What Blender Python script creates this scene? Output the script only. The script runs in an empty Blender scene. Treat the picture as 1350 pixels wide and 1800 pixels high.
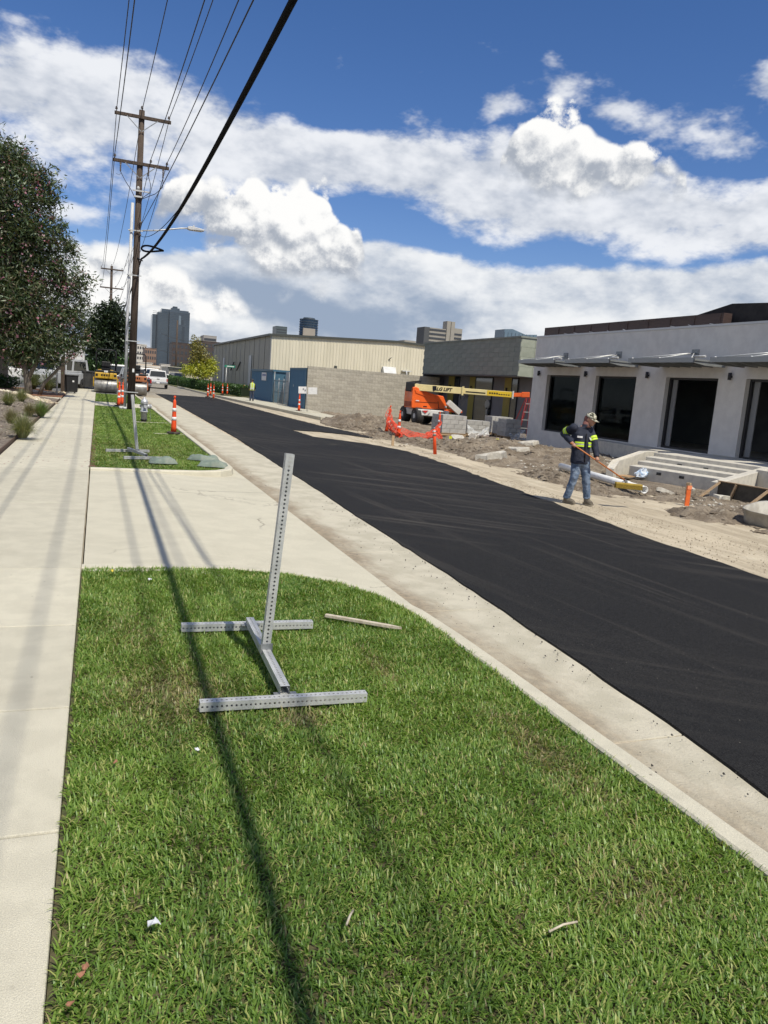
import bpy, math, random
import numpy as np
from mathutils import Vector, Matrix
random.seed(7); RNG = np.random.default_rng(11)
SC = bpy.context.scene
COL = SC.collection
R = math.radians

# ---------------------------------------------------------------- camera
CAM_H = 1.75
YAW, PITCH, ROLL = R(20.897), R(9.083), R(4.6)
_f = Vector((math.sin(YAW)*math.cos(PITCH), math.cos(YAW)*math.cos(PITCH), -math.sin(PITCH)))
_r = Vector((math.cos(YAW), -math.sin(YAW), 0)); _u = _r.cross(_f)
CR = _r*math.cos(ROLL)+_u*math.sin(ROLL); CU = -_r*math.sin(ROLL)+_u*math.cos(ROLL)
cd = bpy.data.cameras.new('camera'); cam = bpy.data.objects.new('camera', cd); COL.objects.link(cam)
cd.sensor_fit = 'HORIZONTAL'; cd.sensor_width = 36; cd.lens = 36; cd.clip_start = 0.05; cd.clip_end = 12000
mw = Matrix((CR, CU, -_f)).transposed().to_4x4(); mw.translation = (0, 0, CAM_H); cam.matrix_world = mw
SC.camera = cam

# ---------------------------------------------------------------- sun + exposure
SUN_EL, SUN_AZ = R(57), R(16)          # sun stands behind the camera, to the right: shadows fall away and left
sdir = Vector((math.sin(SUN_AZ)*math.cos(SUN_EL), -math.cos(SUN_AZ)*math.cos(SUN_EL), math.sin(SUN_EL)))
sl = bpy.data.lights.new('sun', 'SUN'); sl.energy = 4.8; sl.angle = R(0.53); sl.color = (1, .935, .80)
so = bpy.data.objects.new('sun', sl); COL.objects.link(so); so.rotation_euler = sdir.to_track_quat('Z', 'Y').to_euler()
SC.view_settings.view_transform = 'Standard'; SC.view_settings.look = 'None'
SC.view_settings.exposure = 0.0; SC.view_settings.gamma = 1; SC.view_settings.use_curve_mapping = False

# ---------------------------------------------------------------- node helper
class NT:
    def __init__(s, tree): s.t = tree; s.n = tree.nodes; s.l = tree.links
    def node(s, typ, **kw):
        nd = s.n.new(typ)
        for k, v in kw.items(): setattr(nd, k, v)
        return nd
    def put(s, sock, v):
        if v is None: return
        if hasattr(v, 'is_linked') or hasattr(v, 'links'): s.l.new(v, sock)
        else: sock.default_value = v
    def m(s, op, a, b=None, c=None, clamp=False):
        nd = s.node('ShaderNodeMath', operation=op, use_clamp=clamp)
        s.put(nd.inputs[0], a); s.put(nd.inputs[1], b)
        if c is not None: s.put(nd.inputs[2], c)
        return nd.outputs[0]
    def add(s, a, b): return s.m('ADD', a, b)
    def sub(s, a, b): return s.m('SUBTRACT', a, b)
    def mul(s, a, b): return s.m('MULTIPLY', a, b)
    def vm(s, op, a, b=None):
        nd = s.node('ShaderNodeVectorMath', operation=op); s.put(nd.inputs[0], a)
        if b is not None: s.put(nd.inputs[1], b)
        return nd.outputs[0]
    def noise(s, vec, scale, detail=4, rough=.55, dist=0, lac=2.0):
        nd = s.node('ShaderNodeTexNoise'); s.put(nd.inputs['Vector'], vec)
        nd.inputs['Scale'].default_value = scale; nd.inputs['Detail'].default_value = detail
        nd.inputs['Roughness'].default_value = rough; nd.inputs['Distortion'].default_value = dist
        nd.inputs['Lacunarity'].default_value = lac
        return nd.outputs[0]
    def voro(s, vec, scale, feature='F1'):
        nd = s.node('ShaderNodeTexVoronoi', feature=feature); s.put(nd.inputs['Vector'], vec); nd.inputs['Scale'].default_value = scale
        return nd.outputs[0]
    def ss(s, v, lo, hi, a=0., b=1.):
        nd = s.node('ShaderNodeMapRange', interpolation_type='SMOOTHSTEP'); s.put(nd.inputs[0], v)
        s.put(nd.inputs[1], lo); s.put(nd.inputs[2], hi); s.put(nd.inputs[3], a); s.put(nd.inputs[4], b)
        return nd.outputs[0]
    def mix(s, f, a, b, blend='MIX'):
        nd = s.node('ShaderNodeMix', data_type='RGBA', blend_type=blend); s.put(nd.inputs[0], f)
        for i, v in ((6, a), (7, b)):
            if isinstance(v, tuple) and len(v) == 3: v = v+(1,)
            s.put(nd.inputs[i], v)
        return nd.outputs[2]
    def mapping(s, vec, scale=(1, 1, 1), rot=(0, 0, 0), loc=(0, 0, 0)):
        nd = s.node('ShaderNodeMapping'); s.put(nd.inputs[0], vec)
        nd.inputs['Scale'].default_value = scale; nd.inputs['Rotation'].default_value = rot; nd.inputs['Location'].default_value = loc
        return nd.outputs[0]

# ---------------------------------------------------------------- world: Nishita sky with broken cumulus
W = bpy.data.worlds.new('World'); SC.world = W; W.use_nodes = True
W.node_tree.nodes.clear(); T = NT(W.node_tree)
sky = T.node('ShaderNodeTexSky', sky_type='NISHITA'); sky.sun_disc = False
sky.sun_elevation = SUN_EL; sky.sun_rotation = math.pi-SUN_AZ; sky.air_density = 1.0; sky.dust_density = 0.25; sky.ozone_density = 3.0; sky.altitude = 200
hs = T.node('ShaderNodeHueSaturation'); hs.inputs['Saturation'].default_value = 1.22; hs.inputs['Value'].default_value = 0.98
T.l.new(sky.outputs[0], hs.inputs['Color'])
STR = 0.10
skyc = hs.outputs[0]
tc = T.node('ShaderNodeTexCoord'); D = tc.outputs['Generated']
sx = T.node('ShaderNodeSeparateXYZ'); T.l.new(D, sx.inputs[0])
AZ = T.mul(T.m('ARCTAN2', sx.outputs[0], sx.outputs[1]), 57.2958)
EL = T.mul(T.m('ARCSINE', sx.outputs[2]), 57.2958)
wn = T.noise(D, 9., 2, .5)
wj = T.mul(T.sub(wn, .5), 6.0)
AZw = T.add(AZ, wj); ELw = T.m('MULTIPLY_ADD', wj, -.45, EL)
_cx = T.node('ShaderNodeCombineXYZ'); T.l.new(AZw, _cx.inputs[0]); T.l.new(ELw, _cx.inputs[1]); AE = _cx.outputs[0]
def blobs(lst):
    tot = None
    for (a0, e0, sa, se, amp) in lst:
        nd = T.node('ShaderNodeVectorMath', operation='MULTIPLY_ADD'); T.l.new(AE, nd.inputs[0])
        nd.inputs[1].default_value = (1/sa, 1/se, 0); nd.inputs[2].default_value = (-a0/sa, -e0/se, 0)
        dp = T.node('ShaderNodeVectorMath', operation='DOT_PRODUCT'); T.l.new(nd.outputs[0], dp.inputs[0]); T.l.new(nd.outputs[0], dp.inputs[1])
        g = T.m('POWER', math.exp(-1), dp.outputs['Value'])
        tot = T.mul(g, amp) if tot is None else T.m('MULTIPLY_ADD', g, amp, tot)
    return tot
UAZ = T.m('MULTIPLY_ADD', AZ, 1/80., .25, clamp=True)           # -20..60 degrees across the view
def curve(pts, hi=25., src=None):
    nd = T.node('ShaderNodeFloatCurve'); cv = nd.mapping.curves[0]; nd.mapping.use_clip = False
    pts = [((a_+20)/80., v_/hi) for a_, v_ in pts]; pts = [(0., pts[0][1])]+pts+[(1., pts[-1][1])]
    cv.points[0].location = pts[0]; cv.points[1].location = pts[-1]
    for p_ in pts[1:-1]: cv.points.new(*p_)
    nd.mapping.update(); nd.inputs[0].default_value = 1.0; T.l.new(src or UAZ, nd.inputs[1]); return T.mul(nd.outputs[0], hi)
gen = T.noise(T.vm('MULTIPLY', D, (1, 1, 1.9)), 2.2, 2, .5)
out_of = T.ss(T.m('ABSOLUTE', T.sub(AZ, 20.)), 30., 44.)       # the clouds in view are placed one by one; beyond them the noise takes over
outm = T.m('MAXIMUM', out_of, T.ss(EL, 25., 32.))
# layer 1: broken high sheet
D1 = T.vm('MULTIPLY', D, (1, 1, 1.9))
n1 = T.noise(D1, 8., 6, .62)
n1d = T.noise(D1, 34., 3, .6)
e1 = curve([(-14, 16.5), (-6, 16.0), (0, 15.6), (5, 15.6), (9, 15.2), (13, 15.0), (16, 14.8), (20.5, 15.0), (24, 14.6), (28, 14.3), (33, 13.8), (38, 13.0), (42, 12.7), (48, 12.7)])
h1_ = curve([(-14, 3.8), (-6, 4.2), (0, 4.6), (5, 3.9), (9, 3.0), (13, 2.2), (16, 2.0), (20.5, 2.8), (24, 3.3), (28, 3.6), (33, 3.3), (38, 2.9), (42, 2.5), (48, 2.6)], 6.)
q1 = T.m('DIVIDE', T.sub(ELw, e1), h1_)
c1 = T.m('MAXIMUM', T.mul(T.sub(1.0, T.mul(q1, q1)), .46), -.45)
w1_ = blobs([(30.8, 20.7, 2.4, 1.6, 1.0), (40.6, 17.6, 3.4, 1.7, .95), (44.2, 20.6, 2.6, 1.2, .95), (36.0, 18.7, 2.8, 1.0, .85), (26.4, 19.4, 1.6, 1.1, .85), (21.0, 18.2, 2.2, .8, .70), (-1, 9.6, 4.0, 1.0, .95), (48, 17.5, 3, 1.4, .9)])
c1 = T.add(c1, T.mul(T.ss(gen, .42, .66), T.mul(outm, 1.0)))
s1 = T.add(T.mul(T.sub(n1, .5), 1.35), T.m('MULTIPLY_ADD', T.sub(n1d, .5), .34, c1))
d1 = T.ss(s1, .0, .36)
n1s = T.noise(T.vm('ADD', D1, (.010, -.015, .045)), 8., 4, .62)
rel1 = T.add(T.mul(T.sub(n1, n1s), 1.7), T.mul(T.sub(n1d, .5), .55))
col1 = T.mix(T.ss(T.add(rel1, T.mul(T.ss(s1, .75, .2), .14)), -.36, .36), (.46, .51, .60), (.90, .915, .945))
# layer 2: low sheet near the horizon
n2 = T.noise(D1, 11., 6, .58)
t2_ = curve([(-12, 8.6), (-4, 8.0), (4, 8.5), (15, 10.0), (19, 10.4), (24, 9.9), (28, 9.2), (33, 9.5), (39, 9.8), (46, 10.0), (56, 10.5)])
s2 = T.m('MULTIPLY_ADD', T.sub(n2, .5), 2.9, T.sub(t2_, EL))
d2 = T.ss(s2, -.05, .65)
n2s = T.noise(T.vm('ADD', D1, (.010, -.012, .040)), 11., 5, .58)
rel2 = T.add(T.mul(T.sub(n2, n2s), 1.5), blobs([(47, 4.8, 2.6, 1.6, .35), (13, 5.4, 6, 1.6, -.70), (1, 2.4, 6, 1.0, -.60), (21, 4.6, 6, 2.4, -.45), (33, 4.4, 6, 2.0, .25), (9.5, 3.6, 1.6, .7, .45), (24, 8.8, 4, 1.0, .2)]))
col2 = T.mix(T.ss(rel2, -.62, .40), (.32, .395, .52), (.93, .94, .945))
dW = T.mul(T.ss(T.add(w1_, T.add(T.mul(T.sub(n2, .5), 2.0), T.mul(T.sub(n1d, .5), 1.1))), .42, 1.15), .85)
# layer 3: the big crisp cumulus: each a top line, a flat base line and a billowing edge
P3 = T.vm('MULTIPLY', D, (1, 1, 1.1))
nb = T.noise(P3, 26., 6, .66)
Pw = T.vm('ADD', P3, T.add(T.mul(T.sub(wn, .5), .06), T.mul(T.sub(nb, .5), .022)))
Pws = T.vm('ADD', Pw, (.005, -.003, .011))
v3 = T.m('MULTIPLY_ADD', T.voro(Pw, 58.), .20, T.mul(T.voro(Pw, 25.), .90))
v3s = T.m('MULTIPLY_ADD', T.voro(Pws, 58.), .20, T.mul(T.voro(Pws, 25.), .90))
edge = T.add(T.mul(T.sub(nb, .5), 2.4), T.mul(T.sub(.56, v3), 2.2))
UA3 = T.m('MULTIPLY_ADD', T.m('MULTIPLY_ADD', wj, .25, AZ), 1/80., .25, clamp=True)
top3 = curve([(2.0, 0), (3.4, 9), (4.6, 12.6), (7, 13.2), (8.4, 12.8), (9.8, 13.9), (11.2, 13.4), (12.3, 13.1), (13.5, 13.9), (14.7, 13.4), (15.8, 12.2), (17.2, 11.2), (18.2, 9.6), (19.2, 0), (22, 0), (26.4, 0), (27.0, 15.6), (28.0, 18.0), (29.4, 18.9), (31, 19.1), (32.5, 18.6), (34.0, 17.6), (35.6, 17.2), (37.5, 16.6), (39.4, 15.6), (41.4, 0)], 25., UA3)
bot3 = curve([(3, 9.2), (6.5, 9.0), (8.5, 8.2), (10.5, 7.0), (14, 6.7), (17, 7.1), (18.5, 7.6), (22, 12), (27, 14.6), (28.5, 14.0), (30.5, 13.3), (33, 13.2), (36, 13.5), (40.0, 14.0)])
covA = T.m('MINIMUM', T.sub(top3, EL), T.mul(T.sub(EL, bot3), .62))
topB = curve([(-9, 5), (-3, 6.9), (0, 8.0), (2.4, 8.6), (4.2, 8.3), (5.8, 6.9), (7, 6.3), (9, 6.4), (10.5, 5.2), (12.5, 0), (44, 0), (45.2, 6.2), (46.5, 6.8), (49, 6.6), (53, 5)], 25., UA3)
covB = T.m('MINIMUM', T.sub(topB, EL), T.mul(T.sub(EL, 2.8), .8))
covG = T.mul(T.sub(T.mul(T.mul(T.ss(gen, .50, .68), out_of), T.ss(EL, 24., 12.)), .5), 6.)
cov3 = T.m('MAXIMUM', T.m('MAXIMUM', covA, covB), covG)
hsoft = T.ss(T.sub(EL, bot3), .2, 2.6)
s3 = T.add(cov3, edge)
d3 = T.ss(s3, -.05, T.m('MULTIPLY_ADD', hsoft, -1.0, 1.55))
nbs = T.noise(T.vm('ADD', P3, (.004, -.006, .018)), 26., 5, .66)
hgt = T.m('MINIMUM', T.m('MAXIMUM', T.m('DIVIDE', T.sub(ELw, bot3), 5.2), 0.), 1.)
hgt = T.m('MAXIMUM', hgt, T.ss(covA, .2, -.8, 0., .78))
rel3 = T.add(T.add(T.mul(T.sub(nb, nbs), 2.1), T.mul(T.sub(v3s, v3), 1.25)), T.m('MULTIPLY_ADD', hgt, 1.25, -.86))
col3 = T.mix(T.ss(rel3, -.85, .26), (.40, .44, .51), (1.0, .995, .98))
# compose
up = T.ss(EL, -1.0, .6)
csky = T.vm('MULTIPLY', skyc, (STR*1.0, STR*.93, STR*1.09))
cc = T.mix(T.mul(T.m('MAXIMUM', T.mul(d1, .94), dW), up), csky, col1)
cc = T.mix(T.mul(T.mul(d2, .95), up), cc, col2)
cc = T.mix(T.mul(d3, up), cc, col3)
bg = T.node('ShaderNodeBackground'); T.l.new(cc, bg.inputs[0]); bg.inputs[1].default_value = 1.0
wo = T.node('ShaderNodeOutputWorld'); T.l.new(bg.outputs[0], wo.inputs[0])
W.cycles.sampling_method = 'NONE'

SC.cycles.max_bounces = 6; SC.cycles.diffuse_bounces = 3; SC.cycles.glossy_bounces = 3; SC.cycles.transmission_bounces = 4; SC.cycles.transparent_max_bounces = 8
SC.cycles.use_adaptive_sampling = True; SC.cycles.adaptive_threshold = 0.02; SC.cycles.use_denoising = True
SC.cycles.caustics_reflective = False; SC.cycles.caustics_refractive = False

# ---------------------------------------------------------------- mesh builder
class MB:
    def __init__(s): s.v = []; s.f = []; s.sm = []
    def add(s, vs, fs, smooth=False):
        o = len(s.v); s.v += [tuple(v) for v in vs]; s.f += [tuple(i+o for i in f) for f in fs]; s.sm += [smooth]*len(fs); return s
    def box(s, c, d, rz=0., M=None, taper=1.0):
        hx, hy, hz = d[0]/2, d[1]/2, d[2]/2; t = taper
        vs = [(-hx, -hy, -hz), (hx, -hy, -hz), (hx, hy, -hz), (-hx, hy, -hz), (-hx*t, -hy*t, hz), (hx*t, -hy*t, hz), (hx*t, hy*t, hz), (-hx*t, hy*t, hz)]
        m = M if M is not None else Matrix.Rotation(rz, 3, 'Z')
        c = Vector(c); vs = [c+m @ Vector(v) for v in vs]
        return s.add(vs, [(0, 3, 2, 1), (4, 5, 6, 7), (0, 1, 5, 4), (1, 2, 6, 5), (2, 3, 7, 6), (3, 0, 4, 7)])
    def span(s, x0, x1, y0, y1, z0, z1): return s.box(((x0+x1)/2, (y0+y1)/2, (z0+z1)/2), (abs(x1-x0), abs(y1-y0), abs(z1-z0)))
    def bar(s, a, b, w, h=None, up=(0, 0, 1)):
        a, b = Vector(a), Vector(b); h = h or w; d = b-a; L = d.length; d.normalize(); upv = Vector(up)
        if abs(d.dot(upv)) > .98: upv = Vector((1, 0, 0))
        x = d.cross(upv).normalized(); z = x.cross(d); m = Matrix((x, d, z)).transposed()
        return s.box((a+b)/2, (w, L, h), M=m)
    def cyl(s, a, b, r0, r1=None, n=12, cap=True, smooth=True):
        a, b = Vector(a), Vector(b); r1 = r0 if r1 is None else r1; d = (b-a).normalized()
        t = Vector((0, 0, 1)) if abs(d.z) < .95 else Vector((1, 0, 0)); x = d.cross(t).normalized(); y = d.cross(x)
        vs = []
        for p, r in ((a, r0), (b, r1)):
            for i in range(n):
                th = 2*math.pi*i/n; vs.append(p+x*(r*math.cos(th))+y*(r*math.sin(th)))
        s.add(vs, [(i, i+n, (i+1) % n+n, (i+1) % n) for i in range(n)], smooth)
        if cap: s.add([], []); o = len(s.v)-2*n; s.f += [tuple(o+i for i in range(n)), tuple(o+n+i for i in reversed(range(n)))]; s.sm += [False, False]
        return s
    def tube(s, pts, r, n=8, cap=True):
        pts = [Vector(p) for p in pts]; rs = r if hasattr(r, '__len__') else [r]*len(pts); vs = []; x = None
        for i, p in enumerate(pts):
            d = (pts[min(i+1, len(pts)-1)]-pts[max(i-1, 0)]).normalized()
            if x is None:
                t = Vector((0, 0, 1)) if abs(d.z) < .9 else Vector((1, 0, 0)); x = d.cross(t).normalized()
            else: x = (x-d*x.dot(d)).normalized()
            y = d.cross(x)
            for k in range(n):
                th = 2*math.pi*k/n; vs.append(p+x*(rs[i]*math.cos(th))+y*(rs[i]*math.sin(th)))
        fs = [(i*n+k, i*n+(k+1) % n, (i+1)*n+(k+1) % n, (i+1)*n+k) for i in range(len(pts)-1) for k in range(n)]
        s.add(vs, fs, True)
        if cap: o = len(s.v)-len(vs); s.f += [tuple(o+k for k in reversed(range(n))), tuple(o+len(vs)-n+k for k in range(n))]; s.sm += [False, False]
        return s
    def lathe(s, prof, c=(0, 0, 0), n=16, axis=None):
        m = axis if axis is not None else Matrix.Identity(3); c = Vector(c); vs = []
        for (r, z) in prof:
            for k in range(n):
                th = 2*math.pi*k/n; vs.append(c+m @ Vector((r*math.cos(th), r*math.sin(th), z)))
        fs = [(i*n+k, i*n+(k+1) % n, (i+1)*n+(k+1) % n, (i+1)*n+k) for i in range(len(prof)-1) for k in range(n)]
        s.add(vs, fs, True)
        o = len(s.v)-len(vs); s.f += [tuple(o+k for k in reversed(range(n))), tuple(o+len(vs)-n+k for k in range(n))]; s.sm += [False, False]
        return s
    def prism(s, poly, z0, z1):
        n = len(poly); vs = [(p[0], p[1], z0) for p in poly]+[(p[0], p[1], p[2] if len(p) > 2 else z1) for p in poly]
        area = sum(poly[i][0]*poly[(i+1) % n][1]-poly[(i+1) % n][0]*poly[i][1] for i in range(n))
        fs = [tuple(range(n, 2*n)), tuple(reversed(range(n)))]+[(i, (i+1) % n, (i+1) % n+n, i+n) for i in range(n)]
        if area < 0: fs = [tuple(reversed(f)) for f in fs]
        return s.add(vs, fs)
    def slab(s, poly, axis, a0, a1):
        """outline in a plane, extruded along an axis: 'x' -> poly is (y,z); 'y' -> poly is (x,z)"""
        n = len(poly); mk = (lambda a, p: (a, p[0], p[1])) if axis == 'x' else (lambda a, p: (p[0], a, p[1]))
        vs = [mk(a0, p) for p in poly]+[mk(a1, p) for p in poly]
        return s.add(vs, [tuple(range(n)), tuple(reversed(range(n, 2*n)))]+[(i, i+n, (i+1) % n+n, (i+1) % n) for i in range(n)])
    def ball(s, c, r, nu=10, nv=7, M=None):
        r = r if hasattr(r, '__len__') else (r, r, r); c = Vector(c); vs = []
        for j in range(nv+1):
            ph = math.pi*j/nv
            for i in range(nu):
                th = 2*math.pi*i/nu; p = Vector((r[0]*math.sin(ph)*math.cos(th), r[1]*math.sin(ph)*math.sin(th), r[2]*math.cos(ph)))
                vs.append(c+(M @ p if M is not None else p))
        return s.add(vs, [(j*nu+i, (j+1)*nu+i, (j+1)*nu+(i+1) % nu, j*nu+(i+1) % nu) for j in range(nv) for i in range(nu)], True)
    def quad(s, a, b, c, d): return s.add([a, b, c, d], [(0, 1, 2, 3)])
    def mesh(s, name):
        me = bpy.data.meshes.new(name); me.from_pydata(s.v, [], s.f); me.validate()
        if len(me.polygons) == len(s.sm) and any(s.sm): me.polygons.foreach_set('use_smooth', s.sm)
        return me
    def build(s, name, mat, parent=None, loc=None, rz=0., bevel=0., smooth=None):
        me = s.mesh(name)
        if smooth is not None: me.polygons.foreach_set('use_smooth', [smooth]*len(me.polygons))
        return link(name, me, mat, parent, loc, rz, bevel)
def link(name, me, mat, parent=None, loc=None, rz=0., bevel=0.):
    if mat is not None and not me.materials: me.materials.append(mat)
    o = bpy.data.objects.new(name, me); COL.objects.link(o)
    if parent is not None: o.parent = parent
    if loc is not None: o.location = loc
    if rz: o.rotation_euler = (0, 0, rz)
    if bevel:
        b = o.modifiers.new('bevel', 'BEVEL'); b.width = bevel; b.segments = 2; b.limit_method = 'ANGLE'
    return o
def tag(o, label, cat, group=None):
    o['label'] = label; o['category'] = cat
    if group: o['group'] = group
    return o
def struct(o): o['kind'] = 'structure'; return o
def stuff(o, label=None, cat=None):
    o['kind'] = 'stuff'
    if label: o['label'] = label
    if cat: o['category'] = cat
    return o
def thing(name, label, cat, loc=(0, 0, 0), rz=0., group=None):
    o = bpy.data.objects.new(name, None); o.empty_display_size = .2; COL.objects.link(o); o.location = loc; o.rotation_euler = (0, 0, rz)
    return tag(o, label, cat, group)
def dup(o, loc=None, rz=None, label=None, group=None, parent=None, scale=None):
    c = o.copy(); COL.objects.link(c); c.parent = parent
    if loc is not None: c.location = loc
    if rz is not None: c.rotation_euler = (c.rotation_euler[0], c.rotation_euler[1], rz)
    if scale is not None: c.scale = (scale,)*3 if not hasattr(scale, '__len__') else scale
    if label: c['label'] = label
    if group: c['group'] = group
    for ch in list(o.children): dup(ch, parent=c)
    return c
def npmesh(name, v, f, smooth=False, attr=None):
    """v: (n,3) array, f: (m,k) array of same-size faces"""
    me = bpy.data.meshes.new(name); v = np.asarray(v, np.float32); f = np.asarray(f, np.int32); m, k = f.shape
    me.vertices.add(len(v)); me.vertices.foreach_set('co', v.ravel()); me.loops.add(m*k); me.loops.foreach_set('vertex_index', f.ravel())
    me.polygons.add(m); me.polygons.foreach_set('loop_start', np.arange(0, m*k, k, dtype=np.int32)); me.polygons.foreach_set('loop_total', np.full(m, k, np.int32))
    me.polygons.foreach_set('use_smooth', np.full(m, smooth)); me.update(calc_edges=True)
    if attr is not None:
        a = me.attributes.new('tint', 'FLOAT_COLOR', 'POINT'); c = np.ones((len(v), 4), np.float32); c[:, :attr.shape[1]] = attr; a.data.foreach_set('color', c.ravel())
    return me
def fbm2(x, y, seed=0, octaves=5, scale=1.0, rough=.5):
    """cheap value-noise fbm on arrays"""
    rg = np.random.default_rng(seed); tab = rg.random((256, 256)); out = np.zeros_like(x, dtype=float); amp = 1; tot = 0; f = scale
    for o in range(octaves):
        X = x*f+o*17.3; Y = y*f+o*9.1; xi = np.floor(X).astype(int); yi = np.floor(Y).astype(int); fx = X-xi; fy = Y-yi
        fx = fx*fx*(3-2*fx); fy = fy*fy*(3-2*fy); g = lambda a, b: tab[a % 256, b % 256]
        out += amp*((g(xi, yi)*(1-fx)+g(xi+1, yi)*fx)*(1-fy)+(g(xi, yi+1)*(1-fx)+g(xi+1, yi+1)*fx)*fy); tot += amp; amp *= rough; f *= 2.0
    return out/tot

# pixel of the photograph -> point of the place, at a known height, distance along or across the street
def ray(px, py): return _f+CR*((px-675)/1350.)+CU*((900-py)/1350.)
def G(px, py, z=0.):
    d = ray(px, py); t = (z-CAM_H)/d.z; return Vector((d.x*t, d.y*t, z))
def AY(px, py, Y):
    d = ray(px, py); t = Y/d.y; return Vector((d.x*t, Y, CAM_H+d.z*t))
def AX(px, py, X):
    d = ray(px, py); t = X/d.x; return Vector((X, d.y*t, CAM_H+d.z*t))

# ---------------------------------------------------------------- materials
MATS = {}
def mat(name, c1, c2=None, scale=6., rough=.7, bump=0., bscale=40., metal=0., detail=5, spec=.35, vec='Object', stretch=(1, 1, 1), stain=None, sscale=1.2, samt=.5, objvar=0., mid=(.38, .62), coat=0., fine=None, spots=None, crack=None):
    if name in MATS: return MATS[name]
    m = bpy.data.materials.new(name); m.use_nodes = True; t = NT(m.node_tree); b = m.node_tree.nodes['Principled BSDF']
    co = t.node('ShaderNodeTexCoord').outputs[vec]
    col = c1+(1,)
    if c2 is not None or bump or stain:
        cs = t.mapping(co, stretch) if stretch != (1, 1, 1) else co
    if c2 is not None:
        n = t.noise(cs, scale, detail, .6); col = t.mix(t.ss(n, mid[0], mid[1]), c1, c2)
    if stain is not None:
        n = t.noise(cs, sscale, 6, .62); col = t.mix(t.ss(n, .5, .72, 0., samt), col, stain)
    if fine is not None:
        n = t.noise(cs, fine[0], 2, .5); col = t.mix(fine[2] if len(fine) > 2 else .6, col, t.mix(t.ss(n, .35, .65), (1-fine[1],)*3, (1+fine[1],)*3), 'MULTIPLY')
    if crack is not None:
        wv = t.vm('ADD', co, t.mul(t.sub(t.noise(co, 3., 5, .65), .5), .55))
        col = t.mix(t.mul(t.ss(t.voro(wv, crack[0], 'DISTANCE_TO_EDGE'), crack[1], crack[1]*.3), t.ss(t.noise(co, .45, 2, .5), .47, .56, 0., .75)), col, (.17, .15, .12))
    if spots is not None:
        col = t.mix(t.mul(t.ss(t.voro(co, spots[0]), spots[1], spots[1]*.6), t.ss(t.noise(co, 2., 2, .5), .45, .6, 0., spots[3])), col, spots[2])
    if objvar:
        oi = t.node('ShaderNodeObjectInfo'); h = t.node('ShaderNodeHueSaturation'); t.put(h.inputs['Color'], col)
        t.put(h.inputs['Value'], t.m('MULTIPLY_ADD', oi.outputs['Random'], 2*objvar, 1-objvar)); col = h.outputs[0]
    t.put(b.inputs['Base Color'], col); b.inputs['Roughness'].default_value = rough; b.inputs['Metallic'].default_value = metal
    b.inputs['Specular IOR Level'].default_value = spec
    if coat: b.inputs['Coat Weight'].default_value = coat
    if bump:
        bn = t.node('ShaderNodeBump'); bn.inputs['Strength'].default_value = min(1, bump); bn.inputs['Distance'].default_value = .02
        t.put(bn.inputs['Height'], t.noise(cs, bscale, 4, .6)); t.l.new(bn.outputs[0], b.inputs['Normal'])
    MATS[name] = m; return m
def leafmat(name, trans=.3, rough=.5, mult=(1, 1, 1), gloss=.06):
    """leaf or blade: colour from the per-leaf tint, light passes through a little"""
    if name in MATS: return MATS[name]
    m = bpy.data.materials.new(name); m.use_nodes = True; nt = m.node_tree; nt.nodes.clear(); t = NT(nt)
    at = t.node('ShaderNodeAttribute', attribute_name='tint'); c = t.mix(1.0, at.outputs['Color'], mult, 'MULTIPLY')
    d = t.node('ShaderNodeBsdfDiffuse'); t.put(d.inputs[0], c)
    tr = t.node('ShaderNodeBsdfTranslucent'); t.put(tr.inputs[0], t.mix(1.0, c, (1.25, 1.35, .6), 'MULTIPLY'))
    g = t.node('ShaderNodeBsdfGlossy'); g.inputs['Roughness'].default_value = rough; g.inputs[0].default_value = (.8, .9, .8, 1)
    m1 = t.node('ShaderNodeMixShader'); m1.inputs[0].default_value = trans; t.l.new(d.outputs[0], m1.inputs[1]); t.l.new(tr.outputs[0], m1.inputs[2])
    m2 = t.node('ShaderNodeMixShader'); m2.inputs[0].default_value = gloss; t.l.new(m1.outputs[0], m2.inputs[1]); t.l.new(g.outputs[0], m2.inputs[2])
    o = t.node('ShaderNodeOutputMaterial'); t.l.new(m2.outputs[0], o.inputs[0]); MATS[name] = m; return m
def glassmat(name, c=(.02, .03, .04), rough=.08):
    return mat(name, c, rough=rough, spec=.8)

CONC = mat('concrete', (.525, .495, .395), (.48, .452, .36), 5., .85, .35, 160., stain=(.35, .32, .25), sscale=1.6, samt=.3, objvar=.07, fine=(220., .16), spots=(7., .07, (.16, .14, .11), .7))
CONC2 = mat('concrete_drive', (.515, .485, .385), (.48, .452, .358), 3.0, .85, .3, 120., stain=(.36, .335, .26), sscale=1.1, samt=.35, stretch=(.9, 1.05, 1), crack=(.42, .007), objvar=.03, fine=(160., .16), spots=(5., .05, (.16, .14, .11), .7))
CONCNEW = mat('concrete_new', (.56, .53, .46), (.49, .465, .41), 6., .85, .2, 80., stain=(.40, .37, .33), sscale=3., samt=.4)
CONCOLD = mat('concrete_gutter', (.48, .43, .34), (.40, .35, .27), 3., .9, .5, 90., stain=(.20, .16, .115), sscale=1.5, samt=.75, fine=(150., .25), stretch=(1.5, .5, 1))
STEEL = mat('galvanised_steel', (.56, .565, .555), (.46, .47, .465), 14., .45, .05, 60., metal=.35, stain=(.34, .345, .34), sscale=8., samt=.4)
STEELD = mat('dull_steel', (.30, .315, .32), (.23, .24, .25), 14., .5, metal=.6)
WHITEP = mat('white_paint', (.74, .745, .75), (.68, .685, .69), 3., .55)
BLACKP = mat('black_plastic', (.018, .018, .02), rough=.45)
CABLE = mat('black_cable', (.006, .006, .007), rough=.9, spec=.1)
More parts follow.
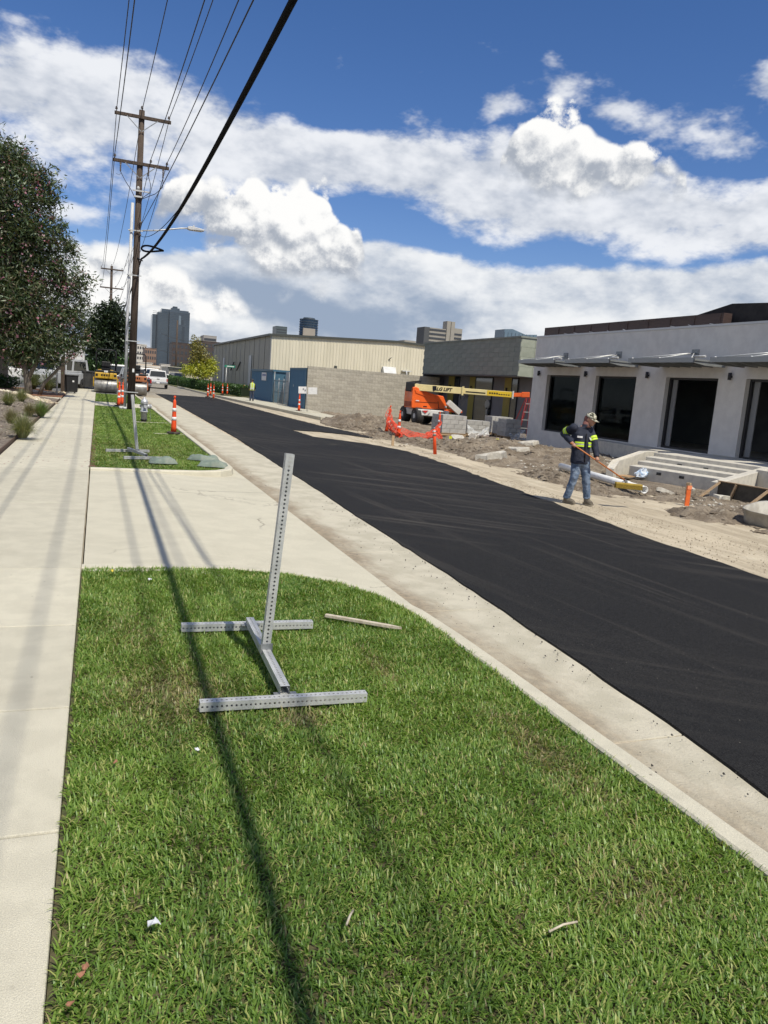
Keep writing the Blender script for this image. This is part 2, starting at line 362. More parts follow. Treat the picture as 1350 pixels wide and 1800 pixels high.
RUBBER = mat('black_rubber', (.022, .022, .023), (.045, .042, .04), 12., .8)
DARKVOID = mat('shade_black', (.02, .022, .026), rough=.9)  # near-black colour standing in for unlit interior shade
ORANGE = mat('orange_plastic', (.78, .085, .018), (.68, .07, .015), 8., .45, stain=(.45, .07, .03), sscale=6., samt=.4)
REFL = mat('white_reflective_band', (.75, .75, .75), (.6, .6, .6), 20., .4)
WOOD = mat('raw_lumber', (.46, .33, .20), (.36, .25, .15), 10., .7, .2, 50., stretch=(1, 1, 6))
POLEWOOD = mat('weathered_pole_wood', (.082, .060, .046), (.052, .038, .03), 5., .85, .5, 30., stretch=(6, 6, .35), stain=(.14, .112, .09), sscale=3., samt=.5)
SKIN = mat('skin', (.42, .23, .16), (.36, .19, .13), 20., .55)

# ================================================================ THE SETTING
ZR = -.10                                   # street level; the pavement and lawns are z = 0
# ---------------- ground to the horizon
GROUND = mat('earth', (.20, .17, .13), (.27, .235, .18), .05, .95, .4, 3., detail=8, stain=(.08, .10, .045), sscale=.02, samt=.7)
struct(MB().quad((-5000, -3000, -.30), (5000, -3000, -.30), (5000, 9000, -.30), (-5000, 9000, -.30)).build('ground', GROUND))

# ---------------- dusty road base (old surface and gravel) right across the street
m = bpy.data.materials.new('road_base'); m.use_nodes = True; t = NT(m.node_tree); b = m.node_tree.nodes['Principled BSDF']
co = t.node('ShaderNodeTexCoord').outputs['Object']
st = t.mapping(co, (1.6, .22, 1), (0, 0, R(4)))
c = t.mix(t.ss(t.noise(st, 2.4, 7, .65), .36, .66), (.52, .45, .335), (.37, .315, .23))
c = t.mix(t.ss(t.noise(co, 1.1, 6, .6), .52, .72, 0., .6), c, (.58, .52, .40))
c = t.mix(t.ss(t.noise(co, 26., 3, .6), .60, .74, 0., .7), c, (.15, .125, .095))
c = t.mix(t.ss(t.voro(co, 38.), .28, .10, 0., .45), c, (.55, .50, .42))
sy = t.node('ShaderNodeSeparateXYZ'); t.l.new(co, sy.inputs[0])
c = t.mix(t.m('MULTIPLY', t.ss(sy.outputs[1], 42., 75.), .75), c, t.mix(t.ss(t.noise(st, 1.2, 6, .65), .35, .65), (.155, .15, .14), (.24, .225, .20)))   # old grey asphalt further down
t.put(b.inputs['Base Color'], c); b.inputs['Roughness'].default_value = .95; b.inputs['Specular IOR Level'].default_value = .2
bn = t.node('ShaderNodeBump'); bn.inputs['Strength'].default_value = .7; bn.inputs['Distance'].default_value = .03
t.put(bn.inputs['Height'], t.add(t.noise(co, 30., 4, .65), t.mul(t.noise(st, 5., 4, .6), 1.2))); t.l.new(bn.outputs[0], b.inputs['Normal'])
ROADBASE = m
gx = np.concatenate([np.arange(2.6, 12.01, .2)]); gy = np.concatenate([np.arange(-12, 40, .2), np.arange(40, 90, 1.), np.arange(90, 421, 30.)])
XX, YY = np.meshgrid(gx, gy); ZZ = ZR-.035+(fbm2(XX, YY, 3, 4, 1.7)-.5)*.05*np.clip((XX-6.5)/1.5, 0.05, 1)*np.clip((60-YY)/20, 0, 1)
n0, n1_ = XX.shape; idx = np.arange(n0*n1_).reshape(n0, n1_)
F4 = np.stack([idx[:-1, :-1], idx[:-1, 1:], idx[1:, 1:], idx[1:, :-1]], -1).reshape(-1, 4)
struct(link('road_base', npmesh('road_base', np.stack([XX, YY, ZZ], -1).reshape(-1, 3), F4, True), ROADBASE))

# ---------------- fresh asphalt: a lift with a ragged edge
m = bpy.data.materials.new('fresh_asphalt'); m.use_nodes = True; t = NT(m.node_tree); b = m.node_tree.nodes['Principled BSDF']
co = t.node('ShaderNodeTexCoord').outputs['Object']
nz = t.node('ShaderNodeTexNoise'); t.l.new(co, nz.inputs['Vector']); nz.inputs['Scale'].default_value = .14; nz.inputs['Detail'].default_value = 1
wob = t.vm('ADD', co, t.vm('MULTIPLY', nz.outputs['Color'], (.7, .5, 0)))
s1_ = t.mapping(t.mapping(wob, rot=(0, 0, R(-6))), (2.6, .07, 1)); s2_ = t.mapping(t.mapping(wob, rot=(0, 0, R(-52))), (2.0, .06, 1))
base = t.mix(t.ss(t.noise(co, 90., 4, .7), .35, .7), (.007, .007, .0071), (.033, .0325, .032))
base = t.mix(t.ss(t.noise(co, .5, 4, .6), .4, .7, 0., .5), base, (.014, .014, .015))
dust = t.m('MAXIMUM', t.mul(t.ss(t.noise(s1_, 2.0, 7, .62), .50, .80), .7), t.mul(t.ss(t.noise(s2_, 2.6, 7, .64), .46, .76), t.ss(t.noise(co, .22, 2, .5), .40, .60)))
sy = t.node('ShaderNodeSeparateXYZ'); t.l.new(co, sy.inputs[0])
near = t.ss(sy.outputs[1], 2.5, 7.5, .25, 1.)
c = t.mix(t.mul(t.mul(dust, near), .34), base, (.17, .152, .13))
c = t.mix(t.mul(t.ss(t.noise(co, .8, 7, .65), .60, .80), t.mul(t.ss(sy.outputs[1], 12., 26.), .5)), c, (.23, .20, .155))
c = t.mix(t.ss(t.voro(co, 11.), .045, .025, 0., .7), c, (.36, .33, .28))
t.put(b.inputs['Base Color'], c); b.inputs['Roughness'].default_value = .8; b.inputs['Specular IOR Level'].default_value = .15
bn = t.node('ShaderNodeBump'); bn.inputs['Strength'].default_value = .55; bn.inputs['Distance'].default_value = .012
t.put(bn.inputs['Height'], t.noise(co, 170., 3, .6)); t.l.new(bn.outputs[0], b.inputs['Normal'])
ASPHALT = m
Lp = [(3.20, -12), (3.20, 2.67), (3.30, 3.5), (3.36, 4.65), (3.48, 6.91), (3.60, 10.75), (3.71, 13.07), (3.78, 15.93), (4.08, 23.81), (4.2, 32.5), (4.38, 47.2), (4.42, 56), (4.45, 66)]
Rp = [(9.2, 66), (9.24, 59), (9.21, 49.6), (9.26, 40.1), (9.43, 33.9), (9.9, 30.0), (9.85, 27.2), (9.25, 28.1), (8.29, 29.5), (7.10, 29.5), (7.15, 26.4), (8.5, 24.5), (9.1, 22.2), (8.78, 18.08), (8.35, 14.83), (8.08, 12.14), (7.73, 9.68), (7.58, 8.03), (7.5, 6.73), (7.4, 3), (7.3, -12)]
def ragged(pts, step, amp, seed):
    out = []; rg = random.Random(seed)
    for a, bq in zip(pts[:-1], pts[1:]):
        L = math.dist(a, bq); n = max(1, int(L/step)); nx, ny = (bq[1]-a[1])/L, -(bq[0]-a[0])/L
        for i in range(n):
            q = i/n; o = rg.uniform(-amp, amp)*(1 if i else .3); out.append((a[0]+(bq[0]-a[0])*q+nx*o, a[1]+(bq[1]-a[1])*q+ny*o))
    out.append(pts[-1]); return out
poly = ragged(Lp, .22, .012, 1)+ragged(Rp, .25, .05, 2)
import mathutils
tess = mathutils.geometry.tessellate_polygon([[Vector((p[0], p[1], 0)) for p in poly]])
ab = MB(); n = len(poly)
tri = []
for f in tess:
    a_, b_, c_ = [poly[i] for i in f]
    cr = (b_[0]-a_[0])*(c_[1]-a_[1])-(b_[1]-a_[1])*(c_[0]-a_[0]); tri.append(f if cr > 0 else (f[0], f[2], f[1]))
ab.add([(p[0], p[1], ZR-.008) for p in poly], tri); 
# chamfered lip down to the base
cxm = 6.0
ab.add([(p[0], p[1], ZR-.008) for p in poly]+[(p[0]+(-.025 if p[0] < cxm else .05), p[1], ZR-.075) for p in poly], [(i, i+n, (i+1) % n+n, (i+1) % n) for i in range(n)])
struct(ab.build('fresh_asphalt', ASPHALT))
# loose asphalt crumbs along the lip and in the gutter
cr = []; cf = []
for i in range(300):
    if random.random() < .7:
        y = random.uniform(1.8, 12); x = 3.28+.03*y+random.gauss(-.16, .16)
        if x > 3.3+.03*y: x = 3.2+.03*y
    else: y = random.uniform(2, 16); x = random.uniform(2.75, 3.3)
    s = random.choice([.003, .004, .004, .006, .009]); o = len(cr); z = ZR-.012+(.0)
    for dx, dy, dz in ((-s, -s, 0), (s, -s*.7, 0), (0, s, 0), (random.uniform(-s, s)*.4, 0, s*1.3)): cr.append((x+dx, y+dy, z+dz))
    cf += [(o, o+1, o+3), (o+1, o+2, o+3), (o+2, o, o+3)]
stuff(link('asphalt_crumbs', npmesh('asphalt_crumbs', np.array(cr), np.array(cf)), RUBBER))

# ---------------- pavement slabs
def slabset(parent, cells, ztop, th, matl, bevel=.008, zfun=None):
    for poly_ in cells:
        s_ = MB().prism([(p[0], p[1], (zfun(p[0], p[1]) if zfun else ztop)) for p in poly_], ztop-th-.3 if zfun else ztop-th, ztop)
        s_.build('slab', matl, parent, bevel=bevel)
pave = struct(MB().span(-1.66, -.10, -6, 70, -.13, -.075).build('sidewalk', CONCOLD))
cells = []; y = -5.4; ys = [-5.4, -3.9, -2.4, -.9, .6, 1.72, 2.90, 4.05, 5.42, 7.0]
while ys[-1] < 62: ys.append(ys[-1]+(3.45 if 7 <= ys[-1] < 13 else 1.52))
for a, b2 in zip(ys[:-1], ys[1:]): cells.append([(-1.65, a+.005), (-.105, a+.005), (-.105, b2-.005), (-1.65, b2-.005)])
slabset(pave, cells, 0., .07, CONC)

# ---------------- driveway apron between the lawns: slopes to the gutter
def zdrive(x, y): return -max(0., min(1., (x-.9)/2.2))*.125
drive = struct(MB().span(-.09, 3.3, 6.5, 14.6, -.34, -.24).build('driveway', CONCOLD))
dcells = [[(-.085, 6.9), (.9, 6.9), (.9, 14.1), (-.085, 14.1)], [(.9, 6.8), (2.62, 5.6), (2.62, 16.2), (2.2, 14.8), (1.9, 14.3), (.9, 14.2)]]
slabset(drive, dcells, 0., .1, CONC2, 0., zdrive)
# gutter pans, dirt gathered along the kerb face
m = bpy.data.materials.new('gutter_concrete'); m.use_nodes = True; t = NT(m.node_tree); b = m.node_tree.nodes['Principled BSDF']
co = t.node('ShaderNodeTexCoord').outputs['Object']; sy = t.node('ShaderNodeSeparateXYZ'); t.l.new(co, sy.inputs[0])
c = t.mix(t.ss(t.noise(co, 3., 6, .6), .38, .62), (.515, .48, .385), (.43, .40, .315))
dirt = t.ss(t.add(sy.outputs[0], t.mul(t.noise(t.mapping(co, (1, .35, 1)), 2.6, 5, .65), .9)), 3.55, 3.10)
c = t.mix(t.mul(dirt, .8), c, t.mix(t.ss(t.noise(co, 14., 5, .65), .38, .62), (.30, .235, .16), (.19, .15, .105)))
c = t.mix(t.ss(t.noise(co, 40., 3, .6), .66, .74, 0., .6), c, (.10, .085, .065))
t.put(b.inputs['Base Color'], c); b.inputs['Roughness'].default_value = .9; b.inputs['Specular IOR Level'].default_value = .2
bn = t.node('ShaderNodeBump'); bn.inputs['Strength'].default_value = .5; bn.inputs['Distance'].default_value = .02; t.put(bn.inputs['Height'], t.noise(co, 60., 5, .65)); t.l.new(bn.outputs[0], b.inputs['Normal'])
GUTM = m
gut = struct(MB().span(2.6, 3.2, -12, 60, -.30, -.20).build('gutter', CONCOLD))
ys = [-12, -9, -6, -3, -1, 1.2, 3.35, 5.9, 8.2, 10.42, 13., 15.4, 18.2, 21, 23.9, 26.8, 29.7, 32.6, 35.5, 38.4, 41.3, 44.2, 47.1, 50, 53, 56]
for i, (a, b2) in enumerate(zip(ys[:-1], ys[1:])):
    xr = 3.30+.035*max(0, min(b2, 14)); 
    if a > 14: xr = 3.85+.012*(a-14)
    xl = 2.46 if a < 13 else 2.36
    MB().prism([(xl, a+.006, -.135), (xr, a+.006, -.122), (xr, b2-.006, -.122), (xl, b2-.006, -.135)], -.24, -.12).build('gutter_pan', GUTM, gut, bevel=.006)

# ---------------- kerbs
def kerb(name, path, w, ztop, zbot, parent=None, matl=CONC2, inset=.03, heights=None):
    """path runs along the inner (grass) edge, kerb lies to its right"""
    mb = MB(); n = len(path); rings = []
    for i, p in enumerate(path):
        a = Vector(path[max(i-1, 0)][:2]); c = Vector(path[min(i+1, n-1)][:2]); d = (c-a).normalized(); nx = Vector((d.y, -d.x)); q = Vector(p[:2])
        zt = heights[i] if heights else ztop
        prof = [(0, zbot), (0, zt-.012), (.012, zt), (w-inset-.02, zt), (w-inset, zt-.02), (w, zbot)]
        rings.append([(q.x+nx.x*u, q.y+nx.y*u, z) for u, z in prof])
    k = 6
    mb.add([v for r_ in rings for v in r_], [(i*k+j, (i+1)*k+j, (i+1)*k+j+1, i*k+j+1) for i in range(n-1) for j in range(k-1)], False)
    mb.f += [tuple(range(k)), tuple(reversed(range((n-1)*k, n*k)))]; mb.sm += [False]*2
    o = mb.build(name, matl, parent); return o
def arc(c, r, a0, a1, n): return [(c[0]+r*math.cos(R(a0+(a1-a0)*i/n)), c[1]+r*math.sin(R(a0+(a1-a0)*i/n))) for i in range(n+1)]
# lawn outlines (inner kerb line)
L1 = [(-.10, 7.0), (.6, 7.0), (1.2, 6.93), (1.7, 6.72), (2.05, 6.42), (2.28, 6.0), (2.40, 5.5), (2.44, 4.9), (2.45, 4.2), (2.45, 3.4), (2.47, 2.4), (2.48, 1), (2.48, -1.5)]
h1 = [.012, .012, .012, .010, .008, .006, .004, .004, .01, .018, .02, .02, .02]
kb = kerb('kerb', L1[::-1], .16, .0, -.16, matl=CONC, heights=h1[::-1]); struct(kb)
path2 = [(-.085, 13.98), (.5, 13.98), (1.2, 13.99), (1.75, 14.05), (2.05, 14.2), (2.25, 14.46), (2.33, 14.8), (2.34, 15.2), (2.34, 16), (2.34, 22), (2.34, 30), (2.34, 36.9)]
struct(kerb('kerb', path2, .17, .04, -.22, matl=CONC))
struct(kerb('kerb', [(2.34, 41.2), (2.34, 50), (2.34, 58)], .17, .02, -.2, matl=CONC2))
# right-hand kerb with its pavement in front of the blue enclosure
struct(kerb('kerb', [(10.95, 39.0), (10.72, 44), (10.5, 49), (10.2, 56), (9.6, 75), (9.3, 100)], .2, .04, -.2, matl=CONC))
rp = struct(MB().prism([(11.15, 39.4), (13.0, 39.4), (13.0, 47), (10.92, 44.4)], -.2, -.03).build('sidewalk', CONC2))
struct(MB().prism([(10.9, 44.5), (13.2, 47.1), (13.2, 50), (13.2, 70), (10.0, 70), (10.4, 56), (10.7, 49.2)], -.2, -.01).build('sidewalk', CONC2))

# ---------------- second crossing drive, cross drive further on, left walk
struct(MB().prism([(-.085, 37.0), (2.6, 37.0), (2.6, 41.1), (-.085, 41.1)], -.2, .0).build('driveway', CONC2))
struct(MB().prism([(-14, 41.6), (-1.67, 40.6), (-1.67, 42.6), (-14, 44.2)], -.2, .012).build('path', CONC2))
LOT = mat('parking_asphalt', (.10, .10, .10), (.15, .145, .14), .8, .9, .3, 20.)
struct(MB().prism([(-60, 56.5), (2.5, 53.2), (2.5, 140), (-60, 140)], -.25, -.02).build('parking_lot', LOT))

# ---------------- lawns: soil sheets, then blades
SOIL = mat('lawn_soil', (.065, .075, .026), (.10, .085, .045), 18., .95, .6, 60.)
def inside(poly, x, y):
    r_ = np.zeros(x.shape, bool); n = len(poly); j = n-1
    for i in range(n):
        xi, yi = poly[i]; xj, yj = poly[j]
        c_ = ((yi > y) != (yj > y)) & (x < (xj-xi)*(y-yi)/(yj-yi+1e-12)+xi); r_ ^= c_; j = i
    return r_
lawnA = [(-.103, -1.5), (-.103, 6.9)][:1]+[p for p in L1]
lawnAg = [(-.095, -1.5)]+[(p[0]+.008, p[1]) for p in L1]
lawnB = [(-.103, 13.99)]+path2[1:]+[(-.085, 36.95)]
lawnC = [(-.085, 41.15), (2.33, 41.2), (2.33, 53), (-.085, 53)]
for pl in (lawnA, lawnB, lawnC):
    struct(MB().prism(pl, -.2, -.012).build('lawn', SOIL))
def blades(name, poly, bounds, dens, length, width, seed, label, segs=3, lean=.9, zfun=None):
    rg = np.random.default_rng(seed); x0, x1, y0, y1 = bounds; N = int((x1-x0)*(y1-y0)*dens)
    x = rg.uniform(x0, x1, N); y = rg.uniform(y0, y1, N)
    k = inside([(p[0], p[1]) for p in poly], x, y); x, y = x[k], y[k]; N = len(x)
    patch = fbm2(x, y, seed+5, 4, 1.3); thin = fbm2(x, y, seed+9, 4, 2.6)
    dry = np.zeros(N)
    for (cx, cy, sx_, sy_, a) in [(.42, 4.15, .28, .42, .9), (1.05, 3.72, .12, .12, 1.0), (1.72, 4.35, .07, .28, .8), (2.15, 3.1, .12, .5, .75), (.25, 5.2, .2, .5, .35), (1.9, 2.1, .25, .2, .4), (.9, 17.5, 1.0, 2.0, .35)]:
        dry = np.maximum(dry, a*np.exp(-((x-cx)/sx_)**2-((y-cy)/sy_)**2))
    dry = np.clip(dry*(.5+thin), 0, 1)
    keep = rg.random(N) > dry*.55
    x, y, patch, thin, dry = x[keep], y[keep], patch[keep], thin[keep], dry[keep]; N = len(x)
    flow = fbm2(x, y, seed+2, 3, 2.2)*6*np.pi                      # blades lie over in tufts
    th = flow+rg.normal(0, 1.5, N); L = length*rg.uniform(.45, 1.25, N)*(.8+.4*patch); w = width*rg.uniform(.6, 1.25, N)
    ln = lean*rg.uniform(.35, 1.25, N)
    dx, dy = np.cos(th), np.sin(th); px_, py_ = -dy, dx
    V = []; ts = np.linspace(0, 1, segs+1); cx_, cy_, cz_ = x.copy(), y.copy(), np.full(N, -.012)
    if zfun is not None: cz_ = zfun(x, y)
    for i, tt in enumerate(ts):
        ang = ln*(tt*1.15)                                         # bends over towards the tip
        if i:
            st_ = L/segs; cx_ = cx_+dx*np.sin(ang)*st_; cy_ = cy_+dy*np.sin(ang)*st_; cz_ = cz_+np.cos(ang)*st_
        ww = w*(1-tt**2.2)*.5 if i < segs else w*.02
        if i < segs:
            V.append(np.stack([cx_-px_*ww, cy_-py_*ww, cz_], -1)); V.append(np.stack([cx_+px_*ww, cy_+py_*ww, cz_], -1))
        else: V.append(np.stack([cx_, cy_, cz_], -1))
    nv = 2*segs+1; V = np.stack(V, 1).reshape(-1, 3); base_ = (np.arange(N)*nv)[:, None]
    fs = []
    for i in range(segs-1):
        a = 2*i; fs += [(a, a+1, a+3), (a, a+3, a+2)]
    a = 2*(segs-1); fs.append((a, a+1, a+2)); F = (base_[:, None, :]+np.array(fs)[None]).reshape(-1, 3)
    u = rg.random(N); g1 = np.array([.092, .182, .028]); g2 = np.array([.225, .342, .060]); g3 = np.array([.42, .45, .15]); straw = np.array([.40, .33, .16])
    mixv = np.clip(u*.85+(patch-.5)*.9+.10, 0, 1)[:, None]; c_ = g1*(1-mixv)+g2*mixv
    y3 = (rg.random(N) < .15)[:, None]; c_ = np.where(y3, g3, c_); sd = (rg.random(N) < .022+dry*.55)[:, None]; c_ = np.where(sd, straw*rg.uniform(.6, 1.1, (N, 1)), c_)
    c_ = c_*(1-.35*dry[:, None])+np.array([.30, .27, .12])*.35*dry[:, None]
    o = link(name, npmesh(name, V, F, False, np.repeat(c_, nv, 0)), leafmat('grass_blade', .42, .45, gloss=.035)); return stuff(o, label, 'grass')
blades('grass', lawnAg, (-.085, 2.5, 1.2, 7.0), 12500, .046, .0070, 21, 'thick green lawn grass in the foreground beside the pavement', 3, 1.55)
blades('grass', lawnAg, (-.085, 2.5, -1.5, 1.2), 3000, .060, .0075, 22, 'green lawn grass behind the foreground strip', 2, .95)
blades('grass', lawnB, (-.085, 2.34, 13.98, 24), 3000, .042, .011, 23, 'green lawn grass around the second metal sign stand', 2, .9)
blades('grass', lawnB, (-.085, 2.34, 24, 37), 1500, .045, .016, 24, 'green lawn grass around the fire hydrant', 2, .9)
blades('grass', lawnC, (-.085, 2.34, 41, 53), 700, .06, .02, 25, 'green lawn strip in front of the yellow roller', 2, .9)

# ================================================================ STREET FURNITURE
# ---------------- perforated square tube sign stands
def perf_tube(a, b, w=.051, pitch=.0254, hole=.0068, n=8, up=(0, 0, 1)):
    """square tube from a to b, round holes punched through all four faces"""
    a, b = Vector(a), Vector(b); d = b-a; L = d.length; d.normalize(); upv = Vector(up)
    if abs(d.dot(upv)) > .98: upv = Vector((1, 0, 0))
    x = d.cross(upv).normalized(); z = x.cross(d); mb = MB(); N = int(L/pitch); rem = (L-N*pitch)/2; h = w/2
    for nrm, tan in ((x, z), (-x, -z), (z, -x), (-z, x)):
        base_ = a+nrm*h
        def pt(u, v): return base_+d*u+tan*v
        for e0, e1 in ((0, rem), (L-rem, L)):
            if e1-e0 > 1e-4: mb.add([pt(e0, -h), pt(e1, -h), pt(e1, h), pt(e0, h)], [(0, 1, 2, 3)])
        for k in range(N):
            u0 = rem+k*pitch; uc = u0+pitch/2; p2 = pitch/2
            for sgn in (-1, 1):                                   # plain bands beside the hole row
                v0, v1 = (sgn*p2, sgn*h) if sgn > 0 else (-h, -p2)
                mb.add([pt(u0, v0), pt(u0+pitch, v0), pt(u0+pitch, v1), pt(u0, v1)], [(0, 1, 2, 3)])
            outer = []; inner = []; deep = []
            for i in range(n):
                th = 2*math.pi*(i+.5)/n; cu, cv = math.cos(th), math.sin(th); sc = p2/max(abs(cu), abs(cv))
                outer.append(pt(uc+cu*sc, cv*sc)); inner.append(pt(uc+cu*hole, cv*hole)); deep.append(pt(uc+cu*hole, cv*hole)-nrm*.004)
            corner_fix = [pt(uc+su*p2, sv*p2) for su, sv in ((1, 1), (-1, 1), (-1, -1), (1, -1))]
            o_ = outer; vs = o_+inner+deep+corner_fix
            fs = [(i, (i+1) % n, (i+1) % n+n, i+n) for i in range(n)]+[(i+n, (i+1) % n+n, (i+1) % n+2*n, i+2*n) for i in range(n)]
            # corner triangles (hole octagon projected on the square leaves the four corners)
            fs += [(0, 3*n+0, 1), (2, 3*n+1, 3), (4, 3*n+2, 5), (6, 3*n+3, 7)]
            mb.add(vs, fs)
    return mb
def sign_stand(loc, label, H=1.21, lean=(.08, 0), L=.915, span=1.30, rz=0):
    t_ = thing('sign_stand', label, 'sign stand', loc, rz, 'perforated steel sign stands')
    w = .051; s2 = span/2
    perf_tube((-L/2, -s2, .03), (L/2, -s2, .03)).build('foot_bar', STEEL, t_)
    perf_tube((-L/2, s2, .03), (L/2, s2, .03)).build('foot_bar', STEEL, t_)
    perf_tube((0, -s2+.03, .075), (0, s2-.03, .075)).build('base_rail', STEEL, t_)
    perf_tube((0, 0, .10), (lean[0], lean[1], .1+H)).build('post', STEEL, t_)
    for s_ in (-1, 1):
        for q in (-.04, .05): MB().box((q, s_*(s2-.045), .05), (.035, .04, .006)).build('bracket', STEELD, t_)
    MB().box((0, -.033, .105), (.075, .012, .06)).build('socket', STEELD, t_)
    return t_
sign_stand((1.005, 4.50, .012), 'empty steel sign stand with punched holes on the near lawn, beside the wooden stake', rz=R(-1.5))
sign_stand((.78, 16.35, .015), 'empty steel sign stand on the second lawn between sidewalk and sandbags', H=1.12, lean=(-.13, 0), L=.90, rz=R(14))

# ---------------- wooden stake and litter on the near lawn
PALEW = mat('bleached_wood', (.55, .49, .39), (.44, .38, .29), 20., .75, .2, 60., stretch=(1, 1, 1))
a = G(572, 1084, .02); bq = G(706, 1107, .02); d = (bq-a)
st_ = MB(); nx = Vector((d.y, -d.x, 0)).normalized()*.017; L = d.length; dn = d.normalized(); tip = a+dn*L; sh = a+dn*(L-.11)
st_.add([a-nx, a+nx, sh+nx, tip, sh-nx]+[q+Vector((0, 0, .022)) for q in (a-nx, a+nx, sh+nx, tip, sh-nx)], [(4, 3, 2, 1, 0), (5, 6, 7, 8, 9), (0, 1, 6, 5), (1, 2, 7, 6), (2, 3, 8, 7), (3, 4, 9, 8), (4, 0, 5, 9)])
tag(st_.build('wooden_stake', PALEW, bevel=.002), 'pale pointed wooden stake lying on the grass right of the metal sign stand', 'stake')
def scrap(name, px, py, size, matl, label, cat, seed, thick=.003, group=None, z=.045):
    rg = random.Random(seed); p = G(px, py, z); n = 9; pts = []
    for i in range(n):
        th = 2*math.pi*i/n; r_ = size*rg.uniform(.6, 1.1); pts.append((r_*math.cos(th), r_*.75*math.sin(th), rg.uniform(-.35, .5)*size))
    mb = MB(); mb.add([(0, 0, size*.5)]+pts+[(q[0], q[1], q[2]-thick) for q in pts]+[(0, 0, size*.5-thick)], [(0, 1+i, 1+(i+1) % n) for i in range(n)]+[(2*n+1, n+1+(i+1) % n, n+1+i) for i in range(n)]+[(1+i, n+1+i, n+1+(i+1) % n, 1+(i+1) % n) for i in range(n)])
    return tag(mb.build(name, matl, loc=p, rz=rg.uniform(0, 6)), label, cat, group)
PAPER = mat('white_paper', (.70, .71, .74), (.55, .57, .62), 40., .8); LEAFR = mat('dead_leaf', (.30, .14, .085), (.24, .12, .07), 30., .8)
scrap('paper_scrap', 271, 1622, .024, PAPER, 'crumpled white paper scrap in the near lawn, largest of the litter', 'litter', 1)
scrap('paper_scrap', 347, 1317, .013, PAPER, 'tiny white paper scrap in the grass below the sign stand', 'litter', 2)
scrap('paper_scrap', 263, 1018, .018, PAPER, 'small white paper scrap in the grass near the driveway edge', 'litter', 3)
YEL = mat('yellow_petal', (.62, .48, .06), rough=.6)
scrap('fallen_flower', 197, 1003, .02, YEL, 'small yellow flower lying in the grass at the lawn corner', 'flower', 4)
for i, (px, py) in enumerate([(150, 1698), (143, 1712), (124, 1764), (203, 1338)]):
    scrap('dead_leaf', px, py, .014, LEAFR, ['reddish dead leaf beside the sidewalk edge, highest of the three low ones', 'reddish dead leaf just below another beside the sidewalk edge', 'reddish dead leaf at the sidewalk edge, lowest of all', 'reddish dead leaf in the grass halfway up the near lawn'][i], 'leaf', 10+i, group='dead leaves on the lawn')
for i, (px, py, L_) in enumerate([(990, 1628, .06), (615, 1612, .035)]):
    p = G(px, py, .05); tag(MB().tube([(-L_, .02, 0), (0, 0, .006), (L_, -.02, -.004)], .004, 6).build('dry_twig', PALEW, loc=p, rz=.5+i), ['pale dry twig in the grass at the lower right', 'short pale dry twig in the grass at bottom centre'][i], 'twig')

# ---------------- tall channelizer cones
CONEBASE = mat('cone_base_rubber', (.025, .025, .025), (.10, .085, .07), 14., .85)
def cone_parts(parent, H=1.07, dirty=False, base=True, bandmat=None):
    bm_ = bandmat or REFL
    def r(z): return .083-.048*(z/H)
    if base: MB().prism([( .19*math.cos(R(a_)), .19*math.sin(R(a_))) for a_ in range(0, 360, 45)], 0, .055).build('rubber_base', CONEBASE, parent, bevel=.01)
    prof = [(r(z)*1.0, z) for z in (.055, .22, .40, .46, .60, .66, .80, .92)]+[(.030, .95), (.018, .965), (.018, 1.00), (.032, 1.015), (.032, 1.06), (.02, H)]
    MB().lathe(prof, n=14).build('cone_body', ORANGE, parent)
    for z0 in (.38, .63): MB().lathe([(r(z0)+.002, z0), (r(z0+.09)+.003, z0+.095)], n=14).build('reflective_band', bm_, parent)
def cone(loc, label, group='tall orange traffic cones', tilt=(0, 0), H=1.07, rz=0, base=True):
    t_ = thing('traffic_cone', label, 'traffic cone', loc, rz, group); cone_parts(t_, H, base=base); t_.rotation_euler = (tilt[0], tilt[1], rz); return t_
c0 = cone((2.05, 22.6, .02), 'tall orange traffic cone at the kerb of the second lawn, right of the hydrant')
cone0label = [((.92, 37.6, 0), 'dirty orange cone left of the pair by the utility pole', (0, .03)), ((1.12, 38.6, 0), 'orange cone with clean bands just left of the white conduit', (0, 0)), ((1.75, 44.5, -.02), 'orange cone half hidden behind the utility pole', (0, 0)),
              ((1.02, 39.9, .0), 'orange cone behind the pair left of the utility pole', (0, -.02))]
for p, lab, tl in cone0label:
    c_ = dup(c0, p, 0.3, lab); c_.rotation_euler = (tl[0], tl[1], .3)
k = 1.0571
def S(x, y, z=-.1): return (x*k, y*k, z)
for (x, y), lab in [((7.79, 59.5), 'leftmost orange cone of the far group before the hedge'), ((8.93, 66.5), 'orange cone second of the far group, set further back'), ((7.78, 56.3), 'nearest orange cone of the far group before the hedge'),
                    ((10.74, 72), 'orange cone left of the fallen barricade at the hedge'), ((11.25, 72.5), 'orange cone nearest the fallen striped barricade'), ((12.6, 71.5), 'orange cone behind the fallen striped barricade'),
                    ((11.01, 44.04), 'orange cone beside the white notice boards before the blue enclosure')]:
    dup(c0, S(x, y, -.03), x, lab)
cA = dup(c0, S(11.0, 29.3), .2, 'orange cone holding up the left end of the orange net'); cA.rotation_euler = (0, R(6), 0); cA.scale = (1, 1, 1.1)
cB = dup(c0, S(10.44, 26.5), .7, 'orange cone at the front corner of the orange net')
cC = dup(c0, S(12.99, 28.58), .2, 'orange cone holding the right end of the net by the block stack')
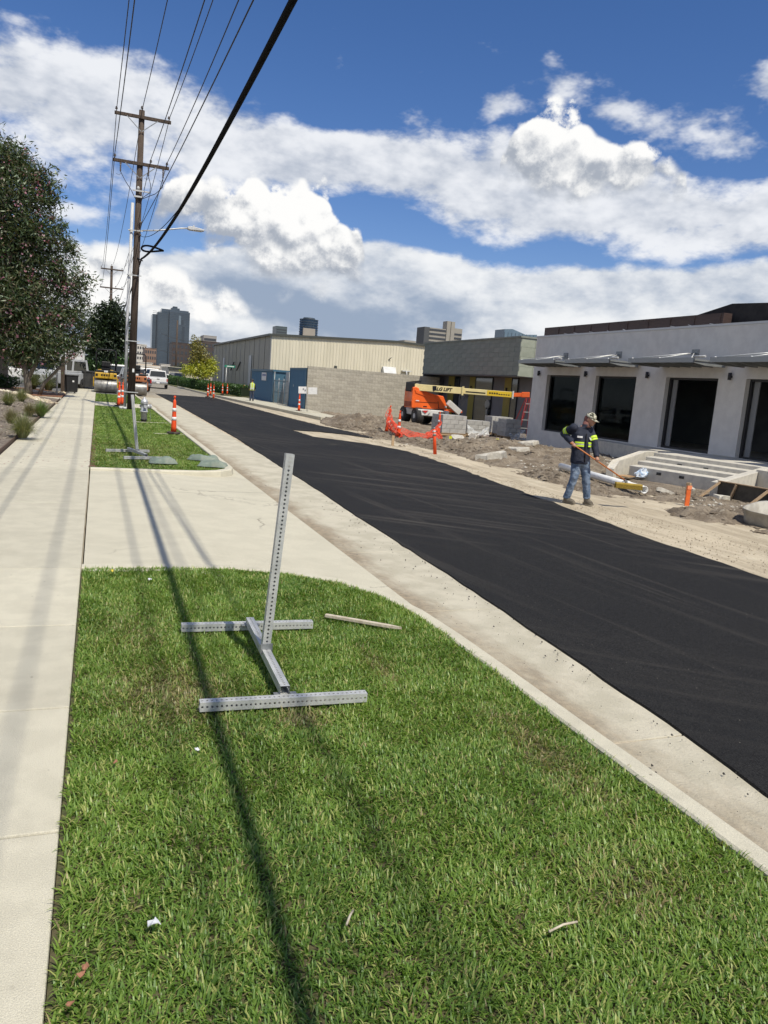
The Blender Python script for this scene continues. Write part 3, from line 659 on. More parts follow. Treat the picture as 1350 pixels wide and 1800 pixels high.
# leaning delineator post
tl = thing('delineator_post', 'slim leaning orange tube marker standing in the trench edge', 'traffic marker', S(9.33, 20.62, -.15)); tl.rotation_euler = (R(3), R(-9), 0)
MB().cyl((0, 0, 0), (0, 0, .82), .058, .045, 14).build('tube', ORANGE, tl); MB().lathe([(.05, .6), (.05, .68)], n=14).build('reflective_band', mat('grimy_band', (.30, .28, .25), (.2, .18, .16), 20., .7), tl)
MB().lathe([(.05, .72), (.0485, .77)], n=14).build('reflective_band', REFL, tl); MB().lathe([(.044, .82), (.03, .86), (.012, .87)], n=12).build('cap', STEELD, tl)

# ---------------- fire hydrant
HYD = mat('silver_hydrant_paint', (.55, .56, .58), (.42, .43, .45), 10., .45, .1, 40., metal=.35, stain=(.3, .29, .28), sscale=6., samt=.5)
hy = thing('fire_hydrant', 'silver fire hydrant on the second lawn near the kerb', 'hydrant', (1.49, 27.3, .0), R(20))
MB().lathe([(.085, -.02), (.085, .06), (.115, .065), (.115, .095), (.10, .10)], n=16).build('base_flange', BLACKP, hy)
MB().lathe([(.10, .10), (.10, .33), (.13, .335), (.13, .37), (.105, .375), (.105, .62), (.125, .625), (.125, .65)], n=18).build('barrel', HYD, hy)
MB().lathe([(.125, .65), (.11, .70), (.08, .755), (.04, .785), (.032, .79), (.032, .83), (.02, .84)], n=16).build('bonnet', HYD, hy)
for a_, r_, L_ in ((0, .075, .20), (100, .05, .17), (-100, .05, .17)):
    d = Vector((math.cos(R(a_)), math.sin(R(a_)), 0)); n_ = MB().cyl(d*.07+Vector((0, 0, .53)), d*L_+Vector((0, 0, .53)), r_, r_, 12).cyl(d*L_+Vector((0, 0, .53)), d*(L_+.03)+Vector((0, 0, .53)), r_*1.18, r_*1.1, 8); n_.build('nozzle', HYD, hy)
MB().tube([(.2, 0, .46), (.22, .02, .3), (.24, 0, .12), (.21, -.02, .02)], .006, 6).build('chain', STEELD, hy)
for bx, by in ((.118, 0), (-.118, 0), (0, -.118), (0, .118)): MB().cyl((bx, by, .352), (bx, by, .392), .01, n=6).build('flange_bolt', STEELD, hy)
struct(MB().prism([(1.25, 27.0), (2.34, 27.35), (2.34, 27.5), (1.2, 27.15)], -.1, .012).build('path', CONC2))
struct(MB().prism([(1.55, 22.45), (2.34, 22.6), (2.34, 22.72), (1.5, 22.6)], -.1, .012).build('path', CONC2))

# ---------------- green sandbags
SANDBAG = mat('green_sandbag', (.16, .205, .175), (.21, .255, .215), 9., .85, .5, 120., stain=(.33, .33, .27), sscale=5., samt=.5)
def sandbag(p, rz, label, L=.52, W=.28, Hh=.13, seed=0):
    rg = np.random.default_rng(seed); nu, nv = 18, 10; V = []; F = []
    for side in (1, -1):
        for j in range(nv+1):
            for i in range(nu+1):
                u = i/nu*2-1; v = j/nv*2-1; e = (1-abs(u)**5)*(1-abs(v)**4)
                z = Hh*(e**.55)*(.75+.35*math.sin(3.1*u+seed)*math.cos(2.3*v+seed)) if side > 0 else 0
                pin = 1-.16*abs(u)**6; V.append((u*L/2, v*W/2*pin*(1+.1*math.sin(4*u+seed)), max(0.0, z)+(.004 if side > 0 else 0)+rg.normal(0, .0015)))
    n = (nu+1)*(nv+1)
    for s_ in (0, 1):
        for j in range(nv):
            for i in range(nu):
                a = s_*n+j*(nu+1)+i; f = (a, a+1, a+nu+2, a+nu+1); F.append(f if s_ == 0 else f[::-1])
    o = link('sandbag', npmesh('sandbag', np.array(V), np.array(F), True), SANDBAG, loc=p, rz=rz)
    return tag(o, label, 'sandbag', 'green sandbags on the second lawn')
sandbag(G(287, 814, .02), R(8), 'green sandbag lying alone, leftmost of the three on the lawn', seed=1)
sandbag(G(357, 809, .02), R(-28), 'green sandbag further back of the two at the kerb corner', L=.62, seed=2)
sandbag(G(374, 820, .02), R(-18), 'green sandbag nearest the kerb corner', L=.56, seed=4)

# ---------------- utility poles and overhead wires
def pole(loc, label, H, arms, detail=True, r0=.165, r1=.115, lean=(0, 0)):
    t_ = thing('utility_pole', label, 'utility pole', loc, 0, 'wooden utility poles'); lx, ly = lean
    MB().cyl((0, 0, -.3), (lx, ly, H), r0, r1, 14).build('shaft', POLEWOOD, t_)
    for (z, xl, xr, pins) in arms:
        fx = lx*z/H
        arm = MB().span(fx+xl, fx+xr, -.14-.05, -.14+.05, z-.06, z+.06).build('crossarm', POLEWOOD, t_, bevel=.006)
        for e in (xl*.55, xr*.55): MB().bar((fx+e, -.2, z-.05), (fx+.02*math.copysign(1, e), -.17, z-.55), .035, .008, (0, 1, 0)).build('brace', STEELD, t_)
        for x in pins:
            MB().lathe([(.012, 0), (.012, .07), (.05, .075), (.055, .10), (.03, .115), (.045, .13), (.045, .15), (.02, .165), (.02, .18)], (fx+x, -.14, z+.06), 10).build('insulator', mat('insulator', (.10, .085, .08), rough=.3), t_)
    return t_
p1 = pole((1.36, 35.2, 0), 'nearest wooden utility pole with two crossarms, street lamp arm and white conduit', 12.15, [(11.85, -1.05, 1.15, (-.98, 1.06)), (10.05, -1.05, 1.15, (-.98, .42, 1.06))], lean=(.13, 0))
MB().lathe([(.012, 0), (.012, .07), (.05, .075), (.055, .10), (.03, .115), (.045, .13), (.045, .15), (.02, .165), (.02, .18)], (.13, 0, 12.15), 10).build('insulator', MATS['insulator'], p1)
CONDUIT = mat('grey_pvc_conduit', (.52, .53, .54), (.42, .43, .44), 3., .5)
MB().tube([(-.24, -.06, 0), (-.23, -.08, 4), (-.14, -.08, 8.5)], .062, 12).build('conduit', CONDUIT, p1)
MB().tube([(-.40, -.1, 0), (-.40, -.1, .12)], .075, 10).tube([(-.24, -.06, 0), (-.24, -.06, .10)], .085, 10).build('conduit_boot', CONDUIT, p1)
for z in (.75, 2.9, 5.6, 7.4): MB().span(-.30, .28, -.22, -.19, z-.02, z+.02).span(-.26, -.2, -.19, 0, z-.02, z+.02).build('standoff', STEEL, p1)
# lamp arm and head
MB().tube([(.10, -.1, 7.42), (.9, -.1, 7.55), (1.8, -.1, 7.76), (2.2, -.1, 7.82)], .03, 8).build('lamp_arm', STEEL, p1)
lh = MB().slab([(2.1, 7.77), (2.2, 7.74), (2.78, 7.77), (2.80, 7.82), (2.6, 7.86), (2.2, 7.89), (2.1, 7.86)], 'y', -.24, .04).build('lamp_head', CONDUIT, p1, bevel=.015)
MB().lathe([(.04, 0), (.04, .05), (.03, .07)], (2.35, -.1, 7.885), 10).build('photocell', CONDUIT, lh); MB().span(2.3, 2.7, -.2, 0, 7.735, 7.75).build('lamp_lens', REFL, lh)
# cut-outs, leads and the riser terminations below the lower arm
for x, dx in ((-.75, .62), (.34, .1), (.92, -.4)):
    MB().lathe([(.02, 0), (.04, .02), (.02, .05), (.04, .08), (.02, .11), (.04, .14), (.02, .17), (.035, .2), (.02, .3)], (x+.1, -.24, 9.62), 8).span(x+.06, x+.14, -.26, -.2, 9.9, 9.96).build('fuse_cutout', MATS['insulator'], p1)
    MB().tube([(x+.1, -.24, 9.62), (x+.18+dx*.2, -.3, 9.25), (x+.1+dx*.7, -.28, 8.95), (-.02 if x < 0 else .1, -.18, 8.62)], .014, 6).tube([(x-.05, -.24, 9.5), (x+.05, -.26, 9.46), (x+.12, -.24, 9.55)], .008, 5).build('jumper_wire', BLACKP, p1)
MB().span(-.16, .5, -.26, -.2, 8.95, 9.0).span(-.1, .22, -.24, -.16, 8.72, 8.78).lathe([(.05, 0), (.06, .08), (.03, .14)], (.06, -.2, 9.02), 8).build('bracket', CONDUIT, p1)
for z in (7.2, 7.7): MB().lathe([(.05, 0), (.05, .09)], (.18, -.2, z), 8).build('spool_insulator', MATS['insulator'], p1)
MB().cyl((.10, -.12, 6.32), (.32, -.22, 6.22), .035, .02, 8).build('cable_clamp', BLACKP, p1)
MB().span(.02, .10, -.19, -.16, 1.6, 1.75).build('pole_tag', REFL, p1)
p2 = pole((1.08, 82, -.3), 'second wooden utility pole rising behind the dark tree', 11.7, [(11.35, -1.0, 1.08, (-.95, .95)), (9.6, -1.05, 1.08, (-.98, .4, .98))], lean=(0.0, 0))
p2r = MB().lathe([(.012, 0), (.012, .07), (.05, .09), (.03, .15)], (0, 0, 11.7), 8).build('insulator', MATS['insulator'], p2)
p3 = pole((14.5, 160, -.2), 'far wooden pole before the tan building across the street', 12.0, [], r0=.22, r1=.15)
WIRE = mat('wire', (.03, .03, .032), rough=.6)
def wire(label, pts, r, sags, name='overhead_wire', n=6, group='overhead power lines'):
    """pts: supports from far to near; sag in metres for each span"""
    path = []
    for (a_, b_), sg in zip(zip(pts[:-1], pts[1:]), sags):
        a_, b_ = Vector(a_), Vector(b_); N = 26
        for i in range(N+(1 if b_ == Vector(pts[-1]) else 0)):
            q = i/N; p_ = a_.lerp(b_, q); p_.z -= 4*sg*q*(1-q); path.append(p_)
    return tag(MB().tube(path, r, n, cap=True).build(name, WIRE), label, 'wire', group)
NB = -14.0
dz = .22
def top(x, z): return ((1.08+x*.95, 82, z-.75-.0), (1.40+x, 35.06, z), (1.75+x, NB, z+.3))
wire('outer left power line on the upper crossarm', top(-.98+.1, 12.08), .014, (.9, .9))
wire('power line on the pole-top insulator', top(.13, 12.33), .014, (.9, .8))
wire('right power line on the upper crossarm', top(1.06+.13, 12.08), .014, (.9, .8))
def low(x, z): return ((1.08+x*.95, 82, z-.75), (1.40+x, 35.06, z), (1.75+x, NB, z+.3))
wire('left power line on the lower crossarm', low(-.98+.06, 10.28), .014, (.9, .9))
wire('middle power line on the lower crossarm', low(.42+.06, 10.28), .014, (.9, .8))
wire('right power line on the lower crossarm', low(1.06+.08, 10.28), .014, (.9, .8))
wire('thin service line at the lamp arm height', ((1.25, 82, 7.0), (1.6, 35.05, 7.72), (2.75, NB, 8.2)), .013, (.7, .5))
# telecom bundle: thick cable, lashing wire and slack ring
tel = [(1.3, 82, 5.6), (1.62, 35.0, 6.30), (2.42, 12, 5.9), (2.55, NB, 6.6)]
tb = thing('telecom_cable', 'thick black communication cable with lashing wire and slack ring', 'cable', (0, 0, 0), 0)
def catpath(a_, b_, sg, N=40): return [Vector(a_).lerp(Vector(b_), i/N)-Vector((0, 0, 4*sg*(i/N)*(1-i/N))) for i in range(N+1)]
tp = catpath((1.62, 35.0, 6.30), (1.50, NB, 6.2), 1.2, 90)
MB().tube(tp, .037, 8).build('cable', CABLE, tb); MB().tube([p_+Vector((.03, 0, .035)) for p_ in tp], .010, 5).build('messenger_strand', CABLE, tb)
MB().tube([p_+Vector((.012*math.sin(i*2.1), 0, -.034+.012*math.cos(i*1.7))) for i, p_ in enumerate([tp[j].lerp(tp[j+1], q/6.) for j in range(8, len(tp)-2) for q in range(6)])], .006, 5).build('lashing_wire', CABLE, tb)
MB().tube(catpath((1.6, 35.0, 7.2), tp[34], .25, 20), .010, 5).build('support_strand', CABLE, tb)
far = catpath((1.3, 82, 5.6), (1.62, 35.0, 6.30), .6, 40); MB().tube(far, .034, 6).build('cable', CABLE, tb)
rp_ = tp[14]; ring = [rp_+Vector((.34*math.cos(R(a_)), .55*math.sin(R(a_)), .03*math.sin(R(2*a_)))) for a_ in range(0, 361, 15)]; MB().tube(ring, .032, 6, cap=False).build('slack_ring', CABLE, tb)
# wires over the street far off
wire('pale service wire crossing the street far ahead, upper', ((9.0, 125, 7.4), (14.5, 125, 6.6), (30, 125, 6.0)), .03, (.25, .3), group='service wires crossing the street')
wire('pale service wire crossing the street far ahead, lower', ((5.5, 128, 5.6), (14.5, 128, 4.4), (30, 128, 4.0)), .03, (.2, .3), group='service wires crossing the street')

# ================================================================ BUILDINGS ON THE RIGHT
def transp_glass(name, tint=(.75, .8, .82), op=.35):
    if name in MATS: return MATS[name]
    m_ = bpy.data.materials.new(name); m_.use_nodes = True; nt = m_.node_tree; nt.nodes.clear(); t_ = NT(nt)
    tr = t_.node('ShaderNodeBsdfTransparent'); tr.inputs[0].default_value = tint+(1,); gl = t_.node('ShaderNodeBsdfGlossy'); gl.inputs['Roughness'].default_value = .03
    fr = t_.node('ShaderNodeFresnel'); fr.inputs[0].default_value = 1.5; mx = t_.node('ShaderNodeMixShader'); t_.put(mx.inputs[0], t_.m('MULTIPLY_ADD', fr.outputs[0], .04, .003))
    t_.l.new(tr.outputs[0], mx.inputs[1]); t_.l.new(gl.outputs[0], mx.inputs[2]); o_ = t_.node('ShaderNodeOutputMaterial'); t_.l.new(mx.outputs[0], o_.inputs[0]); MATS[name] = m_; return m_
STUCCO = mat('white_stucco', (.64, .625, .60), (.585, .57, .55), 2.5, .85, .12, 60., stain=(.52, .505, .485), sscale=1.0, samt=.35)
FRAME = mat('dark_bronze_frame', (.03, .03, .032), rough=.5)
BROWN = mat('brown_roof_metal', (.065, .042, .036), (.05, .033, .03), 4., .55, stretch=(1, 1, 6))
BLACKROOF = mat('black_roof_felt', (.022, .021, .022), (.035, .032, .032), 3., .9, .2, 20.)
AWN = mat('grey_awning_metal', (.24, .25, .25), (.20, .21, .21), 2., .5, metal=.3)
GLASS = transp_glass('clear_window_glass', (.45, .5, .52))
WX = 18.6; WT = .30; ZF = .49; ZT = 2.93; ZW = 4.58
wb = thing('white_building', 'white stucco building with dark openings, grey awnings and brown roof edge', 'building', (WX, 20, -.1))
def wpart(mb, name, matl, parent=wb, bevel=0.):
    off = Vector((WX, 20, -.1)); mb.v = [tuple(Vector(v)-off) for v in mb.v]; return mb.build(name, matl, parent, bevel=bevel)
ops = [(29.9, 27.4, 'window'), (26.3, 23.8, 'window'), (22.2, 19.75, 'doorway'), (18.6, 16.15, 'doorway'), (14.6, 12.1, 'window')]
wall = MB(); wall.span(WX, WX+WT, 31.1, 8, -.4, ZF).span(WX, WX+WT, 31.1, 8, ZT, ZW)
edges = [31.1]+[e for o_ in ops for e in o_[:2]]+[8]
for a, b2 in zip(edges[0::2], edges[1::2]): wall.span(WX, WX+WT, a, b2, ZF, ZT)
wpart(wall, 'wall', STUCCO)
wpart(MB().span(WX+WT+.002, 34, 30.8, 31.1, -.4, ZW).span(34, 34.3, 8, 31.1, -.4, ZW).span(WX+WT+.002, 34, 7.7, 8, -.4, ZW), 'back_wall', STUCCO)
wpart(MB().span(WX+WT+.002, 34, 8.001, 30.799, .40, ZF-.004), 'floor', CONCNEW)
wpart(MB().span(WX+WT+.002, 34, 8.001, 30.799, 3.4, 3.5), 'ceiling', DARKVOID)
wpart(MB().span(24.0, 24.2, 8.01, 30.79, ZF, 3.39), 'partition', mat('grey_board', (.16, .165, .17), (.13, .135, .14), 1., .9))
wpart(MB().span(WX-.02, WX+WT+.02, 8, 31.12, ZW+.002, ZW+.07), 'coping', mat('pale_coping', (.55, .56, .57), rough=.5))
for i, (a, b2, kind) in enumerate(ops):
    fx = WX+.16
    fr = MB().span(fx, fx+.08, a-.09, a-.002, ZF+.002, ZT-.002).span(fx, fx+.08, b2+.002, b2+.06, ZF+.002, ZT-.002).span(fx, fx+.08, a-.091, b2+.061, ZT-.07, ZT-.002).span(fx, fx+.08, a-.091, b2+.061, ZF+.002, ZF+.07)
    f_ = wpart(fr, 'window_frame' if kind == 'window' else 'door_frame', FRAME)
    if kind == 'window': wpart(MB().span(fx+.035, fx+.045, a-.09, b2+.06, ZF+.07, ZT-.07), 'pane', GLASS, f_) if False else MB().span(fx+.035-WX, fx+.045-WX, a-.09-20, b2+.06-20, ZF+.07+.1, ZT-.07+.1).build('pane', GLASS, f_)
    else: MB().span(fx+.09-WX, fx+.12-WX, a-.32-20, a-.1-20, ZF+.1, ZT+.08).build('stud', mat('galv_stud', (.22, .225, .23), rough=.6), f_)
for i, y in enumerate([30.5, 26.92, 23.13, 19.2, 15.4]):
    lm = wpart(MB().cyl((WX-.09, y, 2.88), (WX-.09, y, 3.10), .055, .055, 12), 'wall_lamp', FRAME); MB().span(-.09, 0, y-20-.03, y-20+.03, 3.05, 3.11).build('lamp_bracket', FRAME, lm)
# awnings: pan with fascia, wall plate, three hanger rods
for i, yc in enumerate([28.62, 25.02, 20.95, 17.1, 13.3]):
    hw = 1.42 if i < 2 else 1.58; x0, x1 = WX-1.42, WX-.03; z0 = 3.27
    pan = MB().span(x0, x1, yc-hw, yc+hw, z0+.10, z0+.16)
    for q in range(7):
        yy = yc-hw+.05+q*(2*hw-.1)/6; pan.slab([(x0+.04, z0+.09), (x0+.04, z0+.04), (x0+.5, z0-.02), (x1-.1, z0-.02), (x1-.1, z0+.09)], 'y', yy-.02, yy+.02)
    aw = wpart(pan, 'awning', AWN); O = Vector((WX, 20, -.1))
    MB().span(x0-.02-O.x, x0-.002-O.x, yc-hw-O.y, yc+hw-O.y, z0+.04-O.z, z0+.19-O.z).build('fascia', mat('awning_edge', (.30, .315, .32), rough=.4, metal=.4), aw)
    MB().span(WX-.03-O.x, WX-.002-O.x, yc-.02-.16-O.y, yc-.02+.16-O.y, 3.62-O.z, 3.86-O.z).build('wall_plate', STEELD, aw)
    for e in (yc+hw-.1, yc+.1, yc-hw+.2):
        MB().cyl(Vector((WX-.05, yc, 3.74))-O, Vector((x0+.08, e, z0+.19))-O, .02, .02, 8).ball(Vector((x0+.08, e, z0+.18))-O, .045, 8, 6).build('hanger_rod', STEEL, aw)
    MB().cyl(Vector((x0+.02, yc-hw+.02, z0+.22))-O, Vector((x0+.02, yc-hw-.45, z0+.22))-O, .035, .035, 8).build('clamp', STEEL, aw)
# brown roof edge, gable, and torn flashing
wpart(MB().slab([(18.95, 4.66), (18.95, 5.05), (19.3, 5.06), (19.3, 4.66)], 'y', 20.3, 31.1), 'roof_edge', BROWN)
for q in range(9): wpart(MB().span(18.93, 18.949, 20.4+q*1.19, 20.42+q*1.19, 4.67, 5.04), 'seam', BROWN)
wpart(MB().slab([(8.0, 4.66), (8.0, 4.75), (20.58, 5.42), (24.8, 4.67)], 'x', 19.5, 22.5), 'roof', BLACKROOF)
wpart(MB().span(19.31, 33.9, 8.1, 31.0, 4.66, 4.72), 'roof_deck', BLACKROOF)
for q in range(11):
    y = 20.5+q*.95+random.uniform(-.2, .2); L_ = random.uniform(.2, .6); wpart(MB().bar((18.9, y, 4.66), (18.9+random.uniform(-.02, .06), y+L_, 4.68+random.uniform(0, .07)), .05, .015), 'flashing', mat('bent_flashing', (.55, .55, .55), rough=.4))
# landing, steps, cheek walls
lp = thing('concrete_steps', 'new concrete entrance steps with sloping side walls before the doorways', 'steps', (0, 0, 0))
stp = [((13.15, 16.65), (13.85, 14.15), .28), ((13.68, 17.0), (14.37, 14.2), .38), ((14.22, 17.36), (14.92, 14.3), .48), ((14.8, 17.75), (15.47, 14.4), .58)]
def sc_(p, z): v = Vector((0, 0, CAM_H))+(Vector((p[0], p[1], z))-Vector((0, 0, CAM_H)))*k; return v
for i, (l, r_, z) in enumerate(stp):
    a, b2 = sc_(l, z), sc_(r_, z)
    nl, nr = (stp[i+1][0], stp[i+1][1]) if i < 3 else ((17.55, 18.4), (17.55, 14.0)); c_, d_ = sc_(nr, z), sc_(nl, z)
    MB().prism([(a.x, a.y), (b2.x, b2.y), (c_.x+.05, c_.y), (d_.x+.05, d_.y)], -.35, a.z).build('step', CONCNEW, lp, bevel=.012)
    if i in (0, 2):
        for q in (.35, .6): 
            p_ = a.lerp(b2, q); MB().box((p_.x-.004, p_.y, a.z-.11), (.02, .14, .07), rz=R(15)).build('light_recess', FRAME, lp)
def wallseg(name, pts, th, parent, matl):
    """pts: (x,y,ztop) along the outer face"""
    a, b2 = Vector(pts[0]), Vector(pts[-1]); d = (b2-a); nrm = Vector((-d.y, d.x, 0)).normalized()*th
    poly_ = [(p[0], p[1], p[2]) for p in pts]+[(p[0]+nrm.x, p[1]+nrm.y, p[2]) for p in reversed(pts)]
    return MB().prism(poly_, -.4, 0).build(name, matl, parent, bevel=.01)
cl = [sc_((12.45, 16.35), .20), sc_((12.9, 16.75), .38), sc_((14.75, 18.0), .58), sc_((15.4, 18.3), .58)]
wallseg('side_wall', [tuple(p) for p in cl], .22, lp, CONCNEW)
cr_ = [sc_((12.85, 13.15), .30), sc_((15.2, 14.05), .60), sc_((17.5, 14.0), .60)]
wallseg('side_wall', [tuple(p) for p in cr_], .24, lp, CONCNEW)
ld = sc_((15.4, 18.3), .58)
MB().prism([(ld.x, ld.y), (WX-.01, ld.y), (WX-.01, 27.0), (WX-.3, 27.0), (17.2, 20.2)], -.35, .46).build('landing', CONCNEW, lp)
ld2 = sc_((15.45, 13.9), .58); MB().prism([(ld2.x-.9, ld2.y-.02), (WX-.01, ld2.y-.02), (WX-.01, 9), (ld2.x-.9, 9)], -.35, .5).build('landing', CONCNEW, lp)
# timber formwork right of the steps
DKWOOD = mat('dark_form_ply', (.075, .065, .05), (.05, .043, .035), 4., .8)
fw = thing('formwork', 'dark plywood formwork with timber braces beside the steps', 'formwork', (0, 0, 0))
a, b2 = sc_((12.82, 13.15), .28), sc_((13.15, 10.3), .28)
MB().bar((a.x, a.y, .08), (b2.x, b2.y, .08), .03, .36).build('form_board', DKWOOD, fw); MB().bar((a.x-.02, a.y, .265), (b2.x-.02, b2.y, .265), .07, .02).build('top_rail', WOOD, fw)
for q, s_ in ((.02, .42), (.17, .02), (.44, .40), (.75, .35)):
    p_ = a.lerp(b2, q); MB().bar((p_.x-.04-s_, p_.y+.12, -.14), (p_.x-.04, p_.y, .24), .07, .04).build('brace', WOOD, fw)
tag(MB().box((a.x-.55, a.y+.35, .0), (.09, .09, .3), rz=.4).build('timber_offcut', WOOD, bevel=.005), 'short dark timber block standing before the formwork brace', 'timber')
tag(MB().lathe([(.13, 0), (.15, .34), (.155, .35), (.155, .37)], n=16).build('bucket', mat('yellow_bucket', (.62, .42, .03), rough=.5), loc=(WX+.75, 28.9, ZF)), 'yellow bucket inside the leftmost window of the white building', 'bucket')

# ---------------- olive block building behind
OLIVE = mat('olive_block', (.23, .25, .225), (.20, .22, .20), 1.5, .85, .15, 30., objvar=.05); OLIVEL = mat('olive_block_lit', (.30, .32, .26), (.26, .28, .225), 2., .85, objvar=.05)  # OLIVEL: lighter copy of the block, sunlight on that face put into colour
GREYW = mat('grey_wall', (.17, .175, .19), (.15, .155, .17), 1., .85); YELW = mat('mustard_panel', (.27, .23, .06), (.23, .20, .05), 1., .7)
NAVY = glassmat('navy_glass', (.012, .02, .03), .1)
OX = 21.6; ob = thing('olive_building', 'olive concrete-block building with deep overhang and mustard panels', 'building', (OX, 37.75, -.1))
def opart(mb, name, matl, parent=ob):
    off = Vector((OX, 37.75, -.1)); mb.v = [tuple(Vector(v)-off) for v in mb.v]; return mb.build(name, matl, parent)
Y0, Y1 = 37.75, 51.2; z0, z1 = 3.02, 5.14
opart(MB().span(OX+.06, OX+9, Y0+.06, Y1, z0+.05, z1-.05), 'overhang_core', mat('mortar_olive', (.17, .185, .17), rough=.9))
me = MB().span(-.03, .03, -.60, .60, -.13, .13).mesh('block')
nrow = 8; bh = (z1-z0)/nrow
for r_ in range(nrow):                                   # big face blocks on the overhang
    yy = Y0+(.61 if r_ % 2 else 0)
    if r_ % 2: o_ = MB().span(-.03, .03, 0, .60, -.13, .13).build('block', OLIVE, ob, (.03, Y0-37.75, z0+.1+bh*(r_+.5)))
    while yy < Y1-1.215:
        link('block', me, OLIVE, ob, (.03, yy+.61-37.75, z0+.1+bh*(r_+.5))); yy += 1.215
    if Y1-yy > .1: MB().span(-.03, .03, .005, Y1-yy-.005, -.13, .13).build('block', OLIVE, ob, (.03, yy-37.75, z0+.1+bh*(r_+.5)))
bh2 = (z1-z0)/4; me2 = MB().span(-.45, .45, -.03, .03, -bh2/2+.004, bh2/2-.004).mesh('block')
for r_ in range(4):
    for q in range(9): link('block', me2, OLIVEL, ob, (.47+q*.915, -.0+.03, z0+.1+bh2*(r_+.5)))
opart(MB().span(OX-.05, OX+9, Y0-.05, Y1, z1-.04, z1+.05), 'coping', OLIVE)
opart(MB().span(OX, OX+9, Y0+.02, Y1, z0-.02, z0+.045), 'soffit', GREYW)
opart(MB().span(OX+1.6, OX+1.8, Y0, Y1, -.3, z0-.021), 'wall', GREYW)
PXR = OX+1.6
for (pa, pb, m_, nm) in [(789, 799, YELW, 'panel'), (800, 808, NAVY, 'window'), (826, 836, YELW, 'panel'), (836.5, 867, NAVY, 'window'), (888, 900, YELW, 'panel'), (900.5, 912, NAVY, 'window')]:
    ya, yb_ = AX(pa, 680, PXR).y, AX(pb, 680, PXR).y
    w_ = opart(MB().span(PXR-.06, PXR-.001, ya, yb_, -.05, z0-.03), nm, m_)
    if nm == 'window': MB().span(1.52, 1.539, ya-37.75, ya-37.75-.06, .05, z0+.06).build('frame', FRAME, w_); MB().span(1.52, 1.539, yb_-37.75, yb_-37.75+.06, .05, z0+.06).build('frame', FRAME, w_)
    else: MB().lathe([(.05, 0), (.05, .2)], (1.46, (ya+yb_)/2-37.75, 2.3), 8).build('sconce', FRAME, w_)
opart(MB().span(OX+.06, OX+1.6, Y1-.2, Y1, -.3, z0-.021), 'end_wall', GREYW)
ym = AX(862, 700, PXR).y; opart(MB().cyl((OX+1.4, ym, 1.3), (OX+1.5, ym, 1.3), .3, .3, 10).span(OX+1.4, OX+1.5, ym-.1, ym+.1, -.2, 1.1), 'wall_meter', STEELD)

# ---------------- concrete block screen wall
CMU = mat('grey_block', (.42, .39, .325), (.35, .325, .27), 7., .9, .3, 60., objvar=.12); CMUD = mat('block_mortar', (.25, .24, .215), rough=.95)
BW_Y = 50.4; bx0, bx1 = 13.05, 22.65; bz1 = 2.86
bwl = thing('block_wall', 'long grey concrete block wall beside the blue enclosure', 'wall', (bx0, BW_Y, -.1))
MB().span(.01, bx1-bx0, .012, .19, -.2, bz1+.08).build('mortar_core', CMUD, bwl)
me = MB().span(-.1975, .1975, -.0, .1, -.0965, .0965).mesh('block'); meh = MB().span(-.0975, .0975, -.0, .1, -.0965, .0965).mesh('block'); cnt = 0; extra = MB()
rows = 15; bh = .2
for r_ in range(rows-1, -1, -1):
    xx = 0.; off = (r_ % 2)*.2; z = -.05+bh*(r_+.5)
    if off: link('block', meh, CMU, bwl, (.1, -.002, z)); cnt += 1; xx = .2
    while xx < bx1-bx0-.3:
        if cnt < 300: link('block', me, CMU, bwl, (xx+.2, random.uniform(-.003, .001), z)); cnt += 1
        else: extra.span(xx+.0025, xx+.3975, -.001, .1, z-.0965, z+.0965)
        xx += .4
if extra.v: stuff(extra.build('lower_blocks', CMU, bwl))
# ---------------- blue metal enclosure along the street
BLUE = mat('blue_ribbed_metal', (.06, .155, .26), (.055, .14, .24), 2., .5, objvar=.03); BLUED = mat('blue_trim', (.05, .12, .18), rough=.5)
def ribbed(x, ya, yb_, z0_, z1_, step=.30, d=.03):
    mb = MB(); n_ = int(abs(yb_-ya)/step); s_ = (yb_-ya)/n_
    prof = []
    for i in range(n_): prof += [(x, ya+i*s_), (x, ya+(i+.62)*s_), (x-d, ya+(i+.72)*s_), (x-d, ya+(i+.9)*s_)]
    prof.append((x, yb_)); vs = [(p[0], p[1], z0_) for p in prof]+[(p[0], p[1], z1_) for p in prof]; N = len(prof)
    mb.add(vs, [(i, i+1, i+1+N, i+N) for i in range(N-1)]); return mb
be = thing('blue_enclosure', 'blue ribbed metal fence section joined to the block wall', 'enclosure', (13.05, 50.6, -.1))
ribbed(0, 0, 4.7, 0, 2.7).build('metal_panel', BLUE, be); MB().span(-.05, .05, -.02, 4.75, 2.7, 2.82).build('top_trim', BLUED, be); MB().span(.02, .08, 0, 4.7, 0, 2.69).build('backing', BLUED, be)
for y in (0.03, 4.68): MB().span(-.06, .06, y-.05, y+.05, 0, 2.78).build('post', BLUED, be)
MB().span(-.045, -.03, 3.4, 3.5, 1.5, 1.65).build('latch', STEEL, be)
bs = thing('blue_shed', 'long blue ribbed metal shed with white notice near the roof', 'shed', (13.05, 60.9, -.1))
ribbed(0, 0, 9.4, 0, 2.5).build('metal_panel', BLUE, bs); MB().span(.02, 4, 0, 9.4, 0, 2.49).build('inner_wall', BLUED, bs); MB().span(-.1, 4.1, -.1, 9.5, 2.5, 2.66).build('roof_trim', BLUED, bs)
nb_ = MB().span(-.07, -.05, 2.7, 4.6, 1.75, 2.4).build('notice', mat('notice_white', (.6, .6, .62), rough=.5), bs)
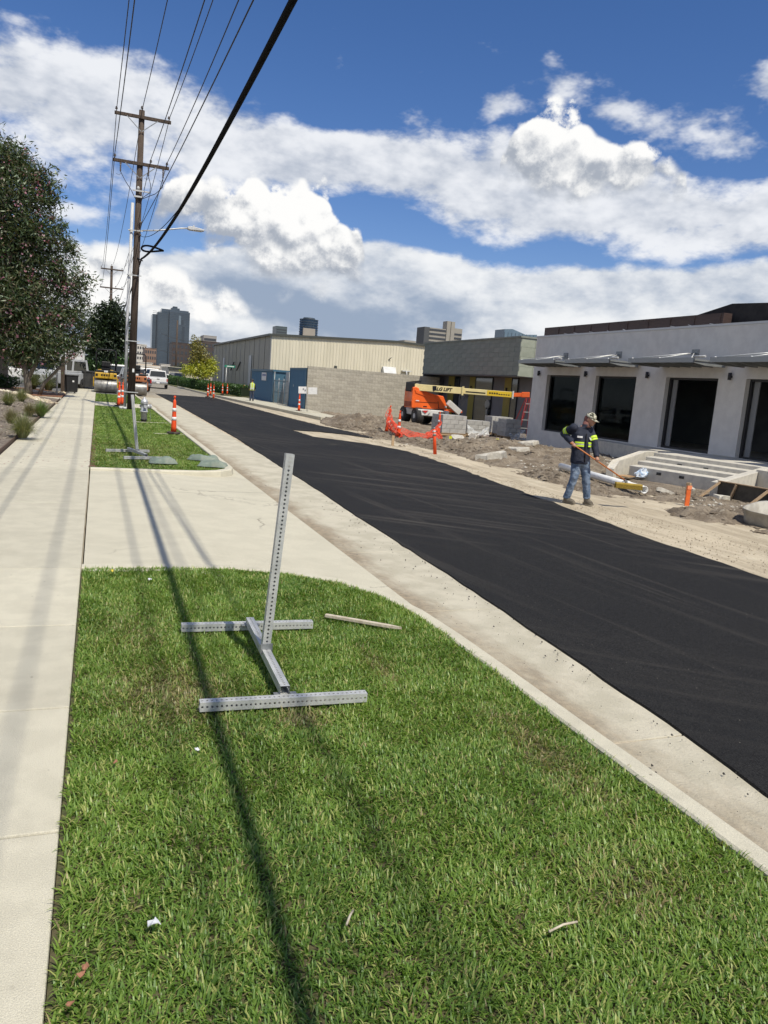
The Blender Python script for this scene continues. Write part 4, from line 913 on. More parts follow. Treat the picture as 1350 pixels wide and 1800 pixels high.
for j, (yy, L_) in enumerate([(4.3, .5), (3.7, .42), (3.2, .35)]): MB().span(-.075, -.071, yy-L_, yy, 2.12, 2.27).build('lettering', mat('notice_blue', (.10, .12, .3), rough=.5), nb_)
gt = thing('chain_gate', 'tall galvanised double gate between the two blue metal sections', 'gate', (13.05, 55.5, -.1))
CREAMP = mat('gate_white_panel', (.55, .56, .56), (.48, .49, .49), 2., .5)
MB().span(.9, .95, .1, 5.2, .1, 2.55).build('inner_panel', CREAMP, gt)
for y in (.15, 1.8, 3.5, 5.15): MB().cyl((0, y, 0), (0, y, 2.0 if y in (1.8, 3.5) else 2.5), .035, .035, 8).build('post', STEELD, gt)
for z in (.15, 1.0, 1.85): MB().cyl((0, .15, z), (0, 5.15, z), .02, .02, 6).build('rail', STEELD, gt)
wm = MB()
for q in range(26):
    y = .2+q*.19; wm.cyl((0, y, .15), (0, min(5.1, y+.5), 1.85), .004, .004, 3, cap=False); wm.cyl((0, min(5.1, y+.5), .15), (0, y, 1.85), .004, .004, 3, cap=False)
stuff(wm.build('mesh', STEELD, gt)); MB().span(-.1, .1, 5.2, 5.35, 0, 2.4).build('blue_post', BLUED, gt)
MB().span(.96, 3, .05, .1, 0, 2.6).build('side_sheet', BLUED, gt)

# ---------------- beige metal warehouse
BEIGE = mat('beige_metal_siding', (.63, .585, .46), (.58, .54, .42), 1.2, .55, stretch=(1, 1, .2), objvar=.02); BEIGES = mat('beige_metal_shaded', (.40, .385, .33), (.37, .355, .305), .8, .6, objvar=.03); TRIM = mat('dark_green_trim', (.06, .065, .06), rough=.5)  # BEIGES: darker copy of the siding, street-side shade put into its colour
HX, HY = 15.0, 72.0; wh = thing('warehouse', 'large beige ribbed metal warehouse with shallow gable roof', 'warehouse', (HX, HY, -.1))
def roofz(x): return 6.02+.52*(min(x, 12.5)/12.5)-.35*max(0, (x-12.5)/12.5)
pw = .915
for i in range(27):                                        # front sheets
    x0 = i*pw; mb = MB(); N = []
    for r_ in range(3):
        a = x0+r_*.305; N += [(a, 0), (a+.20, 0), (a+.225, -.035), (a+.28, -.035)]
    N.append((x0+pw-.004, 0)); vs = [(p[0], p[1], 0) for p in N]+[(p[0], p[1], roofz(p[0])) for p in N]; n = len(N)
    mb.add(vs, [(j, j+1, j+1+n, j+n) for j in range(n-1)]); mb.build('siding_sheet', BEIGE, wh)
L_ = 38.
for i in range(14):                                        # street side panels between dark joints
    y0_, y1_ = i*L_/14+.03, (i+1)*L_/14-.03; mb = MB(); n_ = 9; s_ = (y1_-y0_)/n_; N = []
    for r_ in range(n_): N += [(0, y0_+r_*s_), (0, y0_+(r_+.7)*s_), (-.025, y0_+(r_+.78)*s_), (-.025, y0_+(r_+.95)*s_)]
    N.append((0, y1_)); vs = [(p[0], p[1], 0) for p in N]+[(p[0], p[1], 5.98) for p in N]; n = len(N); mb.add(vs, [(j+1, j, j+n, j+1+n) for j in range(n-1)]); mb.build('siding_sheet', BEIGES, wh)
for i in range(15): MB().span(-.05, .02, i*L_/14-.035, i*L_/14+.035, 0, 5.99).build('joint_trim', TRIM if i % 2 else STEELD, wh)
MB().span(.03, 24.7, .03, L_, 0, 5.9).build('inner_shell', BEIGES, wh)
rf = MB(); rf.add([(-.25, -.2, 6.05), (12.5, -.2, 6.60), (25, -.2, 6.22), (25, L_, 6.22), (12.5, L_, 6.60), (-.25, L_, 6.05)], [(0, 1, 4, 5), (1, 2, 3, 4)])
rf.add([(-.25, -.2, 5.86), (12.5, -.2, 6.41), (25, -.2, 6.03), (25, -.2, 6.22), (12.5, -.2, 6.60), (-.25, -.2, 6.05)], [(0, 1, 4, 5), (1, 2, 3, 4)]); rf.add([(-.25, -.2, 5.86), (-.25, L_, 5.86), (-.25, L_, 6.05), (-.25, -.2, 6.05)], [(3, 2, 1, 0)])
rf.build('roof', TRIM, wh)
for (yy, zz, w_, h_) in [(9.2, 1.9, 1.6, 2.3), (27.5, 1.7, 1.4, 2.4)]: d_ = MB().span(-.06, .0, yy, yy+w_, 0, zz+h_).build('door', mat('white_door', (.45, .46, .47), rough=.5), wh); MB().span(-.08, -.06, yy-.06, yy, 0, zz+h_).build('frame', TRIM, d_)
for yy in (15.5, 19.8): MB().bar((-.15, yy, 3.5), (-.25, yy+1.5, 2.6), .12, .12).build('stair_stringer', BLACKP, wh)
vt = MB().slab([(0, 0), (0, 1.2), (-.35, 1.25), (-.9, .35), (-.9, .05)], 'x', 11.05, 12.35); vt.v = [(v[0], v[1], v[2]+2.75) for v in vt.v]; vt.build('vent_hood', CREAMP, wh); MB().span(11.12, 12.28, -.91, -.905, 2.82, 3.08).build('vent_mouth_shade', DARKVOID, wh)  # shade inside the hood opening painted as a flat dark sheet
MB().tube([(13.5, -.1, 3.6), (13.5, -.45, 3.75), (13.5, -.55, 3.5), (13.5, -.5, 2.8)], .06, 8).span(13.1, 14.0, -.4, -.05, 3.7, 3.78).build('exhaust_pipe', CREAMP, wh)
MB().span(6.2, 6.45, -.15, -.01, 3.3, 3.65).build('wall_box', TRIM, wh); MB().cyl((11.7, -.03, 4.7), (11.9, -.25, 4.95), .05, .02, 6).build('gooseneck', TRIM, wh)
MB().cyl((0, -.25, .6), (25, -.25, .6), .04, .04, 6).build('rail', STEELD, wh)
# white notice boards on posts in front of the blue enclosure
sn = thing('notice_boards', 'two white boards on thin posts before the block wall', 'sign', S(11.6, 44.2, -.05))
for dx, w_, ry in ((-.42, .55, .12), (.22, .56, -.1)): MB().box((dx, 0, 1.33), (w_, .015, .42), M=Matrix.Rotation(ry, 3, 'Z') @ Matrix.Rotation(R(-3), 3, 'Y')).build('board', mat('board_white', (.68, .68, .67), (.60, .60, .60), 9., .6), sn)
MB().cyl((-.05, .02, 0), (-.18, .02, 1.55), .022, .022, 6).build('post', STEELD, sn)
for j in range(3): MB().box((-.5+j*.12, -.012, 1.33+.06*(j % 2)), (.08, .003, .10)).build('lettering', mat('ink', (.2, .2, .22), rough=.7), sn)
# street name sign on its pole before the warehouse
ssn = thing('street_name_sign', 'small green street name sign on a thin pole by the warehouse', 'sign', tuple(G(396, 692, -.1))); 
MB().cyl((0, 0, 0), (0, 0, 2.75), .035, .035, 8).build('post', STEEL, ssn); MB().box((.35, 0, 2.9), (1.1, .02, .24)).build('sign_blade', mat('street_sign_green', (.02, .22, .14), rough=.45), ssn); MB().box((.4, -.013, 2.9), (.75, .004, .09)).build('lettering', REFL, ssn)

# ================================================================ CONSTRUCTION GROUND
EY = [4, 8.7, 9.8, 11, 13.5, 16.5, 21.2, 24.2, 26.5, 30.8, 34.8, 38.8, 46]; EX = [10.2, 9.6, 9.4, 9.15, 8.95, 9.27, 9.7, 9.57, 9.35, 9.85, 9.9, 10.95, 12.6]
def terrain(x, y):
    e = np.interp(y, EY, EX)+(fbm2(x*0, y, 31, 4, .9)-.5)*.7; d = x-e
    n_ = fbm2(x, y, 33, 6, .55, .58); n2_ = fbm2(x, y, 35, 4, 3.2, .6); n3_ = fbm2(x, y, 36, 3, 9., .6)
    z = np.full_like(x, ZR-.06); edge = np.clip(d/.25, 0, 1)
    tr = np.exp(-((d-.55)/.40)**2)*np.clip((30-y)/5, 0, 1); z -= .13*tr
    lump = np.clip((n_-.44)*2.6, 0, 1)*np.exp(-((d-2.2)/1.7)**2)*np.clip((y-9)/3, .25, 1); z += .30*lump*np.clip((33-y)/4, .3, 1)*(.6+.8*n2_)
    for (cx, cy, sx_, sy_, h_) in [(12.6, 36.5, 1.7, 3.0, .44), (11.6, 33.8, 1.1, 1.8, .30), (15.2, 40.5, 2.2, 2.6, .30), (13.6, 24.0, 1.4, 1.6, .36), (11.3, 20.4, .9, 1.6, .26), (13.9, 20.6, 1.2, 1.0, .24), (15.0, 26.5, 1.6, 1.5, .30), (10.7, 11.2, .9, .55, .20), (16.6, 23.5, 1.2, 2.0, .25)]:
        z += h_*np.exp(-((x-cx)/sx_)**2-((y-cy)/sy_)**2)*(.55+.9*n2_)
    z += edge*((n2_-.5)*.16+(n3_-.5)*.075+(n_-.5)*.10)
    flat = np.exp(-((x-14.6)/1.9)**2-((y-15.6)/2.3)**2); z = z*(1-flat)+(-.14)*flat
    pa_, pb_ = (12.4, 18.7), (11.3, 14.0); tt_ = np.clip(((x-pa_[0])*(pb_[0]-pa_[0])+(y-pa_[1])*(pb_[1]-pa_[1]))/((pb_[0]-pa_[0])**2+(pb_[1]-pa_[1])**2), 0, 1); dd_ = np.hypot(x-pa_[0]-tt_*(pb_[0]-pa_[0]), y-pa_[1]-tt_*(pb_[1]-pa_[1])); fl = np.exp(-(dd_/1.0)**2)*.92; z = z*(1-fl)+(-.13+(n2_-.5)*.08)*fl
    lift = np.exp(-((x-18.6)/3.2)**2-((y-41.3)/2.4)**2); z = z*(1-lift)+(-.11)*lift
    return np.where(d < 0, ZR-.16, z)
m = bpy.data.materials.new('dug_earth'); m.use_nodes = True; t = NT(m.node_tree); b = m.node_tree.nodes['Principled BSDF']
co = t.node('ShaderNodeTexCoord').outputs['Object']; sp = t.node('ShaderNodeSeparateXYZ'); t.l.new(co, sp.inputs[0])
c = t.mix(t.ss(t.noise(co, 1.6, 7, .65), .38, .64), (.16, .128, .095), (.275, .23, .175))
c = t.mix(t.ss(t.noise(co, 5., 5, .6), .55, .70, 0., .7), c, (.40, .36, .29))
c = t.mix(t.ss(t.noise(co, 22., 4, .65), .48, .66, 0., .5), c, (.095, .075, .055))
c = t.mix(t.ss(sp.outputs[2], -.13, -.24, 0., .75), c, (.085, .068, .05))           # damp trench bottom
t.put(b.inputs['Base Color'], c); b.inputs['Roughness'].default_value = .95; b.inputs['Specular IOR Level'].default_value = .2
bn = t.node('ShaderNodeBump'); bn.inputs['Strength'].default_value = .9; bn.inputs['Distance'].default_value = .05
t.put(bn.inputs['Height'], t.noise(co, 14., 5, .7)); t.l.new(bn.outputs[0], b.inputs['Normal']); EARTH = m
gx = np.concatenate([np.arange(8.4, 14.5, .07), np.arange(14.5, 23.5, .14)]); gy = np.concatenate([np.arange(6, 22, .08), np.arange(22, 50.3, .14)])
XX, YY = np.meshgrid(gx, gy); ZZ = terrain(XX, YY); n0, n1_ = XX.shape; idx = np.arange(n0*n1_).reshape(n0, n1_)
F4 = np.stack([idx[:-1, :-1], idx[:-1, 1:], idx[1:, 1:], idx[1:, :-1]], -1).reshape(-1, 4)
struct(link('dirt', npmesh('dirt', np.stack([XX, YY, ZZ], -1).reshape(-1, 3), F4, True), EARTH))
def tz(x, y): return float(terrain(np.array([float(x)]), np.array([float(y)]))[0])
# clods and gravel too small to count
def clods(name, N, fx, smin, smax, matl, label, seed):
    rg = np.random.default_rng(seed); xs, ys = fx(rg, N); zs = terrain(xs, ys)
    s_ = smin*(smax/smin)**(rg.random(len(xs))**2.2); base_ = np.array([(1, 0, 0), (-1, 0, 0), (0, 1, 0), (0, -1, 0), (0, 0, 1), (0, 0, -.5)], float); fc = np.array([(0, 2, 4), (2, 1, 4), (1, 3, 4), (3, 0, 4), (2, 0, 5), (1, 2, 5), (3, 1, 5), (0, 3, 5)])
    V = base_[None]*(s_[:, None, None]*rg.uniform(.25, 1.4, (len(xs), 6, 1))); V[..., 2] *= .6; th = rg.uniform(0, 6.3, len(xs)); c_, s2_ = np.cos(th)[:, None], np.sin(th)[:, None]
    V = np.stack([V[..., 0]*c_-V[..., 1]*s2_, V[..., 0]*s2_+V[..., 1]*c_, V[..., 2]], -1)+np.stack([xs, ys, zs], -1)[:, None]
    F = (np.arange(len(xs))*6)[:, None, None]+fc[None]; stuff(link(name, npmesh(name, V.reshape(-1, 3), F.reshape(-1, 3)), matl), label, 'rubble')
def f_dirt(rg, N):
    y = rg.uniform(8, 34, N); x = np.interp(y, EY, EX)+np.abs(rg.normal(.2, 2.2, N))+.15; q = rg.random(N) < np.clip((fbm2(x, y, 33, 6, .55, .58)-.38)*5, .05, 1); return x[q], y[q]
clods('earth_clods', 14000, f_dirt, .012, .10, EARTH, 'broken clods of brown earth along the dug trench', 3)
PALE = mat('pale_broken_concrete', (.50, .475, .42), (.40, .375, .325), 9., .9, .5, 30., stain=(.26, .23, .19), sscale=6., samt=.5)
def f_pale(rg, N):
    cs = [(15.3, 25.0, 1.2, 1.5), (13.0, 26.5, 1.0, 1.2), (16.3, 21.7, .7, 1.0), (12.0, 18.8, .9, .9), (12.2, 12.5, .6, .8), (14.4, 28.5, .9, .8)]; k_ = rg.integers(0, len(cs), N); c_ = np.array(cs)[k_]
    return rg.normal(c_[:, 0], c_[:, 2]*.6), rg.normal(c_[:, 1], c_[:, 3]*.6)
clods('pale_rubble', 1500, f_pale, .008, .06, PALE, 'pale broken concrete bits scattered over the dug earth', 4)
def f_gr(rg, N):
    y = 6+rg.random(N)**1.5*26; x0 = np.interp(y, [5, 8, 10, 12, 15, 18, 22, 26, 32], [7.45, 7.6, 7.75, 8.1, 8.4, 8.8, 9.2, 8.9, 9.6]); x1 = np.interp(y, EY, EX); return x0+(x1-x0)*rg.random(N)**.8, y
rg_ = np.random.default_rng(8); gxs, gys = f_gr(rg_, 5000)
sz = .004+.014*rg_.random(len(gxs))**3; V = np.array([(1, 0, 0), (-.5, .87, 0), (-.5, -.87, 0), (0, 0, .9)])[None]*sz[:, None, None]*rg_.uniform(.6, 1.3, (len(gxs), 4, 1))+np.stack([gxs, gys, np.full(len(gxs), ZR-.03)], -1)[:, None]
F = (np.arange(len(gxs))*4)[:, None, None]+np.array([(0, 1, 3), (1, 2, 3), (2, 0, 3)])[None]; stuff(link('gravel', npmesh('gravel', V.reshape(-1, 3), F.reshape(-1, 3)), mat('gravel_mix', (.40, .34, .25), (.20, .165, .12), 25., .95)), 'loose gravel on the road base beside the new asphalt', 'gravel')
# individual slabs of broken concrete
def chunk(px, py, size, label, seed, matl=PALE, flat=.45, z=0.0):
    p = G(px, py, -.08+z); rg = random.Random(seed); p.z = max(tz(p.x, p.y), -.25); n = 7; ang = sorted(rg.uniform(0, 6.28) for _ in range(n)); pts = [(size*rg.uniform(.7, 1.1)*math.cos(a_), size*rg.uniform(.55, .9)*math.sin(a_)) for a_ in ang]
    h_ = size*flat; mb = MB(); vs = [(x*1.0, y, -h_*.4) for x, y in pts]+[(x*.92+rg.uniform(-.03, .03), y*.9, h_*rg.uniform(.7, 1.15)) for x, y in pts]
    mb.add(vs, [tuple(range(n, 2*n)), tuple(reversed(range(n)))]+[(i, (i+1) % n, (i+1) % n+n, i+n) for i in range(n)]); o = mb.build('concrete_chunk', matl, loc=p, bevel=size*.04); o.rotation_euler = (rg.uniform(-.3, .3), rg.uniform(-.3, .3), rg.uniform(0, 6)); return tag(o, label, 'rubble', 'broken concrete chunks on the dirt')
BROWNROCK = mat('brown_rock', (.20, .145, .10), (.15, .11, .08), 6., .9, .5, 20.)
for a_ in [(802, 775, .42, 'flat white concrete chunk in front of the block stacks', 1, PALE, .35), (797, 764, .40, 'brown earth boulder beside the first block stack', 2, BROWNROCK, .8), (834, 770, .36, 'pale upright concrete chunk left of the white building', 3, PALE, .6), (704, 778, .30, 'pale concrete piece at the trench edge under the orange net', 4, PALE, .35),
           (860, 809, .55, 'large crumbled pale slab on the trench bank', 5, PALE, .3), (905, 800, .5, 'pale broken slab behind the crumbled trench bank', 6, PALE, .25), (925, 790, .45, 'pale concrete slab lying before the white wall corner', 7, PALE, .22), (960, 788, .30, 'small pale concrete chunk before the leftmost window', 8, PALE, .4),
           (1028, 868, .18, 'small white scrap of board on the dirt beside the worker', 9, PALE, .15), (1265, 874, .30, 'white chunk of plaster in front of the formwork', 10, PALE, .4), (1172, 864, .26, 'pale rubble piece before the lowest step', 11, PALE, .3), (1068, 803, .26, 'pale rubble piece by the steps side wall', 12, PALE, .4), (1085, 797, .22, 'small pale rubble piece beside the side wall top', 13, PALE, .4),
           (1215, 858, .16, 'white lump of mortar at the foot of the lowest step', 14, PALE, .6)]: chunk(*a_)
# ---------------- pipe, stakes, board, tub, bag
PVC = mat('white_pvc', (.80, .80, .78), (.74, .74, .72), 4., .4, stain=(.5, .47, .42), sscale=3., samt=.25)
a, b2 = G(986, 819, -.0), G(1133, 861, .02); pp = thing('pvc_pipe', 'long white plastic pipe lying on the dirt behind the broom', 'pipe', (0, 0, 0)); d = (b2-a).normalized()
x_ = d.cross(Vector((0, 0, 1))).normalized(); y_ = d.cross(x_); N = 16; vs = []
for p_, r_ in ((a, .085), (b2, .085), (b2, .070), (a, .070)):
    for i in range(N): th = 2*math.pi*i/N; vs.append(p_+x_*(r_*math.cos(th))+y_*(r_*math.sin(th)))
MB().add(vs, [(j*N+i, j*N+(i+1) % N, ((j+1) % 4)*N+(i+1) % N, ((j+1) % 4)*N+i) for j in range(4) for i in range(N)], True).build('tube', PVC, pp)
q = b2-d*.95; MB().cyl(q, q+d*.16, .097, .097, 16).build('coupling', PVC, pp)
p_ = G(1207, 888, -.12); sk = thing('marker_stake', 'short orange painted stake standing in the dirt', 'stake', p_); MB().prism([(-.055, -.012), (.055, -.012), (.055, .012), (-.055, .012)], -.1, .40).build('blade', mat('orange_painted_wood', (.68, .14, .03), (.58, .11, .025), 9., .6), sk, bevel=.004); MB().prism([(-.056, -.022), (.056, -.022), (.056, -.013), (-.056, -.013)], .33, .41).build('ribbon', mat('pink_ribbon', (.75, .25, .12), rough=.5), sk)
p_ = G(690, 783, -.12); tag(MB().prism([(-.045, -.015), (.045, -.015), (.045, .015), (-.045, .015)], -.1, .34).build('marker_stake', WOOD, loc=p_), 'thin bare wooden stake below the orange net', 'stake')
for i, (px, py, lab) in enumerate([(870, 786, 'small yellow pin flag before the white building corner'), (788, 782, 'yellow-green pin flag near the brown boulder')]):
    p_ = G(px, py, -.05); f_ = thing('pin_flag', lab, 'flag', p_); MB().cyl((0, 0, -.05), (0, 0, .32), .006, .006, 5).build('wire_stem', STEELD, f_); MB().box((.06, 0, .27), (.13, .004, .10)).build('flag_cloth', mat('lime_flag', (.55, .55, .03), rough=.6), f_)
p_ = G(1128, 838, -.06)
rg = random.Random(5); bag = MB().ball((0, 0, .08), (.26, .18, .12), 22, 12); bag.v = [(v[0]*(1+rg.uniform(-.22, .22)), v[1]*(1+rg.uniform(-.22, .22)), max(.0, v[2]*(1+rg.uniform(-.35, .3))+.05*math.sin(v[0]*11))) for v in bag.v]; bag.sm = [False]*len(bag.sm)
tag(bag.build('plastic_bag', mat('blue_white_plastic', (.62, .66, .70), (.30, .42, .58), 7., .3), loc=p_), 'crumpled white and blue plastic bag at the foot of the steps', 'bag')
p_ = G(1100, 838, -.08); tag(MB().box((0, 0, .02), (.5, .34, .02), rz=.5).build('plywood_scrap', mat('tan_plywood', (.42, .27, .14), (.36, .23, .12), 5., .7), loc=p_), 'tan plywood scrap on the dirt behind the broom handle', 'board')
# galvanised tub lying at the right edge
TUBM = mat('scuffed_tub', (.40, .385, .34), (.30, .285, .25), 5., .6, stain=(.25, .22, .18), sscale=4., samt=.6); p_ = G(1352, 922, -.12)
tub = MB(); N = 24; prof = [(.40, .0), (.43, .10), (.46, .28), (.48, .295), (.48, .31), (.44, .30), (.40, .08), (.0, .05)]; vs = []
for r_, z_ in prof:
    for i in range(N): th = 2*math.pi*i/N; cx_, cy_ = math.cos(th), math.sin(th); e_ = (abs(cx_)**4+abs(cy_)**4)**(-.25); vs.append((r_*cx_*e_*1.15, r_*cy_*e_*.8, z_))
tub.add(vs, [(j*N+i, j*N+(i+1) % N, (j+1)*N+(i+1) % N, (j+1)*N+i) for j in range(len(prof)-1) for i in range(N)], True); tub.f.append(tuple(reversed(range(N)))); tub.sm.append(False)
o = tub.build('mortar_tub', TUBM, loc=p_, rz=.35); o.rotation_euler = (R(4), R(-6), .35); tag(o, 'dirty pale mortar tub lying at the right edge of the dirt', 'tub')

# ---------------- stacks of concrete blocks
STK = mat('stacked_block', (.42, .41, .385), (.36, .35, .33), 6., .9, .25, 60., objvar=.09)
def block_stack(x0, y0, nx, ny, nz, label, bw=.40, bd=.40, bh=.20, rz=0., wrap=False, z=-.1):
    s_ = thing('block_stack', label, 'block stack', (x0, y0, z), rz, 'stacks of grey concrete blocks')
    me_ = MB().span(.007, bw-.007, .004, bd-.004, .005, bh-.005).mesh('block'); mh = MB().span(.007, bw/2-.007, .004, bd-.004, .005, bh-.005).mesh('block')
    for zz in range(nz):
        for yy in range(ny):
            if zz % 2 and nx > 1:
                link('block', mh, STK, s_, (random.uniform(-.006, .006), yy*bd, .12+zz*bh)); link('block', mh, STK, s_, (nx*bw-bw/2, yy*bd, .12+zz*bh))
                for xx in range(nx-1): link('block', me_, STK, s_, (bw/2+xx*bw+random.uniform(-.005, .005), yy*bd+random.uniform(-.006, .006), .12+zz*bh))
            else:
                for xx in range(nx): link('block', me_, STK, s_, (xx*bw+random.uniform(-.005, .005), yy*bd+random.uniform(-.006, .006), .12+zz*bh))
    for q in range(3): MB().span(-.02, nx*bw+.02, q*(ny*bd-.1)/2, q*(ny*bd-.1)/2+.1, 0, .10).build('pallet_runner', WOOD, s_)
    MB().span(-.02, nx*bw+.02, -.02, ny*bd+.02, .10, .118).build('pallet_deck', WOOD, s_)
    return s_
block_stack(14.52, 31.6, 3, 3, 4, 'grey block stack nearest the lift, catching full sun')
block_stack(16.2, 32.5, 3, 2, 3, 'half-shaded block stack in front of the row, with loose plastic')
block_stack(18.67, 34.7, 3, 2, 4, 'tall pale block stack at the back of the row')
block_stack(18.45, 33.4, 2, 2, 3, 'small shaded block stack between the pale stack and building')
block_stack(17.75, 31.6, 2, 2, 4, 'shaded block stack touching the corner of the white building')
FILM = bpy.data.materials.new('clear_film'); FILM.use_nodes = True; nt = FILM.node_tree; nt.nodes.clear(); t = NT(nt)
tr = t.node('ShaderNodeBsdfTransparent'); df = t.node('ShaderNodeBsdfPrincipled'); df.inputs['Base Color'].default_value = (.7, .73, .76, 1); df.inputs['Roughness'].default_value = .25; mx = t.node('ShaderNodeMixShader'); mx.inputs[0].default_value = .38
t.l.new(tr.outputs[0], mx.inputs[1]); t.l.new(df.outputs[0], mx.inputs[2]); ou = t.node('ShaderNodeOutputMaterial'); t.l.new(mx.outputs[0], ou.inputs[0])
def film(x, y, w, h_, label, seed, rz=0.):
    rg = np.random.default_rng(seed); nu, nv = 16, 12; u, v = np.meshgrid(np.linspace(0, 1, nu), np.linspace(0, 1, nv)); z_ = h_*(1-v**1.2)*(.7+.3*np.sin(u*5+seed))+rg.normal(0, .01, u.shape); yy = -.05-.25*v+.05*np.sin(u*17+v*9)+rg.normal(0, .012, u.shape)
    V = np.stack([u*w+.03*np.sin(v*8), yy, np.maximum(z_, .02)], -1).reshape(-1, 3); ix = np.arange(nu*nv).reshape(nv, nu); F = np.stack([ix[:-1, :-1], ix[:-1, 1:], ix[1:, 1:], ix[1:, :-1]], -1).reshape(-1, 4)
    tag(link('plastic_sheet', npmesh('plastic_sheet', V, F, True), FILM, loc=(x, y, -.1), rz=rz), label, 'plastic sheet')
film(16.15, 32.45, 1.1, .55, 'crumpled clear plastic sheet hanging on the half-shaded block stack', 2); film(17.85, 31.5, .8, .5, 'clear plastic sheet bunched at the shaded stack by the white wall', 3)

# ---------------- orange safety net
NET = mat('orange_net_plastic', (.80, .10, .05), rough=.5)
def netz(u, v, seed=0): return 0
corners = [(Vector(S(11.0, 29.3, -.05)), 1.08), (Vector(S(10.44, 26.5, -.05)), .42), (Vector(S(11.6, 26.6, -.05)), .30), (Vector(S(12.99, 28.58, -.05)), .85)]
nt_ = MB(); segs = []
for (pa, ha), (pb, hb) in zip(corners[:-1], corners[1:]):
    L_ = (pb-pa).length; n_ = int(L_/.075)
    for i in range(n_+1):
        q = i/n_; segs.append((pa.lerp(pb, q)+Vector((.06*math.sin(i*.9), .06*math.cos(i*.7), 0)), (ha*(1-q)+hb*q)*(1-.75*math.sin(math.pi*q)*(.5 if ha > 1 or hb > .8 else .2))))
rowsN = 9
for i, (p_, h_) in enumerate(segs):
    P0 = [p_+Vector((.10*math.sin(j*.8+i*.15), .35*(1-j/rowsN)*0-.25*(1-j/rowsN), max(.02, h_*j/rowsN)+.0)) for j in range(rowsN+1)]
    P0 = [Vector((q_.x, q_.y, max(tz(q_.x, q_.y)+.03, tz(p_.x, p_.y)+h_*j/rowsN))) for j, q_ in enumerate(P0)]
    for a_, b_ in zip(P0[:-1], P0[1:]): nt_.cyl(a_, b_, .011, .011, 3, cap=False)
    if i:
        for j, (a_, b_) in enumerate(zip(prev, P0)): nt_.cyl(a_, b_, .011 if j not in (0, rowsN) else .012, None, 3, cap=False)
    prev = P0
tag(nt_.build('safety_net', NET), 'sagging orange plastic safety net strung between the cones', 'net')

# ---------------- fallen barricade and far worker's corner
bz = thing('barricade', 'red and white striped barricade fallen over before the hedge', 'barricade', tuple(G(425, 693, -.05)), R(8))
for j, (z_, tl_) in enumerate(((.35, .18), (.75, -.05))):
    for i in range(8): MB().box((-1.4+i*.4, j*.25, z_+tl_*(i-4)*.12), (.40, .03, .22), M=Matrix.Rotation(-tl_*.3, 3, 'Y')).build('stripe', mat('barricade_red', (.6, .05, .03), rough=.5) if i % 2 else REFL, bz)
for x in (-1.1, .9): MB().bar((x-.25, 0, -.02), (x+.1, .1, 1.2), .04).build('leg', STEELD, bz); MB().bar((x+.3, .3, -.02), (x+.1, .1, 1.2), .04).build('leg', STEELD, bz)

# ================================================================ MACHINES AND VEHICLES
def text_mesh(body, size, shear=0., bold=0.):
    cu = bpy.data.curves.new('txt', 'FONT'); cu.body = body; cu.size = size; cu.shear = shear; cu.offset = bold; cu.extrude = .003; cu.align_x = 'LEFT'
    o_ = bpy.data.objects.new('txt', cu); COL.objects.link(o_); bpy.context.view_layer.update(); me_ = bpy.data.meshes.new_from_object(o_.evaluated_get(bpy.context.evaluated_depsgraph_get())); bpy.data.objects.remove(o_); bpy.data.curves.remove(cu); return me_
def place_text(name, body, size, origin, xdir, updir, matl, parent, shear=0., bold=0.):
    me_ = text_mesh(body, size, shear, bold); x = Vector(xdir).normalized(); u = Vector(updir); u = (u-x*u.dot(x)).normalized(); n = x.cross(u)
    M_ = Matrix((x, u, n)).transposed().to_4x4(); M_.translation = origin; me_.transform(M_); me_.materials.clear(); return link(name, me_, matl, parent)
# ---------------- boom lift
LORANGE = mat('lift_orange', (.80, .135, .022), (.74, .12, .02), 1.5, .38, coat=.3, stain=(.45, .10, .03), sscale=1.5, samt=.35); LCREAM = mat('lift_cream', (.78, .66, .33), (.72, .61, .30), 1.5, .4); LYEL = mat('decal_yellow', (.70, .48, .03), rough=.4); LWHITE = mat('lift_white', (.62, .62, .60), (.5, .5, .48), 2., .45)
INK = mat('black_ink', (.012, .012, .014), rough=.5)
bl = thing('boom_lift', 'orange and cream boom lift with its boom stretched to the right', 'boom lift', (0, 0, 0))
Z2 = lambda x, y: (700+x/5.19, 660+y/5.19)
def lp_(x, y, Y): return AY(*Z2(x, y), Y)
ya, yb_ = 40.7, 41.9
out = [(122, 296), (122, 235), (136, 108), (160, 102), (215, 128), (330, 172), (415, 190), (436, 250), (446, 305), (440, 315)]
pol = [(lp_(x, y, ya).x, lp_(x, y, ya).z) for x, y in out]
MB().slab(pol, 'y', ya, yb_).build('counterweight_hood', LORANGE, bl, bevel=.05)
# hood pressings, vent and handle on the camera side
for qs, nm, m_ in [([(150, 128), (325, 190), (365, 230), (330, 222), (160, 160)], 'hood_crease', LORANGE), ([(360, 235), (364, 235), (372, 300), (368, 300)], 'hood_joint', INK), ([(150, 238), (365, 250), (366, 254), (150, 242)], 'hood_joint', INK), ([(228, 278), (262, 280), (262, 290), (228, 288)], 'latch', INK), ([(160, 224), (190, 226), (190, 234), (160, 232)], 'decal', REFL), ([(425, 278), (440, 279), (441, 297), (426, 296)], 'decal', REFL)]:
    MB().slab([(lp_(x, y, ya).x, lp_(x, y, ya).z) for x, y in qs], 'y', ya-(.035 if nm == 'hood_crease' else .012), ya+.02).build(nm, m_, bl, bevel=.015 if nm == 'hood_crease' else 0)
xg = lp_(122, 260, ya).x; MB().span(xg-.03, xg+.02, ya+.1, yb_-.1, lp_(122, 285, ya).z, lp_(122, 238, ya).z).build('grille', mat('grille_red', (.30, .05, .015), rough=.5), bl)
